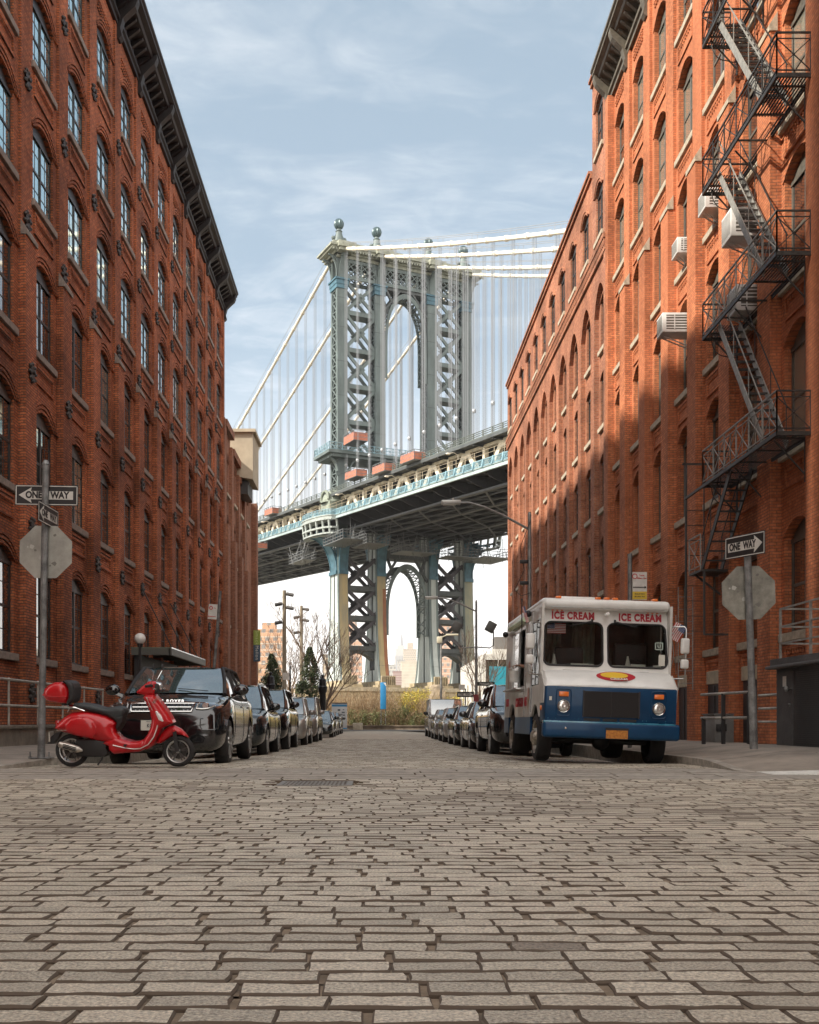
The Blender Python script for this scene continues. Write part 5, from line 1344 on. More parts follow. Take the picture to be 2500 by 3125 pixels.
# side walls
def arch_pts(yc, r, n=10, z=.38): return [(yc - r * math.cos(math.pi * i / n), z + r * math.sin(math.pi * i / n)) for i in range(n + 1)]
for sx in (-1, 1):
    X = sx * 1.05; Xi = sx * 1.01
    m = MB()      # lower panel with wheel cut-outs
    ol = [(.12, .66)] + [(.50, .66)] + arch_pts(.98, .46, 10, .44) + [(3.36, .42)] + arch_pts(3.86, .46, 10, .44) + [(5.0, .42), (5.0, .78), (.12, .78)]
    lower = [(1.46, .42), (3.38, .42), (3.38, .72), (1.46, .72)]
    m.prism(lower, X, Xi, 'yz'); m.prism([(4.34, .42), (5.0, .42), (5.0, .72), (4.34, .72)], X, Xi, 'yz'); m.build('skirt', bp_, TK)
    m = MB()
    up = [(.52, 1.24), (.52, .92)] + [(p[0], max(p[1], .72)) for p in arch_pts(.98, .46, 10, .47)][1:-1] + [(1.46, .72), (3.38, .72)] + [(p[0], max(p[1], .72)) for p in arch_pts(3.86, .48, 10, .50)][1:-1] + [(4.36, .72), (5.0, .72), (5.0, 1.24)]
    m.prism(up, X, Xi, 'yz')
    for (a, b, z0, z1) in ((.52, .66, 1.24, 2.56), (1.40, 2.25, 1.24, 2.56), (.66, 1.40, 2.32, 2.56), (2.25, 3.95, 2.30, 2.56), (3.95, 5.0, 1.24, 2.56)) if sx < 0 else ((.52, .70, 1.24, 2.56), (.70, 1.3, 2.25, 2.56), (1.3, 5.0, 1.24, 2.56)):
        m.box(X, Xi, a, b, z0, z1)
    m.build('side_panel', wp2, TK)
    m = MB()
    if sx < 0:
        m.box(X + .02, X + .025, .68, 1.38, 1.26, 2.30); m.box(X - .01, X + .03, .66, .70, 1.24, 2.32); m.box(X - .01, X + .03, 1.37, 1.41, .80, 2.32); m.box(X - .01, X + .03, 1.0, 1.03, 1.26, 2.3)
    else: m.box(X - .02, X - .025, .72, 1.28, 1.26, 2.24)
    m.build('side_window', [glass_c], TK)
m = MB(); m.bbox(-1.045, 1.045, .66, 5.03, 2.52, 2.66, .065, 0, 3); m.bbox(-1.03, 1.03, .56, .95, 2.47, 2.65, .075, 0, 3); m.build('roof', wp, TK)
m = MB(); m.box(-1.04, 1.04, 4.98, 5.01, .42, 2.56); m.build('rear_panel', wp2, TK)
m = MB(); m.box(-1.0, 1.0, .60, 4.98, .60, .66); m.box(-1.0, 1.0, .60, .64, .66, 1.45); m.build('floor', plastic, TK)
# interior seen through the glass
m = MB(); m.box(-1.0, 1.0, .62, .95, 1.42, 1.50); m.build('dashboard', plastic, TK)
m = MB()
for (a, b, y) in ((-.95, -.55, 2.0), (-.35, .05, 2.2)):
    pts = []
    for i in range(15): x = a + (b - a) * i / 14; pts.append((x, y + .03 * math.sin(i * 1.9)))
    m.add([(x, yy, 1.2) for x, yy in pts] + [(x, yy, 2.5) for x, yy in pts], [(i, i + 1, 16 + i, 15 + i) for i in range(14)])
m.build('curtain', M('curtain_green_white', (.34, .38, .30), .8, noise=(3, .3)), TK)
m = MB(); m.bbox(-.75, -.28, 1.15, 1.30, 1.3, 1.85, .04); m.bbox(.25, .80, 1.25, 1.42, 1.3, 1.95, .05); m.build('seat_back', plastic, TK)
m = MB(); m.box(-.98, .98, 2.7, 2.72, .7, 2.5); m.build('bulkhead', M('truck_inside', (.10, .11, .09), .6, noise=(2, .5)), TK)
m = MB(); m.tube([(.52 + .19 * math.cos(a), .98 + .05 * math.sin(a), 1.52 + .17 * math.sin(a)) for a in [2 * math.pi * i / 20 for i in range(20)]], .014, 6, closed=True); m.build('steering_wheel', plastic, TK)
for x in (-.80, .40):
    m = MB(); m.lathe([(.06, 1.50), (.012, 1.74)], (x, .80, 0), 10); m.build('paper_cone', white_p, TK)
for (x0, x1, z1) in ((-.55, -.18, 1.56), (.12, .34, 1.55), (.42, .66, 1.575), (.78, .9, 1.57)):
    m = MB(); m.box(x0, x1, .615, .625, 1.505, z1 + .04); m.build('dash_card', white_p, TK)
# hood, nose, bumper
m = MB()
prof = [(.54, 1.475), (.44, 1.47), (.30, 1.415), (.16, 1.33), (.085, 1.27), (.06, 1.215)]
rings = []
for y, z in prof:
    w_ = 1.045 - .02 * (0.54 - y)
    rings.append([(-w_, y, 1.20 if y > .05 else z), (-w_, y + .0, max(1.2, z - .06)), (-w_ + .035, y, z)] + [(-w_ + .035 + (2 * w_ - .07) * k / 8, y, z + .018 * math.sin(math.pi * k / 8)) for k in range(1, 8)] + [(w_ - .035, y, z), (w_, y, max(1.2, z - .06)), (w_, y, 1.20)])
m.loft(rings, 0, closed=True); m.build('hood', wp, TK, ang=50)
m = MB(); m.bbox(-1.035, 1.035, .05, .54, .64, 1.215, .03); nose = m.build('nose', bp_, TK)
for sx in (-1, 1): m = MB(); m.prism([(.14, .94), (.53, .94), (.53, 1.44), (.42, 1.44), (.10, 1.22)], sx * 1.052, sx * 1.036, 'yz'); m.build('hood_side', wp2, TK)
m = MB(); m.bbox(-1.07, 1.07, -.06, .12, .40, .66, .05, 0, 3); b_ = m.build('bumper', bp_, TK)
m = MB(); m.bbox(-1.065, 1.0, -.05, .10, .615, .668, .02, 0, 2); m.build('bumper_highlight', bl_, b_)  # lighter blue strip, a highlight painted along the bumper top
m = MB(); m.box(-.43, .43, .030, .05, .74, 1.14); gri = m.build('grille', plastic, TK)
m = MB()
for k in range(22): z = .752 + k * .018; m.box(-.425, .425, .018, .035, z, z + .008)
m.box(-.445, -.425, .012, .04, .73, 1.15); m.box(.425, .445, .012, .04, .73, 1.15); m.box(-.005, .005, .012, .036, .74, 1.14); m.build('grille_slats', M('slat_black', (.035, .03, .03), .4, .3), gri)
for a, b in ((-.42, -.17), (-.12, .1), (.14, .40)):
    m = MB(); m.box(a, b, .038, .052, .675, .715); m.build('vent', plastic, TK)
for sx in (-1, 1):
    x = sx * .745
    m = MB(); m.tube([(x + p[0], .046, p[1]) for p in rr(-.115, .115, .745, 1.165, .05)], .010, 6, closed=True); ho = m.build('lamp_surround', bp_, TK)
    m = MB(); m.lathe([(.0, .020), (.05, .012), (.078, .022), (.086, .04), (.09, .05)], (x, 0, .895), 24, 0, 'y'); m.build('headlight', M('sealed_beam', (.75, .74, .70), .12, .7, noise=(60, .5), coat=1), TK)
    m = MB(); m.lathe([(.088, .03), (.098, .022), (.100, .05)], (x, 0, .895), 24, 0, 'y'); m.build('headlight_ring', chrome, TK)
    m = MB(); m.bbox(x - .075, x + .075, .02, .05, 1.045, 1.12, .01); m.build('indicator', orl, TK)
    for k in range(3):
        xx = sx * (.70 + .075 * (k)); m = MB(); m.lathe([(0, -.012), (.018, -.008), (.023, .004)], (xx if sx > 0 else xx - .0, fw(xx, 2.47)[1] - .006, 2.475), 14, 0, 'y'); m.build('marker_lamp', orl, TK)
for x in (-.78, -.14, 0.0, .14, .78):
    m = MB(); m.bbox(x - .045, x + .045, .60, .68, 2.645, 2.685, .012); m.build('roof_lamp', orl, TK)
m = MB(); m.bbox(-.62, .06, 1.5, 2.3, 2.655, 2.80, .06, 0, 3); m.build('roof_vent', wp, TK)
m = MB(); m.lathe([(0, .60), (.03, .60), (.035, .50), (.02, .48), (0, .48)], (-.0, 0, 2.40), 14, 0, 'y'); m.tube([(0, .64, 2.5), (.03, .58, 2.53), (.05, .6, 2.47), (0, .60, 2.42)], .006, 5); m.build('camera_dome', wp, TK)
ft = R(90) - math.atan(.20)
txt('ICE CREAM', .165, redm, TK, (-.52, fw(0, 2.37)[1] - .008, 2.375), rot=(ft, 0, 0), ext=.003, bold=.008, sx=.76, name='lettering', space=1.14)
txt('ICE CREAM', .165, redm, TK, (.57, fw(0, 2.37)[1] - .008, 2.375), rot=(ft, 0, 0), ext=.003, bold=.008, sx=.76, name='lettering', space=1.14)
# oval emblem on the hood (no mascot)
def hoodp(x, t): y = .40 - .30 * t; z = 1.455 - .185 * t; return (x, y - .012, z + .028)
def oval(a, b, cx, cy, mt, off, nm):
    m = MB(); pts = [Vector(hoodp(cx + a * math.cos(t), cy + b * math.sin(t))) + Vector((0, -off, off)) for t in [2 * math.pi * i / 28 for i in range(28)]]; m.poly(pts); m.build(nm, mt, TK)
oval(.31, .42, .10, .52, redm, .006, 'emblem'); oval(.22, .27, .08, .44, M('emblem_yellow', (.75, .48, .04), .4), .010, 'emblem')
txt('CREAM', .085, white_p, TK, (.12, .085, 1.345), rot=(R(31), 0, 0), ext=.002, bold=.002)
m = MB(); 
m = MB(); m.box(-.09, .25, -.075, -.062, .41, .54); pl = m.build('number_plate', M('plate_orange', (.60, .24, .03), .5, noise=(60, .6), c2=(.30, .10, .02)), TK)
m = MB(); m.box(-.10, .26, -.073, -.064, .545, .575); m.build('plate_frame', plastic, TK)
# wipers
for x, s in ((-.22, -1), (.16, 1)):
    m = MB(); p = fw(x, 2.30); m.bar((p[0], p[1] - .03, p[2]), (p[0] + s * .38 if s < 0 else p[0] + .36, p[1] - .06, 2.20 if s < 0 else 2.22), .022, .018); m.bar((p[0], p[1] - .03, 2.33), (p[0] - .0, p[1] - .03, 2.28), .03); m.build('wiper', plastic, TK)
# stickers and the flag behind the glass
m = MB(); m.box(.855, .955, .545, .552, 1.60, 1.78); q = m.build('sticker', white_p, TK)
m = MB()
for a, b, c, d in ((.80, .93, 1.86, 1.872), (.80, .93, 1.968, 1.98), (.80, .812, 1.86, 1.98), (.918, .93, 1.86, 1.98), (.84, .852, 1.89, 1.95), (.878, .89, 1.89, 1.95), (.84, .89, 1.89, 1.902)): m.box(a, b, .59, .595, c, d)
m.build('sticker', M('sticker_green_white', (.55, .65, .58), .5), TK)
def us_flag(parent, org, U, V, w, h, th=.003, wave=0):
    """stripes and canton as thin quads on a cloth grid"""
    fr, fwh, fb = M('flag_red', (.38, .02, .03), .8), M('flag_white', (.6, .58, .54), .8), M('flag_navy', (.03, .05, .14), .8)
    org, U, V = Vector(org), Vector(U), Vector(V); Nn = U.cross(V).normalized(); m = MB(); n = 12
    def pt(u, v, o=0): return org + U * (u * w) + V * (v * h) + Nn * (o + wave * math.sin(u * 7) * u)
    for k in range(13):
        for i in range(n):
            a, b = i / n, (i + 1) / n; m.quad(pt(a, k / 13), pt(b, k / 13), pt(b, (k + 1) / 13), pt(a, (k + 1) / 13), 0 if k % 2 == 0 else 1)
    for i in range(5):
        a, b = i * .08, (i + 1) * .08
        for o in (.004, -.004): m.quad(pt(a, 6 / 13, o), pt(b, 6 / 13, o), pt(b, 1, o), pt(a, 1, o), 2)
    for r in range(5):
        for c in range(6):
            u, v = .035 + c * .066, .50 + r * .1
            for o in (.006, -.006): m.quad(pt(u - .012, v - .02, o), pt(u + .012, v - .02, o), pt(u + .012, v + .02, o), pt(u - .012, v + .02, o), 1)
    return m, [fr, fwh, fb]
m, mt_ = us_flag(TK, (-.93, .70, 2.08), (1, 0, 0), (0, .15, 1), .30, .17); m.build('window_flag', mt_, TK)
FL = thing('flag', 'small striped flag on a rod at the right side of the ice cream truck', 'flag', (4.95, 17.25, 2.02))
m = MB(); m.tube([(-.25, -.2, .10), (0, 0, .12)], .008, 5); m.tube([(0, 0, -.55), (0, 0, .42)], .008, 5); m.build('rod', alloy, FL)
m, mt_ = us_flag(FL, (.0, 0, .32), (-.50, -.2, -.75), (.75, 0, -.45), .34, .24, wave=.02); m.build('cloth', mt_, FL)
F2 = thing('flag', 'folded striped flag on a rod above the serving side of the ice cream truck', 'flag', (2.52, 18.0, 2.36))
m = MB(); m.tube([(0, 0, -.35), (0, 0, .42)], .01, 5); m.sph((0, 0, .42), .02, 6); m.build('rod', plastic, F2)
m, mt_ = us_flag(F2, (0, 0, .30), (.25, .1, -.9), (.5, 0, .1), .30, .10, wave=.01); m.build('cloth', mt_, F2)
# mirrors on tube arms
for sx in (-1, 1):
    xo = sx * 1.24
    m = MB(); m.tube([(sx * 1.04, .62, 2.24), (xo, .50, 2.24), (xo + sx * .02, .47, 2.20), (xo + sx * .02, .45, 1.45), (xo, .46, 1.40), (sx * 1.04, .60, 1.40)], .012, 6)
    m.tube([(sx * 1.04, .62, 2.22), (sx * 1.10, .56, 1.8), (sx * 1.04, .60, 1.42)], .01, 6); m.build('mirror_arm', alloy, TK)
    m = MB(); m.bbox(xo - .07, xo + .07, .40, .47, 1.80, 2.05, .03, 0, 3); m.build('mirror', wp, TK)
    m = MB(); m.bbox(xo - .065, xo + .065, .40, .47, 1.56, 1.71, .03, 0, 3); m.build('mirror', wp, TK)
# side dressing on the serving side
m = MB(); m.tube([(-1.10, 2.1, 2.44), (-1.10, 4.2, 2.44)], .045, 10); m.build('awning_lamp', M('lamp_tube_green', (.62, .74, .52), .4), TK)
m = MB(); m.bbox(-1.22, -1.04, 2.2, 4.0, 1.20, 1.235, .01); m.build('serving_shelf', alloy, TK)
m = MB(); m.box(-1.045, -1.035, 2.25, 3.95, 1.235, 1.27); m.box(-1.06, -1.02, 3.08, 3.12, 1.24, 2.3); m.box(-1.06, -1.02, 2.22, 2.26, 1.24, 2.3); m.box(-1.06, -1.02, 3.93, 3.97, 1.24, 2.3); m.build('serving_window_frame', alloy, TK)
m = MB(); m.box(-1.04, -1.03, 3.12, 3.95, 1.26, 2.3); m.build('serving_window', glass_c, TK)
m = MB(); m.bbox(-1.07, -1.05, 1.43, 1.49, .72, 2.5, .005, 0, 1); m.bbox(-1.07, -1.05, 2.18, 2.22, .72, 2.5, .005, 0, 1); m.build('side_moulding', alloy, TK)
txt('CONES SUNDAES', .22, redm, TK, (-1.056, 2.62, .98), rot=(R(90), 0, R(-90)), ext=.003, bold=.006, sx=.82)
txt('SHAKES', .20, redm, TK, (-1.056, 4.55, 1.0), rot=(R(90), 0, R(-90)), ext=.003, bold=.006, sx=.6)
conem = M('cone_print', (.42, .22, .10), .6, noise=(25, .3))
for (y, z, s) in ((1.75, 1.05, .8), (4.45, 1.55, 1.3)):
    m = MB(); m.poly([(-1.054, y - .09 * s, z), (-1.054, y + .09 * s, z), (-1.054, y, z - .32 * s)]); m.poly([(-1.055, y + .11 * s * math.cos(t), z + .1 * s + .13 * s * math.sin(t)) for t in [2 * math.pi * i / 16 for i in range(16)]], 1); m.build('cone_picture', [conem, M('cone_cream_print', (.55, .30, .24), .6, noise=(12, .4))], TK)
m = MB(); m.lathe([(0, -1.075), (.035, -1.07), (.04, -1.05)], (0, .30, .86), 14, 0, 'x'); m.build('side_marker', orl, TK)
m = MB(); m.bbox(-1.08, -1.05, 1.30, 1.34, 1.45, 1.62, .008); m.build('door_handle', chrome, TK)
m = MB(); m.sph((-1.12, 4.7, 2.38), .06, 10); m.sph((-1.10, 1.75, 2.50), .06, 10, 1); m.build('loudspeaker', plastic, TK)
# running gear
steelw = M('truck_wheel_steel', (.42, .38, .32), .35, .8, noise=(14, .4))
for y in (.98, 3.86):
    for sx in (-1, 1):
        T2 = wheel_parts(TK, sx * (.92 if y < 2 else .88), y, .39, sx, w=.24 if y < 2 else .34, spokes=0, rimm=steelw)
        m = MB(); f = sx * .12
        m.lathe([(.27, f * .95), (.24, f * .2), (.18, f * .1), (.14, f * .9), (.10, f * 1.3), (.07, f * 1.5), (0, f * 1.5)], n=24, axis='x')
        for k in range(8): a = k * math.pi / 4; m.cyl((f * .9, .13 * math.cos(a), .13 * math.sin(a)), (f * 1.25, .13 * math.cos(a), .13 * math.sin(a)), .014, 6)
        m.build('hub', steelw, T2)
    m = MB(); m.cyl((-.8, y, .36), (.8, y, .36), .06, 10); m.sph((.05, y, .36), .16, 10); m.build('axle', plastic, TK)
m = MB(); m.box(-.45, -.35, .1, 4.9, .42, .6); m.box(.35, .45, .1, 4.9, .42, .6); m.bbox(.5, .9, 1.6, 2.6, .3, .6, .04); m.build('chassis', plastic, TK)
# ---------------- person at the serving window
skin = M('skin', (.30, .16, .10), .5, noise=(20, .15)); cloth_k = M('cloth_black', (.02, .02, .022), .85, noise=(30, .3)); cloth_w = M('shirt_dark_grey', (.09, .09, .10), .85, noise=(30, .3))
PE = thing('person', 'person in a black cap at the ice cream truck window holding a white bucket', 'person', (3.08, 19.15, 0.55))
m = MB()
m.sph((-.16, 0, 1.62), .095, 16, sx=1.0, sy=.82, sz=1.22); m.sph((-.24, 0, 1.57), .05, 10, sx=.9, sy=.85, sz=.9); m.sph((-.262, 0, 1.62), .022, 8, sz=1.5)
for sy in (-1, 1): m.sph((-.15, sy * .078, 1.61), .024, 8, sz=1.3)
m.tube([(-.12, 0, 1.54), (-.07, 0, 1.42)], .055, 10, r_end=.065)
m.tube([(-.05, -.17, 1.36), (-.16, -.22, 1.20), (-.26, -.2, 1.10)], .05, 8, r_end=.045); m.tube([(-.26, -.2, 1.10), (-.46, -.12, 1.16)], .042, 8, r_end=.028)
m.sph((-.50, -.11, 1.155), .042, 10, sx=1.2, sy=.9, sz=.5)
for k in range(4):
    yy = -.138 + k * .019; m.tube([(-.53, yy, 1.155), (-.57 - .004 * k, yy, 1.145), (-.575, yy, 1.11), (-.555, yy, 1.095)], .0095, 6, r_end=.0075)
m.tube([(-.48, -.075, 1.15), (-.51, -.055, 1.125), (-.545, -.06, 1.105)], .011, 6, r_end=.009)
m.sph((-.03, 0, 1.22), .18, 14, sx=.7, sy=1.1, sz=1.1); m.sph((0, 0, .95), .17, 12, sx=.75, sy=1.0, sz=1.3); m.tube([(-.05, .17, 1.36), (-.12, .25, 1.15), (-.2, .2, 1.0)], .05, 8)
m.tube([(-.0, -.08, .85), (0, -.09, .1)], .09, 8, r_end=.05); m.tube([(-.0, .08, .85), (0, .09, .1)], .09, 8, r_end=.05)
b = m.build('body', skin, PE); bake(b, [('REMESH', dict(mode='VOXEL', voxel_size=.009)), ('SMOOTH', dict(factor=.5, iterations=2))]); b.data.polygons.foreach_set('use_smooth', [True] * len(b.data.polygons))
m = MB(); m.sph((-.03, 0, 1.22), .195, 16, sx=.72, sy=1.12, sz=1.12); m.sph((0, 0, .98), .185, 14, sx=.77, sy=1.02, sz=1.25); m.tube([(-.05, -.17, 1.36), (-.15, -.215, 1.22), (-.19, -.21, 1.17)], .066, 10); m.tube([(-.05, .17, 1.36), (-.12, .25, 1.15)], .066, 10)
b = m.build('shirt', cloth_w, PE); bake(b, [('REMESH', dict(mode='VOXEL', voxel_size=.012))]); b.data.polygons.foreach_set('use_smooth', [True] * len(b.data.polygons))
m = MB(); m.sph((-.15, 0, 1.665), .108, 16, sx=1.05, sy=.9, sz=.82); m.bbox(-.36, -.2, -.075, .075, 1.655, 1.675, .008, 0, 2); m.sph((-.15, 0, 1.755), .012, 6); m.build('cap', cloth_k, PE)
m = MB(); m.sph((-.255, .032, 1.635), .010, 6); m.sph((-.255, -.032, 1.635), .010, 6); m.bar((-.28, -.02, 1.565), (-.28, .02, 1.565), .006); m.build('eyes', plastic, PE)
BK = thing('bucket', 'white plastic bucket held out of the ice cream truck window', 'bucket', (2.53, 19.05, 1.40))
m = MB(); m.lathe([(0, 0), (.085, 0), (.095, .01), (.115, .20), (.12, .21), (.112, .205), (.09, .02), (0, .015)], n=20); m.build('pail', wp, BK)
m = MB(); m.tube([(.11 * math.cos(t), 0, .2 + .08 * math.sin(t)) for t in [math.pi * i / 10 for i in range(11)]], .005, 5); m.build('handle', alloy, BK)

# seams, rivets and small fittings
for z in (2.38, 1.50):
    pass
m = MB(); m.tube([(-1.0, .545, 1.478), (1.0, .545, 1.478)], .008, 5); m.build('hood_seam', plastic, TK)
for x in (-.62, .0, .62): m = MB(); m.bbox(x - .07, x + .07, .50, .56, 1.478, 1.492, .004, 0, 1); m.build('hood_hinge', alloy, TK)
for x in (-.98, -.86, -.56, -.5, .5, .56, .86, .98):
    for z in (.70, 1.18): m = MB(); m.sph((x, .048, z), .008, 6); m.build('rivet', bl_, TK)
m = MB(); m.box(-.97, -.93, .044, .05, .98, 1.04); m.build('sticker', white_p, TK)
m = MB(); m.sph((-.72, -.062, .55), .02, 8); m.build('tow_bolt', chrome, TK)
m = MB(); m.tube([(-.92, .54, 2.50), (.92, .54, 2.50)], .006, 4); m.build('gutter', alloy, TK)
# ================================================================ red scooter
sred = M('scooter_red', (.46, .004, .008), .34, noise=(3, .12), coat=.5, spec=.4)
seatm = M('seat_vinyl', (.030, .034, .036), .5, noise=(30, .3), bump=(120, .25, .003))
SC = thing('motor_scooter', 'red motor scooter with a red top case standing crosswise before the black car', 'scooter', (-4.30, 14.9, g(-4, 15) + .012), (R(3), 0, R(-1)))
Z = lambda zx, zy: ((zx - 320) / 736 * 1.012, (1010 - zy) / 736 * 1.012)
Q = lambda pts: [Z(*p) for p in pts]
def part(name, ol, hw, r, mt, c=0, step=.022, minw=.2, ang=60, parent=None):
    m = MB(); m.inflate(Q(ol), hw, r, step, 0, c, minw); return m.build(name, mt, parent or SC, ang=ang)
part('rear_body', [(160, 605), (200, 545), (265, 490), (340, 447), (430, 438), (530, 440), (620, 455), (700, 480), (770, 520), (805, 552), (790, 600), (800, 650), (840, 700), (880, 735), (840, 770), (760, 768), (640, 745), (560, 725), (400, 690), (280, 655), (200, 630)], .205, .16, sred, minw=.35)
for s in (-1, 1):       # bulging side cowl
    m = MB(); m.inflate(Q([(290, 560), (340, 510), (430, 485), (520, 492), (590, 530), (620, 590), (610, 660), (570, 705), (430, 680), (300, 640)]), .05, .11, .022, 0, s * .195, .02); m.build('side_cowl', sred, SC, ang=60)
part('floor_board', [(780, 690), (830, 700), (880, 722), (960, 742), (1040, 738), (1085, 715), (1120, 760), (1100, 815), (1040, 845), (900, 858), (775, 870), (735, 835), (720, 790), (660, 760)], .19, .06, sred, minw=.6)
part('leg_shield', [(1080, 290), (1110, 262), (1190, 262), (1240, 320), (1290, 390), (1335, 455), (1385, 548), (1330, 575), (1260, 610), (1225, 690), (1180, 770), (1110, 825), (1060, 800), (1085, 715), (1125, 660), (1155, 590), (1165, 520), (1145, 430), (1115, 360)], .215, .10, sred, minw=.5)
m = MB()      # pale piping round the leg shield edge
for s in (-1, 1): m.tube([(Z(*p)[0], s * .20, Z(*p)[1]) for p in ((1130, 285), (1165, 365), (1200, 440), (1245, 525), (1235, 600), (1200, 690), (1140, 770), (1060, 810), (1000, 815), (900, 803), (780, 775))], .008, 6)
m.build('edge_trim', M('trim_pale', (.6, .55, .52), .3, .5), SC)
part('front_fender', [(1202, 765), (1225, 700), (1280, 625), (1330, 590), (1385, 583), (1450, 615), (1500, 665), (1525, 705), (1470, 680), (1410, 672), (1350, 690), (1290, 735), (1245, 762)], .085, .07, sred, minw=.4)
m = MB(); a = Z(1385, 625); m.lathe([(0, -.115), (.024, -.11), (.028, -.09), (.028, .09), (.024, .11), (0, .115)], (a[0], 0, a[1]), 14, 0, 'y'); m.build('fork_cover', sred, SC)
part('handlebar_head', [(1000, 235), (1050, 190), (1085, 160), (1125, 130), (1180, 124), (1215, 150), (1215, 235), (1190, 270), (1110, 290), (1060, 262), (1010, 255)], .10, .06, sred, minw=.4)
m = MB(); a = Z(1210, 180); m.lathe([(0, -.05), (.05, -.03), (.062, .0), (.066, .05)], (0, 0, 0), 20, 0, 'x'); m.v = [Vector((-v.x + a[0] + .03, v.y, v.z + a[1])) for v in m.v]; m.build('headlight', lens, SC)
for s in (-1, 1):
    m = MB(); a, b = Z(1190, 175), Z(1200, 215)
    m.tube([(a[0] - .03, s * .06, a[1]), (a[0] - .02, s * .20, a[1] + .01), (a[0] - .05, s * .36, a[1] - .0)], .02, 8); m.build('grip', plastic, SC)
    m = MB(); m.tube([(b[0] + .02, s * .14, b[1] + .02), (b[0] + .05, s * .24, b[1] + .02), (b[0] + .04, s * .34, b[1] + .02)], .007, 6); m.sph((b[0] + .04, s * .35, b[1] + .02), .012, 6); m.build('brake_lever', chrome, SC)
    m = MB(); a = Z(1180, 150); m.tube([(a[0] - .02, s * .12, a[1]), (a[0] + .03, s * .20, a[1] + .12), (a[0] + .06, s * .27, a[1] + .20)], .006, 6); ms = m.build('mirror_stalk', chrome, SC)
    m = MB(); m.lathe([(0, -.012), (.045, -.01), (.05, 0), (.045, .008), (0, .01)], (a[0] + .06, 0, a[1] + .23), 18, 0, 'x'); m.v = [Vector((v.x - (a[0] + .06) * 0, v.y + s * .27, v.z)) for v in m.v]
    m.v = [Vector((v.x, v.y, v.z)) for v in m.v]; m.build('mirror', plastic, ms)
m = MB()
for k in range(14): a = Z(1175 + k * 5, 135 + (k % 3) * 5)
m.bbox(Z(1150, 0)[0], Z(1240, 0)[0], -.09, .09, Z(0, 255)[1], Z(0, 150)[1], .03); m.build('switch_block', plastic, SC)
part('seat', [(365, 350), (450, 345), (530, 355), (610, 375), (680, 395), (740, 393), (800, 380), (855, 385), (890, 405), (900, 435), (870, 500), (800, 535), (700, 478), (600, 452), (500, 432), (420, 415), (360, 385)], .15, .07, seatm, minw=.6)
part('seat_base', [(740, 470), (880, 470), (860, 560), (810, 640), (790, 600), (805, 552)], .15, .05, plastic, minw=.7)
m = MB()
for s in (-1, 1): m.tube([(Z(*p)[0], s * .12, Z(*p)[1]) for p in ((480, 430), (400, 398), (330, 385), (270, 378))], .012, 6)
m.tube([(Z(270, 378)[0], -.12, Z(270, 378)[1]), (Z(262, 378)[0], .12, Z(262, 378)[1])], .012, 6); m.tube([(Z(330, 385)[0], -.1, Z(330, 385)[1]), (Z(300, 440)[0], -.08, Z(300, 440)[1])], .01, 6); m.build('rear_rack', chrome, SC)
tcase = part('top_case', [(58, 250), (75, 205), (115, 165), (180, 135), (250, 132), (300, 155), (325, 200), (332, 270), (325, 310), (300, 352), (200, 345), (100, 325), (68, 290)], .215, .12, sred, minw=.5)
part('case_back', [(262, 125), (290, 115), (335, 120), (370, 145), (387, 190), (385, 270), (375, 320), (345, 350), (300, 354), (322, 300), (330, 250), (322, 190), (298, 150)], .20, .05, plastic, minw=.8, parent=tcase)
m = MB(); pts = [Z(*p) for p in ((70, 262), (150, 278), (240, 283), (325, 275))]; m.tube([(x, -.212 + .0 * i, z) for i, (x, z) in enumerate(pts)], .007, 6); m.build('case_seam', sred, tcase)
m = MB(); m.box(Z(230, 0)[0], Z(300, 0)[0], -.06, .06, Z(0, 372)[1], Z(0, 350)[1]); m.build('case_mount', plastic, SC)
# muffler
m = MB(); a, b = Z(225, 762), Z(470, 832)
d = Vector((b[0] - a[0], 0, b[1] - a[1])).normalized(); up = Vector((-d.z, 0, d.x)); rings = []
L_ = math.hypot(b[0] - a[0], b[1] - a[1])
for t, h, w_ in ((0, .030, .03), (.04, .042, .045), (.2, .047, .05), (.6, .052, .05), (.8, .05, .045), (.92, .03, .03), (1, .012, .012)):
    c = Vector((a[0], -.20, a[1])) + d * (L_ * t); rings.append([c + up * (h * math.sin(q)) + Vector((0, w_ * math.cos(q), 0)) for q in [2 * math.pi * i / 14 for i in range(14)]])
m.loft(rings); mu = m.build('muffler', M('muffler_steel', (.52, .48, .42), .35, .8, noise=(12, .4)), SC)
for k in (-1, 0, 1):
    m = MB(); c0, c1 = Vector((a[0], -.252, a[1])) + d * (L_ * .22) + up * (k * .022), Vector((a[0], -.254, a[1])) + d * (L_ * .76) + up * (k * .022); m.bar(c0, c1, .012, .012); m.build('heat_shield_slot', plastic, mu)
# engine, fork, stand, splash guard, lamp
m = MB(); p = Z(330, 845); q = Z(720, 820); m.bbox(Z(380, 0)[0], Z(700, 0)[0], -.13, .12, Z(0, 900)[1], Z(0, 720)[1], .03); m.cyl((Z(680, 0)[0], -.15, Z(0, 845)[1]), (Z(680, 0)[0], .1, Z(0, 845)[1]), .045, 12); m.bar((p[0], .08, p[1]), (q[0], .08, q[1]), .12, .14); m.build('engine', M('engine_dark', (.03, .028, .027), .5, .4), SC)
m = MB(); a = Z(1395, 640); b = Z(1422, 848); m.bar((a[0], -.09, a[1]), (b[0], -.09, b[1]), .05, .04); m.bar((a[0], .09, a[1]), (b[0], .09, b[1]), .03, .03); m.build('fork', plastic, SC)
m = MB(); m.prism(Q([(75, 770), (110, 700), (165, 655), (215, 650), (190, 700), (140, 768)]), -.06, .06); m.build('mud_flap', plastic, SC)
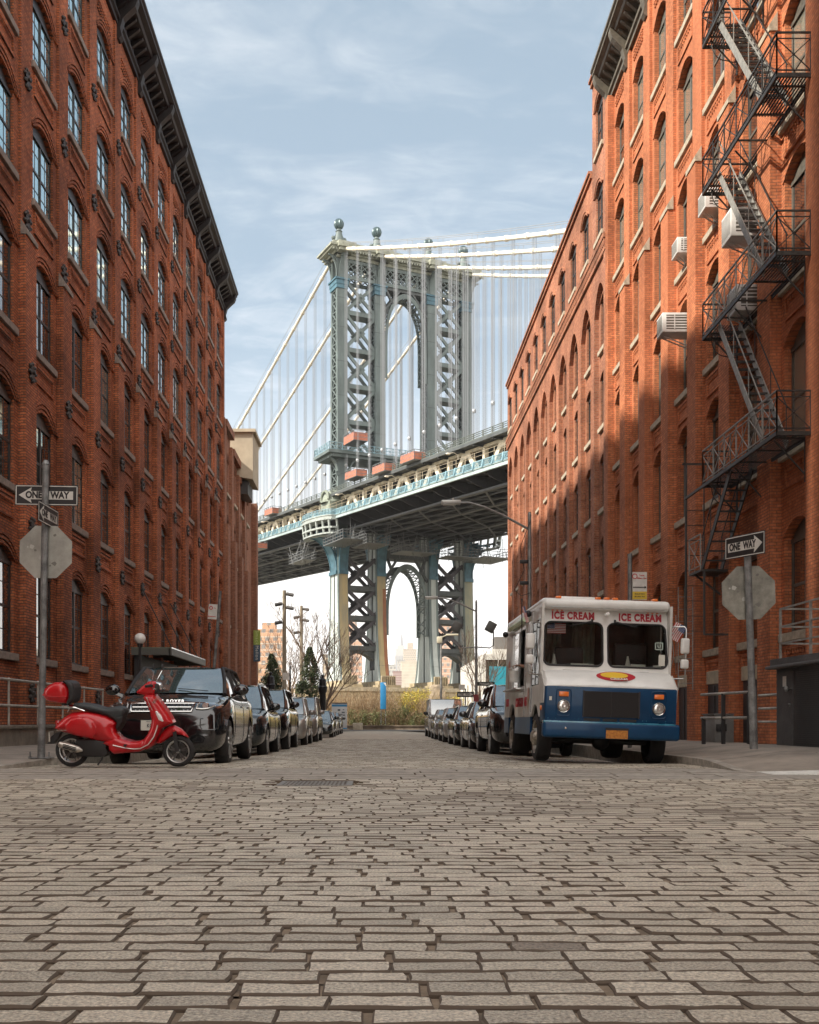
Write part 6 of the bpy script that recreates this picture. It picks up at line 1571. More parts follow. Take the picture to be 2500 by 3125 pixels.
m = MB(); a = Z(185, 570); m.bbox(a[0] - .03, a[0] + .03, -.08, .08, a[1] - .03, a[1] + .06, .015); m.build('tail_lamp', redl, SC)
m = MB(); m.inflate(Q([(1212, 425), (1235, 422), (1280, 470), (1305, 530), (1290, 535), (1250, 520)]), .012, .02, .012, 0, -.208, .3); m.build('turn_signal', M('signal_clear', (.75, .68, .66), .2, .2, coat=1), SC)
txt('Vespa', .07, chrome, SC, (Z(1190, 345)[0], -.205, Z(1190, 345)[1]), rot=(R(90), R(-48), 0), ext=.004, shear=.3, name='script_badge')
m = MB(); m.tube([(Z(*p)[0], -.09, Z(*p)[1]) for p in ((660, 850), (640, 930), (600, 985))], .012, 6); m.build('kick_stand', plastic, SC)
def swheel(zx, zy, r, rim_r, spokes, nm):
    a = Z(zx, zy); T = thing(nm, None, None, (a[0], 0, r)); T.parent = SC
    m = MB(); w_ = .055; m.lathe([(rim_r, -w_ * .8), (r * .82, -w_), (r * .94, -w_ * .8), (r, -w_ * .3), (r, w_ * .3), (r * .94, w_ * .8), (r * .82, w_), (rim_r, w_ * .8), (rim_r * .97, 0), (rim_r, -w_ * .8)], n=36, axis='y'); m.build('tyre', rubber, T)
    m = MB(); m.lathe([(rim_r + .006, -.045), (rim_r + .002, -.052), (rim_r - .012, -.05), (rim_r - .016, -.02), (rim_r - .016, .04)], n=36, axis='y')
    m.lathe([(0, -.06), (.022, -.058), (.028, -.05), (.035, -.03), (.035, .03), (0, .03)], n=16, axis='y'); m.build('rim', alloy, T)
    m = MB()
    for k in range(spokes):
        t = 2 * math.pi * k / spokes + .3
        m.bar((.02 * math.cos(t), -.03, .02 * math.sin(t)), ((rim_r - .008) * math.cos(t + .12), -.035, (rim_r - .008) * math.sin(t + .12)), .022, .018, up=(0, 1, 0)); m.bar((.02 * math.cos(t), -.03, .02 * math.sin(t)), ((rim_r - .008) * math.cos(t - .22), -.035, (rim_r - .008) * math.sin(t - .22)), .012, .014, up=(0, 1, 0))
    m.build('spokes', M('spoke_dark', (.10, .09, .085), .35, .7), T)
    m = MB(); m.cyl((0, .0, 0), (0, .02, 0), rim_r * .7, 20); m.build('brake_disc', M('disc_dark', (.05, .045, .04), .5, .5), T)
swheel(320, 845, .235, .168, 5, 'wheel'); swheel(1422, 850, .225, .160, 5, 'wheel')

for s_ in (-1, 1):
    m = MB(); a = Z(1205, 175); b = Z(1120, 240); m.tube([(a[0], s_ * .22, a[1] + .03), (a[0] + .05, s_ * .14, a[1] + .02), (a[0] + .04, s_ * .08, a[1] - .03), (b[0], s_ * .05, b[1])], .005, 5); m.build('cable', plastic, SC)
m = MB(); a = Z(1130, 790); m.cyl((a[0] - .3, -.20, a[1] + .02), (a[0] - .3, -.26, a[1] + .02), .018, 8); m.build('foot_peg', plastic, SC)
m = MB(); a = Z(235, 615); m.box(a[0] - .02, a[0] + .12, -.262, -.255, a[1] - .012, a[1] - .004); m.build('side_script', chrome, SC)
m = MB(); a = Z(180, 660); m.box(a[0] - .11, a[0] - .10, -.09, .09, a[1] - .12, a[1] + .02); m.build('number_plate', white_p, SC)
# ================================================================ fire escape
fe = M('escape_iron', (.050, .045, .040), .5, .3, noise=(8, .4)); feg = M('escape_grey', (.30, .29, .26), .55, .2, noise=(9, .3))
RX = 8.66; WX = 9.44
FE = thing('fire_escape', 'black iron fire escape zigzagging down the sunlit right facade', 'fire escape', (RW, 25, 0))
YN, YF = 22.6, 27.7
lev = [6.9, 10.78, 14.62, 18.5, 22.35]
def rail_x(m, p, q, h, n, mi=0):
    p, q = Vector(p), Vector(q); up = Vector((0, 0, h))
    m.bar(p + up, q + up, .035, .035, mi); m.bar(p + up * .86, q + up * .86, .02, .02, mi); m.bar(p + up * .12, q + up * .12, .025, .025, mi)
    for i in range(n + 1): a = p.lerp(q, i / n); m.bar(a, a + up, .028, .028, mi)
    for i in range(n):
        a, b = p.lerp(q, i / n), p.lerp(q, (i + 1) / n); m.bar(a + up * .12, b + up * .86, .018, .018, mi); m.bar(a + up * .86, b + up * .12, .018, .018, mi)
        m.sph((a + b) / 2 + up * .49, .03, 6, mi); c = (a + b) / 2; m.bar(c, c + up * .86, .012, .012, mi)
for li, z in enumerate(lev):
    m = MB()
    m.bar((RX, YN, z), (RX, YF, z), .04, .09); m.bar((WX, YN, z), (WX, YF, z), .04, .09); m.bar((RX, YN, z), (WX, YN, z), .04, .09); m.bar((RX, YF, z), (WX, YF, z), .04, .09)
    k = 0
    x = RX + .07
    while x < WX:
        # slats run along the wall, open over the stair well
        m.bar((x, YN, z + .03), (x, YN + 1.2, z + .03), .032, .012) if x < 9.2 else None
        a, b = (YN, YF)
        if li > 0 and x < RX + .62: m.bar((x, YN, z + .03), (x, YN + 2.9 - 1.3, z + .03), .034, .012); m.bar((x, YF - .9, z + .03), (x, YF, z + .03), .034, .012)
        else: m.bar((x, a, z + .03), (x, b, z + .03), .034, .012)
        x += .068
    for i in range(5): y = YN + .4 + i * 1.07; m.bar((RX, y, z), (WX, y, z), .05, .03)
    pl = m.build('landing', fe, FE, world=True)
    m = MB(); rail_x(m, (RX, YN, z), (RX, YF, z), .92, 6); m.build('railing', feg if li < 2 else fe, FE, world=True)
    m = MB(); rail_x(m, (RX, YN, z), (WX - .05, YN, z), .92, 1); m.build('railing', fe, FE, world=True)
    m = MB(); rail_x(m, (RX, YF, z), (WX - .05, YF, z), .92, 1); m.build('railing', fe, FE, world=True)
    for y in (YF - .35, YF - 2.2, YN + .4):
        m = MB()
        m.bar((WX, y, z - .8), (RX + .1, y, z - .05), .03, .03); m.bar((WX, y, z - .95), (WX, y, z), .04, .04)
        if y > YF - 1:
            pts = [(RX + .12 + .35 * (1 - math.cos(t)), y, z - .12 - .45 * math.sin(t)) for t in [math.pi / 2 * i / 8 for i in range(9)]] + [(WX - .1, y, z - .62), (WX, y, z - .6)]
            m.tube(pts, .014, 5); m.tube([(RX + .28 + .07 * math.cos(t) * (1 - t / 14), y, z - .22 + .07 * math.sin(t) * (1 - t / 14)) for t in [i * .5 for i in range(18)]], .01, 5); m.tube([(RX + .55 + .1 * math.cos(t) * (1 - t / 14), y, z - .25 + .1 * math.sin(t) * (1 - t / 14)) for t in [i * .5 for i in range(18)]], .01, 5)
        m.build('bracket', fe, FE, world=True)
def stair(y_top, z_top, y_bot, z_bot, x0, x1, n, light=True):
    for xi, x in enumerate((x0, x1)):
        m = MB(); m.bar((x, y_top, z_top), (x, y_bot, z_bot), .03, .17); m.build('stringer', feg if light else fe, FE, world=True)
        m = MB(); m.bar((x, y_top, z_top + .85), (x, y_bot, z_bot + .85), .022, .022)
        for t in (.02, .35, .68, .98): a = Vector((x, y_top, z_top)).lerp(Vector((x, y_bot, z_bot)), t); m.bar(a, a + Vector((0, 0, .85)), .018, .018)
        m.build('handrail', feg if light and xi == 0 else fe, FE, world=True)
    m = MB()
    for i in range(1, n):
        t = i / n; y = y_top + (y_bot - y_top) * t; z = z_top + (z_bot - z_top) * t
        for dy in (-.07, 0, .07): m.bar((x0, y + dy, z), (x1, y + dy, z), .028, .016)
        m.bar((x0, y - .09, z - .02), (x1, y - .09, z - .02), .012, .04)
    m.build('treads', fe, FE, world=True)
for a, b in zip(lev[1:], lev[:-1]): stair(YF - 1.0, a, YN + 1.0, b, RX + .1, RX + .62, 15)
# drop stair with counterweight frame below the first landing
stair(YF - 1.9, lev[0], 28.1, 4.75, RX + .1, RX + .62, 10, False)
m = MB(); m.bar((RX, YF, lev[0]), (RX, 29.3, lev[0]), .04, .07); m.bar((WX, YF, lev[0]), (WX, 29.3, lev[0]), .04, .07); m.bar((RX - .1, 29.2, lev[0] + .95), (WX, 29.2, lev[0] + .95), .05, .05)
m.bar((RX, 29.2, lev[0] + .95), (RX, 29.2, 2.9), .05, .05); m.bar((RX + .5, 29.2, lev[0] + .9), (RX + .5, 29.2, 3.6), .03, .03)
for k in range(9): m.bar((RX, 29.2, 3.2 + k * .42), (RX + .5, 29.2, 3.2 + k * .42), .018, .018)
m.box(RX, WX, 27.9, 28.9, 4.68, 4.74); m.build('drop_frame', fe, FE, world=True)
m = MB(); rail_x(m, (RX, 27.9, 4.72), (RX, 28.9, 4.72), .95, 1); m.build('railing', feg, FE, world=True)
m = MB(); m.bar((RX, 28.5, 4.7), (WX, 28.5, 4.1), .05, .05); m.bar((RX + .1, 27.9, 4.7), (RX + .1, 27.9, 3.0), .05, .05); m.bar((RX + .1, 27.9, 3.0), (WX, 27.9, 3.0), .05, .05); m.build('bracket', fe, FE, world=True)
m = MB()
for dx in (0, .42): m.bar((8.85 + dx, 30.6, 4.6), (8.85 + dx, 30.6, 1.6), .025, .025)
for k in range(8): m.bar((8.85, 30.6, 1.8 + k * .36), (9.27, 30.6, 1.8 + k * .36), .016, .016)
m.build('ladder', feg, FE, world=True)
# ---------------- air conditioners
acw = M('ac_white', (.62, .61, .58), .45, noise=(5, .12)); acd = M('ac_grille', (.10, .09, .075), .5)
for (y, z, w_, d_, h_, lab) in ((29.2, 14.85, .66, .5, .55, 'white window air conditioner in the sill row behind the third fire escape landing'),
                            (26.4, 12.75, .74, .75, .72, 'large white air conditioner just behind the fire escape stair'),
                            (32.2, 14.95, .62, .40, .48, 'white air conditioner in the upper window two bays left of the fire escape'),
                            (26.6, 10.98, .72, .55, .66, 'white air conditioner at the fire escape landing under the large one'),
                            (32.4, 12.6, .66, .80, .60, 'boxy white air conditioner jutting out on brackets left of the fire escape')):
    T = thing('air_conditioner', lab, 'air conditioner', (RW + .05, y, z), (0, 0, 0), 'air conditioners on the right facade')
    X0 = -d_ - .12
    m = MB(); m.bbox(X0, .12, -w_ / 2, w_ / 2, 0, h_, .02, 0, 2); m.build('casing', acw, T)
    m = MB(); m.box(X0 + .12, -.10, -w_ / 2 - .004, -w_ / 2 + .01, h_ * .15, h_ * .88)
    gm = m.build('side_grille', acd, T)
    m = MB()
    for k in range(5): m.box(X0 + .12, -.10, -w_ / 2 - .010, -w_ / 2, h_ * (.2 + .14 * k), h_ * (.2 + .14 * k) + .03)
    m.box(X0 + (d_ * .45), X0 + (d_ * .45) + .03, -w_ / 2 - .012, -w_ / 2, h_ * .15, h_ * .88); m.build('louvre', acw, gm)
    m = MB()
    for k in range(9): m.box(X0 - .008, X0 + .005, -w_ * .4 + k * w_ * .1, -w_ * .4 + k * w_ * .1 + .015, h_ * .12, h_ * .9)
    m.build('rear_grille', acd, T)
    m = MB(); m.bar((X0 + .1, 0, 0), (.05, 0, -.35), .03, .03); m.bar((X0 + .1, w_ * .3, 0), (.05, w_ * .3, -.35), .03, .03); m.build('support', acw, T)
# ================================================================ poles and signs
galv = M('galvanised', (.20, .20, .195), .5, .5, noise=(6, .45), bump=(10, .3)); signb = M('sign_back', (.36, .35, .31), .5, .3, noise=(2.5, .25)); signb2 = M('sign_back_scuffed', (.27, .26, .22), .55, .3, noise=(4, .4))
sblack = M('sign_black', (.018, .016, .016), .5); swhite = M('sign_white', (.60, .58, .53), .5, noise=(6, .12)); sred2 = M('sign_red', (.5, .03, .03), .5); syel = M('sign_yellow', (.62, .42, .04), .5)
def oneway(parent, W_, H_, left, loc, rotz, tilt=0, text=True, small=False):
    E = thing('one_way_sign', None, None, loc, (0, tilt, rotz)); E.parent = parent
    m = MB(); m.bbox(-W_ / 2, W_ / 2, -.004, .004, -H_ / 2, H_ / 2, .003, 0, 1); m.build('plate', sblack, E)
    m = MB(); t = .012; b = .012
    for x0, x1, z0, z1 in ((-W_ / 2 + b, W_ / 2 - b, H_ / 2 - b - t, H_ / 2 - b), (-W_ / 2 + b, W_ / 2 - b, -H_ / 2 + b, -H_ / 2 + b + t), (-W_ / 2 + b, -W_ / 2 + b + t, -H_ / 2 + b, H_ / 2 - b), (W_ / 2 - b - t, W_ / 2 - b, -H_ / 2 + b, H_ / 2 - b)): m.box(x0, x1, -.007, -.004, z0, z1)
    m.build('border', swhite, E)
    s = -1 if left else 1; hw = W_ / 2
    ar = [(s * hw * .88, 0), (s * hw * .47, H_ * .38), (s * hw * .50, H_ * .20), (-s * hw * .84, H_ * .20), (-s * hw * .84, -H_ * .20), (s * hw * .50, -H_ * .20), (s * hw * .47, -H_ * .38)]
    m = MB(); m.prism(ar, -.0075, -.005); m.build('arrow', swhite, E)
    txt('ONE', H_ * .44, sblack, E, (-hw * .40 if left else -hw * .48, -.010, 0), ext=.001, bold=.006 * W_ / .9, sx=.86); txt('WAY', H_ * .44, sblack, E, (hw * .42 if left else hw * .26, -.010, 0), ext=.001, bold=.006 * W_ / .9, sx=.86)
    return E
def octagon(parent, c, w_, mt, rotz=0, rim=True):
    m = MB(); r = w_ / 2 / math.cos(math.pi / 8); ol = [(r * math.cos(math.pi / 8 + k * math.pi / 4), r * math.sin(math.pi / 8 + k * math.pi / 4)) for k in range(8)]
    m.prism(ol, -.003, .003); o = m.build('octagonal_plate', mt, parent, loc=c, rot=(0, 0, rotz))
    q = random.Random(3)
    for k in range(7):
        m = MB(); x, z = q.uniform(-.3, .3), q.uniform(-.3, .3); s = q.uniform(.015, .05); m.poly([(x + s * math.cos(a) * q.uniform(.5, 1.2), -.005, z + s * math.sin(a) * q.uniform(.4, 1)) for a in [i for i in range(6)]]); m.build('sticker_scrap', M('sticker_scraps', (.45, .44, .40) if k % 2 else (.16, .15, .14), .7) if k % 2 else M('sticker_dark', (.17, .16, .14), .7), o)
    return o
def P3(x, y, Y): return P(x, y, Y)
# left corner
LP = thing('sign_pole', 'steel pole at the left corner with two one way signs and an octagonal sign back', 'sign pole', (-5.0, 15.7, .14), (0, R(.9), 0))
m = MB(); m.cyl((0, 0, 0), (0, 0, 4.40), .05, 16); m.cyl((0, 0, .0), (0, 0, .75), .056, 16); m.cyl((0, 0, 4.40), (0, 0, 4.46), .06, 16, 0, .03); m.box(-.16, .16, -.12, .12, 0, .012); m.build('post', galv, LP)
for x, y in ((-.14, -.08), (.14, -.08)): m = MB(); m.cyl((x, y, .01), (x, y, .10), .012, 6); m.cyl((x, y, .012), (x, y, .03), .024, 6); m.build('anchor_bolt', galv, LP)
oneway(LP, .95, .31, True, (.0, .06, 3.95), 0)
oneway(LP, .86, .30, True, (.065, -.05, 3.62), R(88), 0)
octagon(LP, (-.0, .065, 3.10), .785, signb)
# right corner
RP = thing('sign_pole', 'scuffed right corner pole with one tilted one way sign above an octagonal sign back', 'sign pole', (5.42, 15.0, .30), (0, R(-1.9), 0))
m = MB(); m.cyl((0, 0, 0), (0, 0, 2.75), .05, 16); m.cyl((0, 0, 0), (0, 0, .9), .056, 16); m.build('post', galv, RP)
oneway(RP, .92, .32, False, (-.06, -.07, 2.90), R(-74), R(3))
octagon(RP, (.02, .06, 2.24), .765, signb2)
# parking sign poles
def text_lines(parent, lines, x, y, z, size, dz, mt, sx=.8):
    for i, l in enumerate(lines): txt(l, size, mt, parent, (x, y, z - i * dz), ext=.001, bold=.001, sx=sx)
PP = thing('sign_pole', 'pole behind the ice cream truck roof with white and yellow parking signs', 'sign pole', (5.2, 21.4, .12))
m = MB(); m.cyl((0, 0, 0), (0, 0, 3.95), .045, 14); m.cyl((0, 0, 3.95), (0, 0, 3.99), .05, 14); m.build('post', galv, PP)
m = MB(); m.bbox(.05, .35, .0, .006, 3.05, 3.62, .01, 0, 1); q = m.build('sign_plate', swhite, PP)
m = MB(); m.bbox(.05, .35, -.004, .001, 3.06, 3.22, .004, 0, 1); m.build('yellow_band', syel, q); m = MB(); m.box(.06, .30, -.008, -.002, 3.30, 3.315); m.prism([(.30, 3.28), (.30, 3.335), (.34, 3.307)], -.008, -.002); m.build('arrow', sblack, q)
m = MB(); m.lathe([(.04, -.006), (.055, -.006), (.055, -.002)], (.10, 0, 3.53), 18, 0, 'y'); m.build('no_parking_ring', sred2, q)
text_lines(q, ['Tuesday', '8:30am - 10am'], .245, -.006, 3.55, .045, .06, sred2, .7); text_lines(q, ['Meters Are Not In', 'Effect Above Times'], .20, -.008, 3.17, .035, .055, sblack, .75)
m = MB(); m.bbox(.06, .33, .0, .006, 2.62, 3.02, .01, 0, 1); q = m.build('sign_plate', swhite, PP); text_lines(q, ['hour', 'metered', 'parking', '', '8:30am - 7pm'], .19, -.006, 2.96, .055, .06, sblack, .7)
m = MB(); m.bbox(.35, .50, .02, .026, 2.62, 2.72, .008, 0, 1); m.build('sign_plate', swhite, PP)
PP = thing('sign_pole', 'leaning pole by the left warehouse with a small no parking sign', 'sign pole', (-5.25, 33.0, .05), (0, R(4.6), 0))
m = MB(); m.cyl((0, 0, 0), (0, 0, 4.75), .05, 12); m.build('post', galv, PP)
m = MB(); m.bbox(-.33, -.04, -.01, .0, 3.85, 4.32, .01, 0, 1); q = m.build('sign_plate', swhite, PP); m = MB(); m.lathe([(.035, -.014), (.06, -.014), (.06, -.010)], (-.25, 0, 4.20), 16, 0, 'y'); m.box(-.30, -.08, -.015, -.011, 3.92, 3.94); m.prism([(-.30, 3.90), (-.30, 3.96), (-.33, 3.93)], -.015, -.011); m.build('no_parking_ring', sred2, q)
text_lines(q, ['Moon &', 'Stars', '12am'][2:], -.13, -.012, 4.20, .05, .06, sred2, .7)
PP = thing('sign_pole', 'thin dark post with a parking sign in front of the left evergreens', 'sign pole', (-6.0, 74, -.1))
m = MB(); m.cyl((0, 0, 0), (0, 0, 4.7), .06, 8); m.build('post', sblack, PP); m = MB(); m.box(-.52, -.08, -.02, 0, 3.7, 4.2); m.build('sign_plate', swhite, PP)
# street lamps
lampg = M('lamp_grey', (.26, .26, .25), .45, .5, noise=(4, .3)); lglass = M('lamp_glass', (.5, .5, .46), .3)
def cobra(label, x, y, h, reach, rise, grp='curved arm street lamps', extra=None):
    T = thing('street_lamp', label, 'street lamp', (x, y, .0), (0, 0, 0), grp)
    m = MB(); m.cyl((0, 0, 0), (0, 0, h), .085, 12, 0, .06); m.cyl((0, 0, h), (0, 0, h + .12), .07, 10, 0, .04); m.cyl((0, 0, 0), (0, 0, .7), .12, 12, 0, .09); m.build('post', lampg, T)
    m = MB(); m.tube([(0, 0, h - .5), (-reach * .35, 0, h - .5 + rise * .50), (-reach * .65, 0, h - .5 + rise * .85), (-reach * .85, 0, h - .5 + rise * 1.0), (-reach, 0, h - .5 + rise)], .045, 8, r_end=.035); m.build('arm', lampg, T)
    m = MB(); m.bbox(-reach - .62, -reach + .08, -.13, .13, h - .56 + rise, h - .42 + rise, .04, 0, 2); m.cyl((-reach - .2, 0, h - .42 + rise), (-reach - .2, 0, h - .34 + rise), .04, 8); hd = m.build('lamp_head', M('lamp_head', (.45, .45, .42), .4, .3), T)
    m = MB(); m.box(-reach - .55, -reach - .1, -.1, .1, h - .575 + rise, h - .555 + rise); m.build('lens', lglass, hd)
    return T
T = cobra('tall curved arm street lamp standing right behind the ice cream truck', 5.45, 37.0, 7.95, 2.5, .95)
m = MB(); m.tube([(0, -.1, 7.7), (-.35, -.1, 6.8), (-.2, -.1, 6.0), (-.55, -.1, 5.3), (-.3, -.1, 5.1), (.0, -.1, 5.2)], .012, 5); m.bbox(-.35, -.05, -.12, .0, 5.5, 5.62, .02); m.bbox(-.35, -.05, -.12, 0, 6.25, 6.37, .02); m.build('loose_cable', sblack, T)
T = cobra('street lamp with two flood lights on the corner by the white garage', 5.55, 57.5, 7.2, 2.2, .75)
for s, zz_ in ((-1, 0), (1, 0)):
    m = MB(); m.tube([(0, 0, 4.75), (s * .75, 0, 4.7), (s * .95, 0, 4.85), (s * .95, 0, 5.6)], .04, 6); m.build('flood_arm', lampg, T)
    m = MB(M4=Matrix.Translation((s * .95 - .15, 0, 5.85)) @ Matrix.Rotation(R(28 * 1), 4, 'Y')); m.bbox(-.25, .25, -.15, .25, -.28, .28, .04); m.build('flood_light', M('flood_grey', (.12, .12, .11), .5, .3), T)
m = MB(); m.box(.06, 1.0, -.02, .02, 2.62, 2.84); q = m.build('street_name_plate', M('street_sign_green', (.035, .045, .035), .5), T); txt('Plymouth St', .17, swhite, q, (.53, -.024, 2.73), ext=.001, bold=.003, sx=.85)
m = MB(); m.box(-.17, .12, -.1, -.08, 1.75, 2.15); m.build('red_sign', M('sign_dark_red', (.22, .03, .03), .5), T)
# smaller mast with old lamp near the bushes
T = thing('street_lamp', 'slim pale lamp mast rising between the bushes and the right hand tower leg', 'street lamp', (5.6, 89, -.1))
m = MB(); m.cyl((0, 0, 0), (0, 0, 8.0), .10, 10, 0, .07); m.build('post', lampg, T); m = MB(); m.tube([(0, 0, 7.9), (.6, 0, 8.1), (1.2, 0, 8.1)], .05, 6); m.bbox(.4, 1.5, -.2, .2, 8.02, 8.18, .05); m.bbox(-.35, .1, -.15, .15, 7.4, 7.95, .04); m.build('lamp_head', M('lamp_cream', (.5, .46, .34), .5), T)
PP = thing('sign_pole', 'post with a black one way sign at the corner beside the white garage', 'sign pole', (6.85, 79.5, -.05))
m = MB(); m.cyl((0, 0, 0), (0, 0, 3.2), .05, 8); m.build('post', galv, PP); oneway(PP, 1.3, .42, False, (-.0, -.08, 2.75), 0)
m = MB(); m.box(-.5, -.05, -.08, -.06, 3.1, 3.5); m.build('sign_plate', swhite, PP)
# tall timber-like light masts at the left end
mast = M('mast_brown', (.24, .20, .14), .8, noise=(6, .3), stretch=(1, 1, .2))
for (x, y, h, lab) in ((P(868, 0, 86).x, 86, 11.5, 'tall brown light mast with cylinder lamps, the nearer of two at the left end'), (P(920, 0, 104).x, 104, 12.2, 'tall brown light mast farther back beside the bare trees')):
    T = thing('light_mast', lab, 'light mast', (x, y, -.1), (0, 0, 0), 'tall brown light masts')
    m = MB(); m.cyl((0, 0, 0), (0, 0, h), .19, 12, 0, .15); m.build('post', mast, T)
    for i, (dz, s) in enumerate(((-.3, 1), (-1.4, 1), (-2.6, -1), (-1.1, -1))):
        m = MB(); m.cyl((s * .2, -.1, h + dz), (s * .75, -.25, h + dz - .12), .15, 10); m.bar((0, 0, h + dz), (s * .3, -.1, h + dz), .08); m.build('spot_lamp', M('spot_dark', (.05, .045, .04), .5), T)
# black park lamp post bases
for (x, y, zt, lab) in ((985, 2058, 78, 'ornate black cast iron post beside the bare tree at the left street end'), (826, 2050, 76, 'ornate black cast iron post seen above the silver car roofs')):
    p = P(x, y, zt); T = thing('iron_post', lab, 'iron post', (p.x, zt, -.1), (0, 0, 0), 'black iron posts'); h = p.z + .1
    m = MB(); m.lathe([(.42, 0), (.42, .35), (.34, .4), (.30, .8), (.24, .95), (.22, 1.3), (.28, 1.38), (.22, 1.45), (.24, h - 1.4), (.31, h - 1.3), (.33, h - 1.1), (.36, h - .95), (.28, h - .85), (.26, h - .4), (.15, h - .3), (.08, h - .22), (.13, h - .12), (.08, h - .02), (0, h)], n=12); m.build('shaft', M('cast_black', (.012, .011, .013), .4, .3), T)
# ================================================================ left pavement furniture
gpipe = M('rail_pipe', (.42, .41, .37), .45, .5, noise=(6, .25)); conc_d = M('areaway_concrete', (.17, .15, .12), .85, noise=(3, .35), bump=(20, .3))
T = thing('area_railing', 'grey pipe railing on a low concrete wall in front of the left warehouse', 'railing', (-8.3, 24, 0))
m = MB(); m.box(-8.42, -8.2, 17, 32, -.1, .52); m.bbox(-8.47, -8.15, 16.9, 32.1, .52, .60, .01); m.build('low_wall', conc_d, T, world=True)
m = MB(); m.cyl((-8.3, 17, 1.64), (-8.3, 32, 1.64), .03, 8); m.cyl((-8.3, 17, 1.05), (-8.3, 32, 1.05), .03, 8); y = 17.6
m.build('rail', gpipe, T, world=True)
k = 0
while y <= 32.1:
    m = MB(); m.cyl((-8.3, y, .58), (-8.3, y, 1.64), .028, 8); m.sph((-8.3, y, 1.64), .045, 8); m.sph((-8.3, y, 1.05), .04, 8); m.build('post', gpipe, T, world=True); y += 2.05
T = thing('globe_lamp', 'white globe lamp on a post beside the glass canopy', 'lamp', (-8.3, 37, 0))
m = MB(); m.cyl((0, 0, 0), (0, 0, 3.4), .05, 10); m.lathe([(.09, 3.3), (.12, 3.42), (.06, 3.45)], n=12); m.build('post', sblack, T); m = MB(); m.sph((0, 0, 3.6), .20, 20); m.build('globe', M('opal_glass', (.75, .74, .70), .25), T)
T = thing('entrance_canopy', 'glass and steel canopy hung over the left warehouse entrance', 'canopy', (-9.2, 44, 3.3))
m = MB(); m.box(-9.4, -7.84, 40.4, 48.5, 3.50, 3.54); m.build('glass_sheet', M('canopy_glass', (.16, .19, .14), .15, 0, coat=1), T, world=True)
m = MB(); m.box(-9.4, -7.9, 40.4, 40.5, 3.24, 3.5); m.box(-7.95, -7.84, 40.4, 48.5, 3.24, 3.5); m.box(-9.4, -7.9, 48.4, 48.5, 3.24, 3.5)
for y in (42.4, 44.4, 46.4): m.box(-9.4, -7.9, y, y + .08, 3.36, 3.5)
m.build('steel_frame', M('canopy_steel', (.10, .10, .085), .5, .3), T, world=True)
for y in (41.5, 44.4, 47.4): m = MB(); m.bar((-8.0, y, 3.5), (-9.25, y, 6.0), .04); m.build('tie_rod', sblack, T, world=True)
m = MB(); m.box(-9.35, -9.1, 40.7, 48.2, .05, 3.25); m.build('dark_sheet', doorm, T, world=True)  # plain dark sheet along the wall below the canopy
# ================================================================ right pavement furniture
shg = M('shed_grey', (.085, .08, .078), .6, noise=(5, .25), bump=(25, .3))
T = thing('utility_shed', 'low dark grey metal shed with ribbed shutter against the right warehouse', 'shed', (8.2, 17, .2))
m = MB(); m.box(7.2, 9.4, 13.6, 18.8, .15, 1.62); m.build('housing', shg, T, world=True)
m = MB(); m.bbox(7.04, 9.4, 13.5, 18.95, 1.62, 1.68, .02); m.box(7.12, 9.4, 13.5, 18.9, 1.68, 1.80); m.build('roof_slab', shg, T, world=True)
m = MB(); m.box(7.17, 7.205, 18.0, 18.72, .24, 1.56); d = m.build('door', shg, T, world=True); m = MB(); m.sph((7.12, 18.15, 1.25), .05, 8); m.bar((7.13, 18.15, 1.25), (7.13, 17.95, 1.26), .02); m.sph((7.14, 18.08, .98), .03, 8); m.build('door_handle', galv, d, world=True)
m = MB(); z = .25
while z < 1.56: m.bar((7.185, 13.8, z), (7.185, 17.85, z), .03, .022); z += .035
m.build('shutter', M('shutter_grey', (.065, .062, .062), .55, .2), T, world=True)
m = MB(); m.box(7.16, 7.17, 18.28, 18.42, 1.30, 1.48); m.build('sticker', swhite, T, world=True)
T = thing('roof_railing', 'grey angle iron railing on top of the low dark shed', 'railing', (7.25, 17, 1.8))
m = MB()
for zz_ in (1.8 + .90, 1.8 + .58, 1.8 + .28): m.bar((7.25, 13.8, zz_), (7.25, 18.75, zz_), .03, .03); m.bar((7.25, 18.75, zz_), (9.3, 18.75, zz_), .03, .03)
m.build('rail', feg, T, world=True)
for y in (13.8, 15.0, 16.2, 17.45, 18.75): m = MB(); m.bar((7.25, y, 1.8), (7.25, y, 2.7), .04, .04); m.build('post', feg, T, world=True)
T = thing('pavement_railing', 'short two bar pipe railing behind the right hand sign pole', 'railing', (7.2, 21, .2))
m = MB(); m.cyl((7.0, 22.5, 1.26), (7.3, 20.3, 1.26), .028, 8); m.cyl((7.0, 22.5, .76), (7.3, 20.3, .76), .028, 8); m.cyl((8.2, 22.4, 1.24), (8.2, 20.5, 1.24), .025, 8); m.cyl((8.2, 22.4, .96), (8.2, 20.5, .96), .025, 8); m.cyl((8.2, 22.4, .68), (8.2, 20.5, .68), .025, 8); m.build('rail', gpipe, T, world=True)
for x, y in ((7.02, 22.4), (7.14, 21.5), (7.28, 20.4)): m = MB(); m.bar((x, y, .1), (x, y, 1.26 if y != 22.4 else .76), .07, .07); m.build('post', sblack, T, world=True)
T = thing('pilaster_guard', 'grey metal guard box wrapped round a brick pilaster foot on the right', 'guard box', (9.1, 28.2, .1))
m = MB(); m.bbox(9.0, 9.5, 27.75, 28.75, .05, .86, .015); m.bbox(8.97, 9.5, 27.72, 28.78, .86, .89, .005); m.build('casing', M('guard_grey', (.17, .165, .155), .55, noise=(3, .2)), T, world=True)
m = MB(); m.bbox(9.02, 9.3, 27.70, 27.76, .42, .62, .02); m.build('socket', sblack, T, world=True)
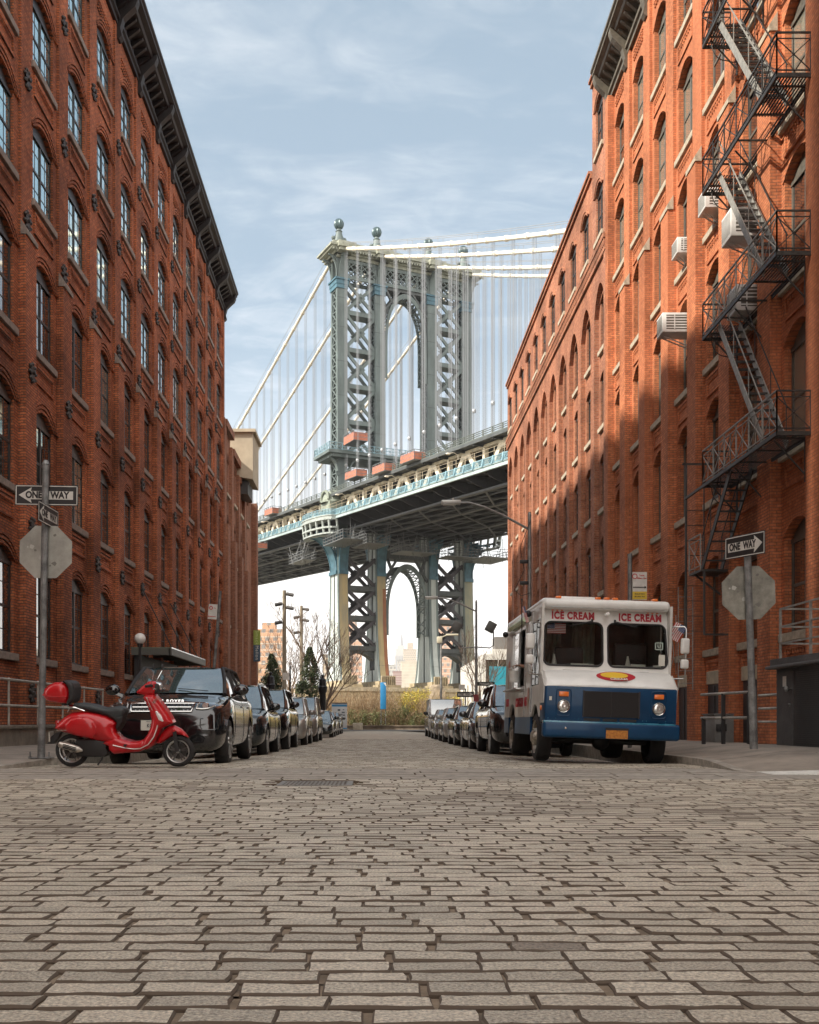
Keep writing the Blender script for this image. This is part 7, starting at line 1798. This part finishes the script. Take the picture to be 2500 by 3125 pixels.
T = thing('graffiti_plinth', 'grey plinth against a brick pilaster with red and white scrawl above it', 'plinth', (9.1, 22.5, .1))
m = MB(); m.bbox(8.95, 9.45, 22.3, 23.3, .05, .50, .01); m.build('plinth', M('guard_grey', (.17, .165, .155), .55), T, world=True)
m = MB(); q = random.Random(5)
for k in range(26): y = q.uniform(22.45, 22.9) ; z = q.uniform(.55, 1.2); x = 9.375; a = q.uniform(0, 3.1); m.bar((9.0 + q.uniform(0, .3), 22.29, z), (9.0 + q.uniform(0, .3), 22.29, z + q.uniform(-.08, .08)), .012)
m.build('scrawl', swhite, T, world=True)
# ================================================================ far end: planting, trees, low walls
def qleaf(m, c, s, q, mi=0):
    n = Vector((q.gauss(0, 1), q.gauss(0, 1), q.gauss(0, 1))).normalized(); a = n.orthogonal().normalized() * s; b = n.cross(a).normalized() * s * .6
    m.add([c - a, c + b, c + a, c - b], [(0, 1, 2, 3)], mi)
barkm = M('bark_brown', (.15, .105, .075), .9, noise=(6, .3)); twig = M('twig_tan', (.30, .205, .115), .9, noise=(4, .35))
def branch(m, p, d, L_, r, depth, q, spread=.55, up=.12, n=3, minr=.012):
    pts = [p]; dd = d.copy()
    for i in range(4):
        dd = (dd + Vector((q.gauss(0, .11), q.gauss(0, .11), q.gauss(up, .06)))).normalized(); pts.append(pts[-1] + dd * L_ / 4)
    m.tube(pts, r, 5 if depth > 1 else 3, r_end=max(minr, r * .5))
    if depth <= 0: return
    for k in range(n + (1 if depth > 1 else 0)):
        t = q.uniform(.35, 1); i = min(3, int(t * 4)); bp = pts[i].lerp(pts[i + 1], t * 4 - i)
        nd = (dd + Vector((q.gauss(0, spread), q.gauss(0, spread), q.gauss(.1, spread * .6)))).normalized()
        branch(m, bp, nd, L_ * q.uniform(.5, .75), max(minr, r * .5), depth - 1, q, spread, up, n, minr)
def bare_tree(label, loc, h, seed, r=.13, lean=(0, 0), depth=4, sub=barkm, nm='bare_tree'):
    T = thing(nm, label, 'tree', loc, (0, 0, 0), 'bare trees at the street end'); q = random.Random(seed)
    m = MB(); pts = [Vector((0, 0, 0))]
    for i in range(5): pts.append(pts[-1] + Vector((lean[0] * h * .1 + q.gauss(0, .06), lean[1] + q.gauss(0, .05), h * .10)))
    m.tube(pts, r, 8, r_end=r * .7); m.build('trunk', sub, T)
    m = MB(); top = pts[-1]
    for k in range(6):
        a = k * 1.05 + q.uniform(0, .4); branch(m, pts[2 + k % 4], Vector((math.cos(a) * .6 + lean[0], math.sin(a) * .6, .9)).normalized(), h * .38, r * .5, depth - 1, q, n=3)
    m.build('crown', sub, T); return T
bare_tree('slim bare tree forking beside the black iron post', (P(975, 0, 82).x, 82, -.1), 7.6, 4, .12, (.25, 0), nm='bare_tree')
bare_tree('bare tree with a wide twiggy crown left of the first tower leg', (P(948, 0, 98).x, 98, 0), 11.5, 9, .16)
bare_tree('bare tree behind the nearer brown mast', (P(885, 0, 105).x, 105, 0), 9.0, 12, .14)
bare_tree('pale bare shrubby tree next to the brick warehouse end', (P(800, 0, 94).x, 94, 0), 6.0, 15, .10, sub=twig)
bare_tree('bare tree beside the glass front of the white garage', (8.4, 88, 0), 7.2, 21, .10, (.1, 0))
bare_tree('tan bare shrubby tree between the two evergreens', (P(880, 0, 92).x, 92, 0), 4.6, 25, .08, sub=twig)
for (x, y, h, w_, sd, lab) in ((828, 88, 6.3, 1.9, 1, 'dark evergreen tree left of the nearer brown mast'), (945, 90, 7.0, 1.8, 2, 'dark evergreen tree rising behind the black iron post')):
    q = random.Random(sd); T = thing('evergreen_tree', lab, 'tree', (P(x, 0, y).x, y, 0), (0, 0, 0), 'evergreens at the street end')
    m = MB(); m.tube([(0, 0, 0), (.05, 0, h * .5), (0, 0, h * .95)], .12, 7, r_end=.02)
    for k in range(50): z = q.uniform(.8, h * .92); a = q.uniform(0, 6.28); rr_ = w_ * (1 - z / h) * q.uniform(.6, 1.1) + .15; m.tube([(0, 0, z), (rr_ * .5 * math.cos(a), rr_ * .5 * math.sin(a), z + .12), (rr_ * math.cos(a), rr_ * math.sin(a), z + .1)], .03, 3, r_end=.008)
    m.build('trunk', barkm, T); m = MB()
    cl_ = [(q.uniform(0, 6.28), q.uniform(.5, h)) for _ in range(90)]
    for k in range(9000):
        a, z = q.choice(cl_); a += q.gauss(0, .28); z = min(h, max(.4, z + q.gauss(0, .22))); rr_ = (w_ * (1 - z / h) ** .8 + .12) * q.uniform(.35, 1.08)
        qleaf(m, Vector((rr_ * math.cos(a), rr_ * math.sin(a), z)), q.uniform(.05, .10), q, 0 if q.random() < .6 else 1)
    m.build('crown', [M('needles_dark', (.030, .042, .018), .8), M('needles_light', (.065, .085, .03), .8)], T)
def shrub(label, x0, x1, y0, y1, h, seed, kind, nb):
    q = random.Random(seed); T = thing('shrub', label, 'shrub', ((x0 + x1) / 2, (y0 + y1) / 2, 0), (0, 0, 0), 'shrubs along the street end'); T0 = T.location.copy()
    m = MB()
    for k in range(nb):
        p = Vector((q.uniform(x0, x1), q.uniform(y0, y1), 0)) - T0; a = q.uniform(0, 6.28); L_ = h * q.uniform(.55, 1.1)
        d = Vector((math.cos(a) * .35, math.sin(a) * .35, 1)).normalized(); pts = [p]
        for i in range(4): d = (d + Vector((q.gauss(0, .16), q.gauss(0, .16), -.06))).normalized(); pts.append(pts[-1] + d * L_ / 4)
        m.tube(pts, .018, 3, r_end=.008)
        for j in range(4):
            b = pts[q.randint(1, 3)]; e = b + Vector((q.gauss(0, .3), q.gauss(0, .3), q.uniform(.1, .6))); m.tube([b, (b + e) / 2 + Vector((q.gauss(0, .05), 0, .04)), e], .010, 3, r_end=.006)
    m.build('stems', twig if kind != 'y' else M('stem_ochre', (.30, .22, .08), .9), T)
    if kind in 'gy':
        m = MB(); cl_ = [(q.uniform(x0, x1), q.uniform(y0, y1), q.uniform(.2, h * .85)) for _ in range(int((x1 - x0) * 14))]
        for k in range(int((x1 - x0) * 1500)):
            c = q.choice(cl_); v = Vector(c) + Vector((q.gauss(0, .22), q.gauss(0, .3), q.gauss(0, .24))) - T0; v.z = max(.05, v.z); qleaf(m, v, q.uniform(.035, .075), q, 0 if q.random() < .6 else 1)
        m.build('leaves', [M('leaf_green', (.085, .105, .030), .7), M('leaf_dull', (.13, .12, .05), .8)] if kind == 'g' else [M('leaf_yellow', (.55, .42, .06), .7), M('leaf_lime', (.28, .28, .05), .7)], T)
X = lambda px, z: P(px, 0, z).x
shrub('tan twiggy shrub beside the blue and white board', X(1060, 97), X(1110, 97), 96, 98, 3.6, 1, 't', 150)
shrub('low green shrub under the twigs beside the blue and white board', X(1055, 95), X(1120, 95), 94.2, 95.4, 1.7, 2, 'g', 60)
shrub('tan twiggy shrub left of the blue banner', X(1110, 97), X(1160, 97), 96, 98, 4.0, 3, 't', 170)
shrub('bright green shrub at the foot of the blue banner', X(1140, 95), X(1190, 95), 94.2, 95.2, 1.5, 4, 'g', 50)
shrub('tan twiggy shrub right of the blue banner', X(1180, 97), X(1240, 97), 96, 98.4, 3.6, 5, 't', 190)
shrub('olive green shrub between the blue banner and the yellow one', X(1190, 95), X(1245, 95), 94.3, 95.6, 2.2, 6, 'g', 70)
shrub('yellow blossoming shrub right of the blue banner', X(1225, 97), X(1310, 97), 95.6, 98, 4.1, 7, 'y', 120)
shrub('tan twiggy shrub in front of the stone block', X(1290, 95), X(1345, 95), 94.5, 96.5, 3.2, 8, 't', 170)
shrub('dry brown brush under the yellow blossoming shrub', X(1245, 94), X(1330, 94), 94, 95.2, 1.5, 9, 'g', 80)
shrub('tan brush behind the left evergreens', X(790, 99), X(930, 99), 97, 100, 3.6, 10, 't', 330)
shrub('tan brush left of the pier', X(955, 104), X(1055, 104), 101, 105, 4.2, 11, 't', 330)
shrub('yellow brown brush right of the stone block', X(1350, 104), X(1410, 104), 102, 105, 3.4, 12, 'y', 90)
# kerb, low wall, concrete block, fence
T = thing('low_wall', 'low weathered stone edging along the planting at the street end', 'wall', (1, 93, 0))
m = MB(); m.box(-3.2, 8, 92.8, 93.3, -.2, .22); m.box(-3.2, 8, 92.7, 93.4, .22, .30); m.build('edging', M('edging_stone', (.17, .135, .10), .9, noise=(1.5, .4)), T, world=True)
T = thing('concrete_block', 'pale concrete block at the left end of the stone edging', 'block', (-1.3, 90, -.1))
m = MB(); m.bbox(X(1077, 90), X(1107, 90), 89.7, 90.6, -.1, .52, .05, 0, 2); m.build('block', M('block_concrete', (.40, .35, .27), .85, noise=(2, .3)), T, world=True)
T = thing('rubble_block', 'tall rough stone block beside the slim lamp mast', 'stone block', (6.6, 100, 0))
m = MB(); m.bbox(X(1312, 102), X(1352, 102), 101, 103.5, -.1, 4.2, .3, 0, 3); m.box(X(1338, 102), X(1356, 102), 100.7, 101.2, 0, 3.6); m.build('stone', M('rubble', (.30, .24, .17), .9, noise=(1.5, .45), bump=(4, .7, .1)), T, world=True)
# blue banner and map board
T = thing('banner', 'tall narrow blue banner standing over the shrubs', 'banner', (P(1170, 0, 94).x, 94, 0))
m = MB(); m.bbox(-.27, .25, -.06, .06, 1.75, 4.15, .02); m.build('panel', M('banner_blue', (.02, .20, .42), .5, noise=(2, .15)), T); m = MB(); m.prism([(0, 4.1), (.25, 4.1), (.25, 3.8)], -.07, -.062); m.build('motif', swhite, T); m = MB(); m.bar((-.2, .1, 0), (-.2, .1, 4.1), .07); m.bar((.2, .1, 0), (.2, .1, 4.1), .07); m.build('post', galv, T)
T = thing('map_board', 'blue and white street map board behind the last cars on the left', 'map board', (P(1036, 0, 82).x, 82, -.1))
m = MB(); m.bbox(-.6, .6, -.08, .08, .15, 2.15, .02); m.build('board', M('board_white', (.5, .52, .53), .5), T)
m = MB(); m.box(-.6, .6, -.09, -.082, 1.92, 2.08); m.box(-.6, .6, -.09, -.082, .15, .25); m.build('blue_band', M('banner_blue', (.02, .20, .42), .5), T)
m = MB(); q = random.Random(2); 
for k in range(8): x, z = q.uniform(-.4, .3), q.uniform(.6, 1.7); m.box(x, x + q.uniform(.1, .3), -.09, -.084, z, z + q.uniform(.05, .2))
m.build('map_print', M('map_ink', (.06, .08, .10), .5), T); m = MB(); m.box(-.62, .62, -.1, .1, 2.15, 2.22); m.build('top_cap', sblack, T)
# hanging vertical banner on the left
T = thing('banner', 'green and blue vertical banner hung at the far left warehouse corner', 'banner', (P(782, 0, 80).x, 80.5, 4))
x0, x1 = X(772, 80), X(793, 80)
m = MB(); m.box(x0, x1, 80.4, 80.44, P(0, 1967, 80).z, P(0, 1922, 80).z); m.build('green_cloth', M('banner_green', (.25, .33, .06), .7), T, world=True)
m = MB(); m.box(x0, x1, 80.4, 80.44, P(0, 2018, 80).z, P(0, 1967, 80).z); m.build('blue_cloth', M('banner_navy', (.05, .09, .13), .7), T, world=True)
I = WM[T].inverted()
txt('Smack', .34, M('banner_text_green', (.50, .58, .25), .6), T, I @ Vector(((x0 + x1) / 2, 80.38, P(0, 1945, 80).z)), rot=(R(90), R(90), 0), ext=.002, space=1.3); txt('Mellon', .34, swhite, T, I @ Vector(((x0 + x1) / 2, 80.38, P(0, 1991, 80).z)), rot=(R(90), R(90), 0), ext=.002, space=1.2)
# white garage with glass front
gw = M('garage_white', (.52, .50, .45), .7, noise=(1, .15)); gglass = glassmat('garage_glass', (.05, .06, .045)); 
T = thing('parking_garage', 'low white building with a tall glazed front right of the cars', 'building', (9.7, 96, 0))
m = MB(); m.box(9.7, 22, 94.6, 119, -.2, 6.7); m.build('wall', gw, T, world=True)
for i in range(4): y = 99 + i * 5; m = MB(); m.box(9.66, 9.75, y, y + .9, 1.0, 4.4); m.build('side_window', gglass, T, world=True)
m = MB(); m.box(9.62, 9.72, 96, 97.4, 0, 3.4); m.build('side_door', doorm, T, world=True)
m = MB(); m.box(10.0, 16, 94.5, 94.62, 0, 6.3); m.build('glazing', gglass, T, world=True)
for i in range(6): m = MB(); m.box(9.9 + i * 1.15, 9.98 + i * 1.15, 94.42, 94.6, 0, 6.3); m.build('mullion', swhite, T, world=True)
for z in (0.1, 1.9, 6.2): m = MB(); m.box(9.9, 16, 94.42, 94.6, z, z + .09); m.build('transom', swhite, T, world=True)
m = MB(); m.box(10.3, 13.5, 94.38, 94.5, 3.9, 5.6); m.build('teal_screen', M('screen_teal', (.03, .28, .36), .5), T, world=True)
I = WM[T].inverted()
m = MB(); m.box(11.2, 14.4, 94.3, 94.42, 1.95, 2.75); m.build('sign_board', M('sign_olive', (.10, .10, .085), .6), T, world=True)
txt('PARKING', .82, M('sign_bright', (.8, .8, .76), .5), T, I @ Vector((13.15, 94.27, 2.36)), ext=.01, bold=.02, sx=.85)
T = thing('roof_house', 'pale upper storey with a dark cube on its roof above the white garage', 'building', (16, 130, 0))
m = MB(); m.box(14.5, 25, 130, 140, -.3, 9.6); m.build('wall', gw, T, world=True); m = MB(); m.box(15.0, 17.2, 131, 134, 9.6, 11.2); m.build('tank_house', M('tank_dark', (.13, .12, .11), .7), T, world=True)
for i in range(6): m = MB(); m.box(17.5 + i * 1.1, 18.2 + i * 1.1, 129.9, 130.1, 7.5, 8.8); m.build('window', glass_c, T, world=True)
# ================================================================ distant buildings
def far_block(label, px0, px1, ptop, Y, depth, mt, rows=8, cols_=6, parapet=1, stepped=None, wm=None, nm='apartment_tower', cat='building', yaw=0):
    a, b = P(px0, ptop, Y), P(px1, ptop, Y); h = a.z; T = thing(nm, label, cat, ((a.x + b.x) / 2, Y, -.5)); w_ = b.x - a.x; h += .5
    m = MB(); m.box(-w_ / 2, w_ / 2, 0, depth, 0, h); m.box(-w_ / 2 - w_ * .01, w_ / 2 + w_ * .01, -depth * .01, depth, h, h + parapet)
    if stepped: m.box(-w_ * .2, w_ * .25, depth * .2, depth * .6, h, h + stepped)
    m.build('wall', mt, T)
    fh = h / rows
    for r in range(rows): m = MB(); m.box(-w_ / 2 - .04, w_ / 2 + .04, -.08, depth, r * fh, r * fh + fh * .12); m.build('floor_band', M('far_band', (.50, .44, .36), .8), T)
    return T
def farwin(name, c, bw, rh, ms):
    return brickmat(name, (.20, .19, .18), (.27, .26, .24), c, bw=bw, rh=rh, ms=ms, big=.1)
bk1 = farwin('far_brick', (.50, .30, .19), 4.5, 4.6, 1.25); bk2 = farwin('far_tan', (.46, .37, .27), 6, 6, 1.7); bk3 = farwin('far_red', (.48, .30, .21), 5, 5.2, 1.5); bk4 = farwin('far_grey', (.40, .39, .36), 6, 6, 1.6)  # brick tones lightened, distance haze put into the colour
far_block('orange brick apartment block beyond the two brown masts', 770, 862, 1925, 600, 20, bk1, 14, 7, stepped=5)
far_block('brick apartment tower seen between the two left tower legs', 1040, 1105, 1925, 900, 30, bk3, 18, 6, stepped=8)
far_block('brick apartment tower seen through the right pair of tower legs', 1318, 1400, 1910, 900, 30, bk3, 18, 6, stepped=8)
far_block('low tan apartment slab behind the left tower leg', 985, 1050, 2000, 1000, 25, bk2, 12, 6)
far_block('tall tan office tower right of the distant spire', 1232, 1272, 1982, 3000, 60, bk2, 30, 7, stepped=20)
far_block('grey tower standing just left of the tan office tower', 1213, 1236, 2015, 2400, 40, bk4, 24, 5)
far_block('purple brown slab tower in front of the distant spire', 1200, 1226, 2050, 1500, 30, M('far_mauve', (.26, .17, .15), .85), 20, 4)
far_block('banded low tower at the left edge of the lower arch', 1180, 1208, 2030, 1700, 30, bk4, 12, 2)
far_block('wide cream block below the tan office tower', 1225, 1290, 2020, 1900, 40, M('far_cream', (.45, .40, .31), .85, noise=(.05, .2)), 20, 8)
# spired skyscraper
Y = 4600; c = P(1224, 0, Y); T = thing('spired_skyscraper', 'distant art deco skyscraper with a tall spire framed by the lower arch', 'skyscraper', (c.x, Y, 0))
st_ = M('far_limestone', (.40, .38, .35), .8, noise=(.01, .15))
m = MB()
for (hw_, z0, z1) in ((40, 0, 100), (32, 100, 200), (27, 200, 290), (22, 290, 318), (16, 318, 332)): m.box(-hw_, hw_, 0, hw_ * 1.4, z0, z1)
for s in (-1, 1): m.box(s * 22, s * 30, 6, 30, 200, 262)
m.build('shaft', st_, T)
m = MB(); m.lathe([(11, 332), (9.5, 350), (8, 368), (5, 378), (3, 384)], (0, 16, 0), 8); m.lathe([(2.2, 384), (1.6, 410), (.8, 425), (.5, 446)], (0, 16, 0), 6); m.build('spire', M('far_spire', (.30, .30, .30), .6), T)
for k in range(7):
    m = MB(); x = -20 + k * 6.6; m.box(x - 1, x + 1, -.8, .4, 8, 286); m.build('window_strip', M('far_window', (.18, .19, .19), .3), T)
# ================================================================ air between the street and the far city
hm = bpy.data.materials.new('haze_air'); hm.use_nodes = True; t = hm.node_tree
for n in list(t.nodes): t.nodes.remove(n)
o_ = t.nodes.new('ShaderNodeOutputMaterial'); v = t.nodes.new('ShaderNodeVolumePrincipled'); v.inputs['Color'].default_value = (.93, .95, 1, 1); v.inputs['Density'].default_value = .00009
t.links.new(v.outputs[0], o_.inputs['Volume'])
m = MB(); m.box(-1600, 1600, -320, 5200, -1.8, 470); o = m.build('haze', hm); o['kind'] = 'stuff'
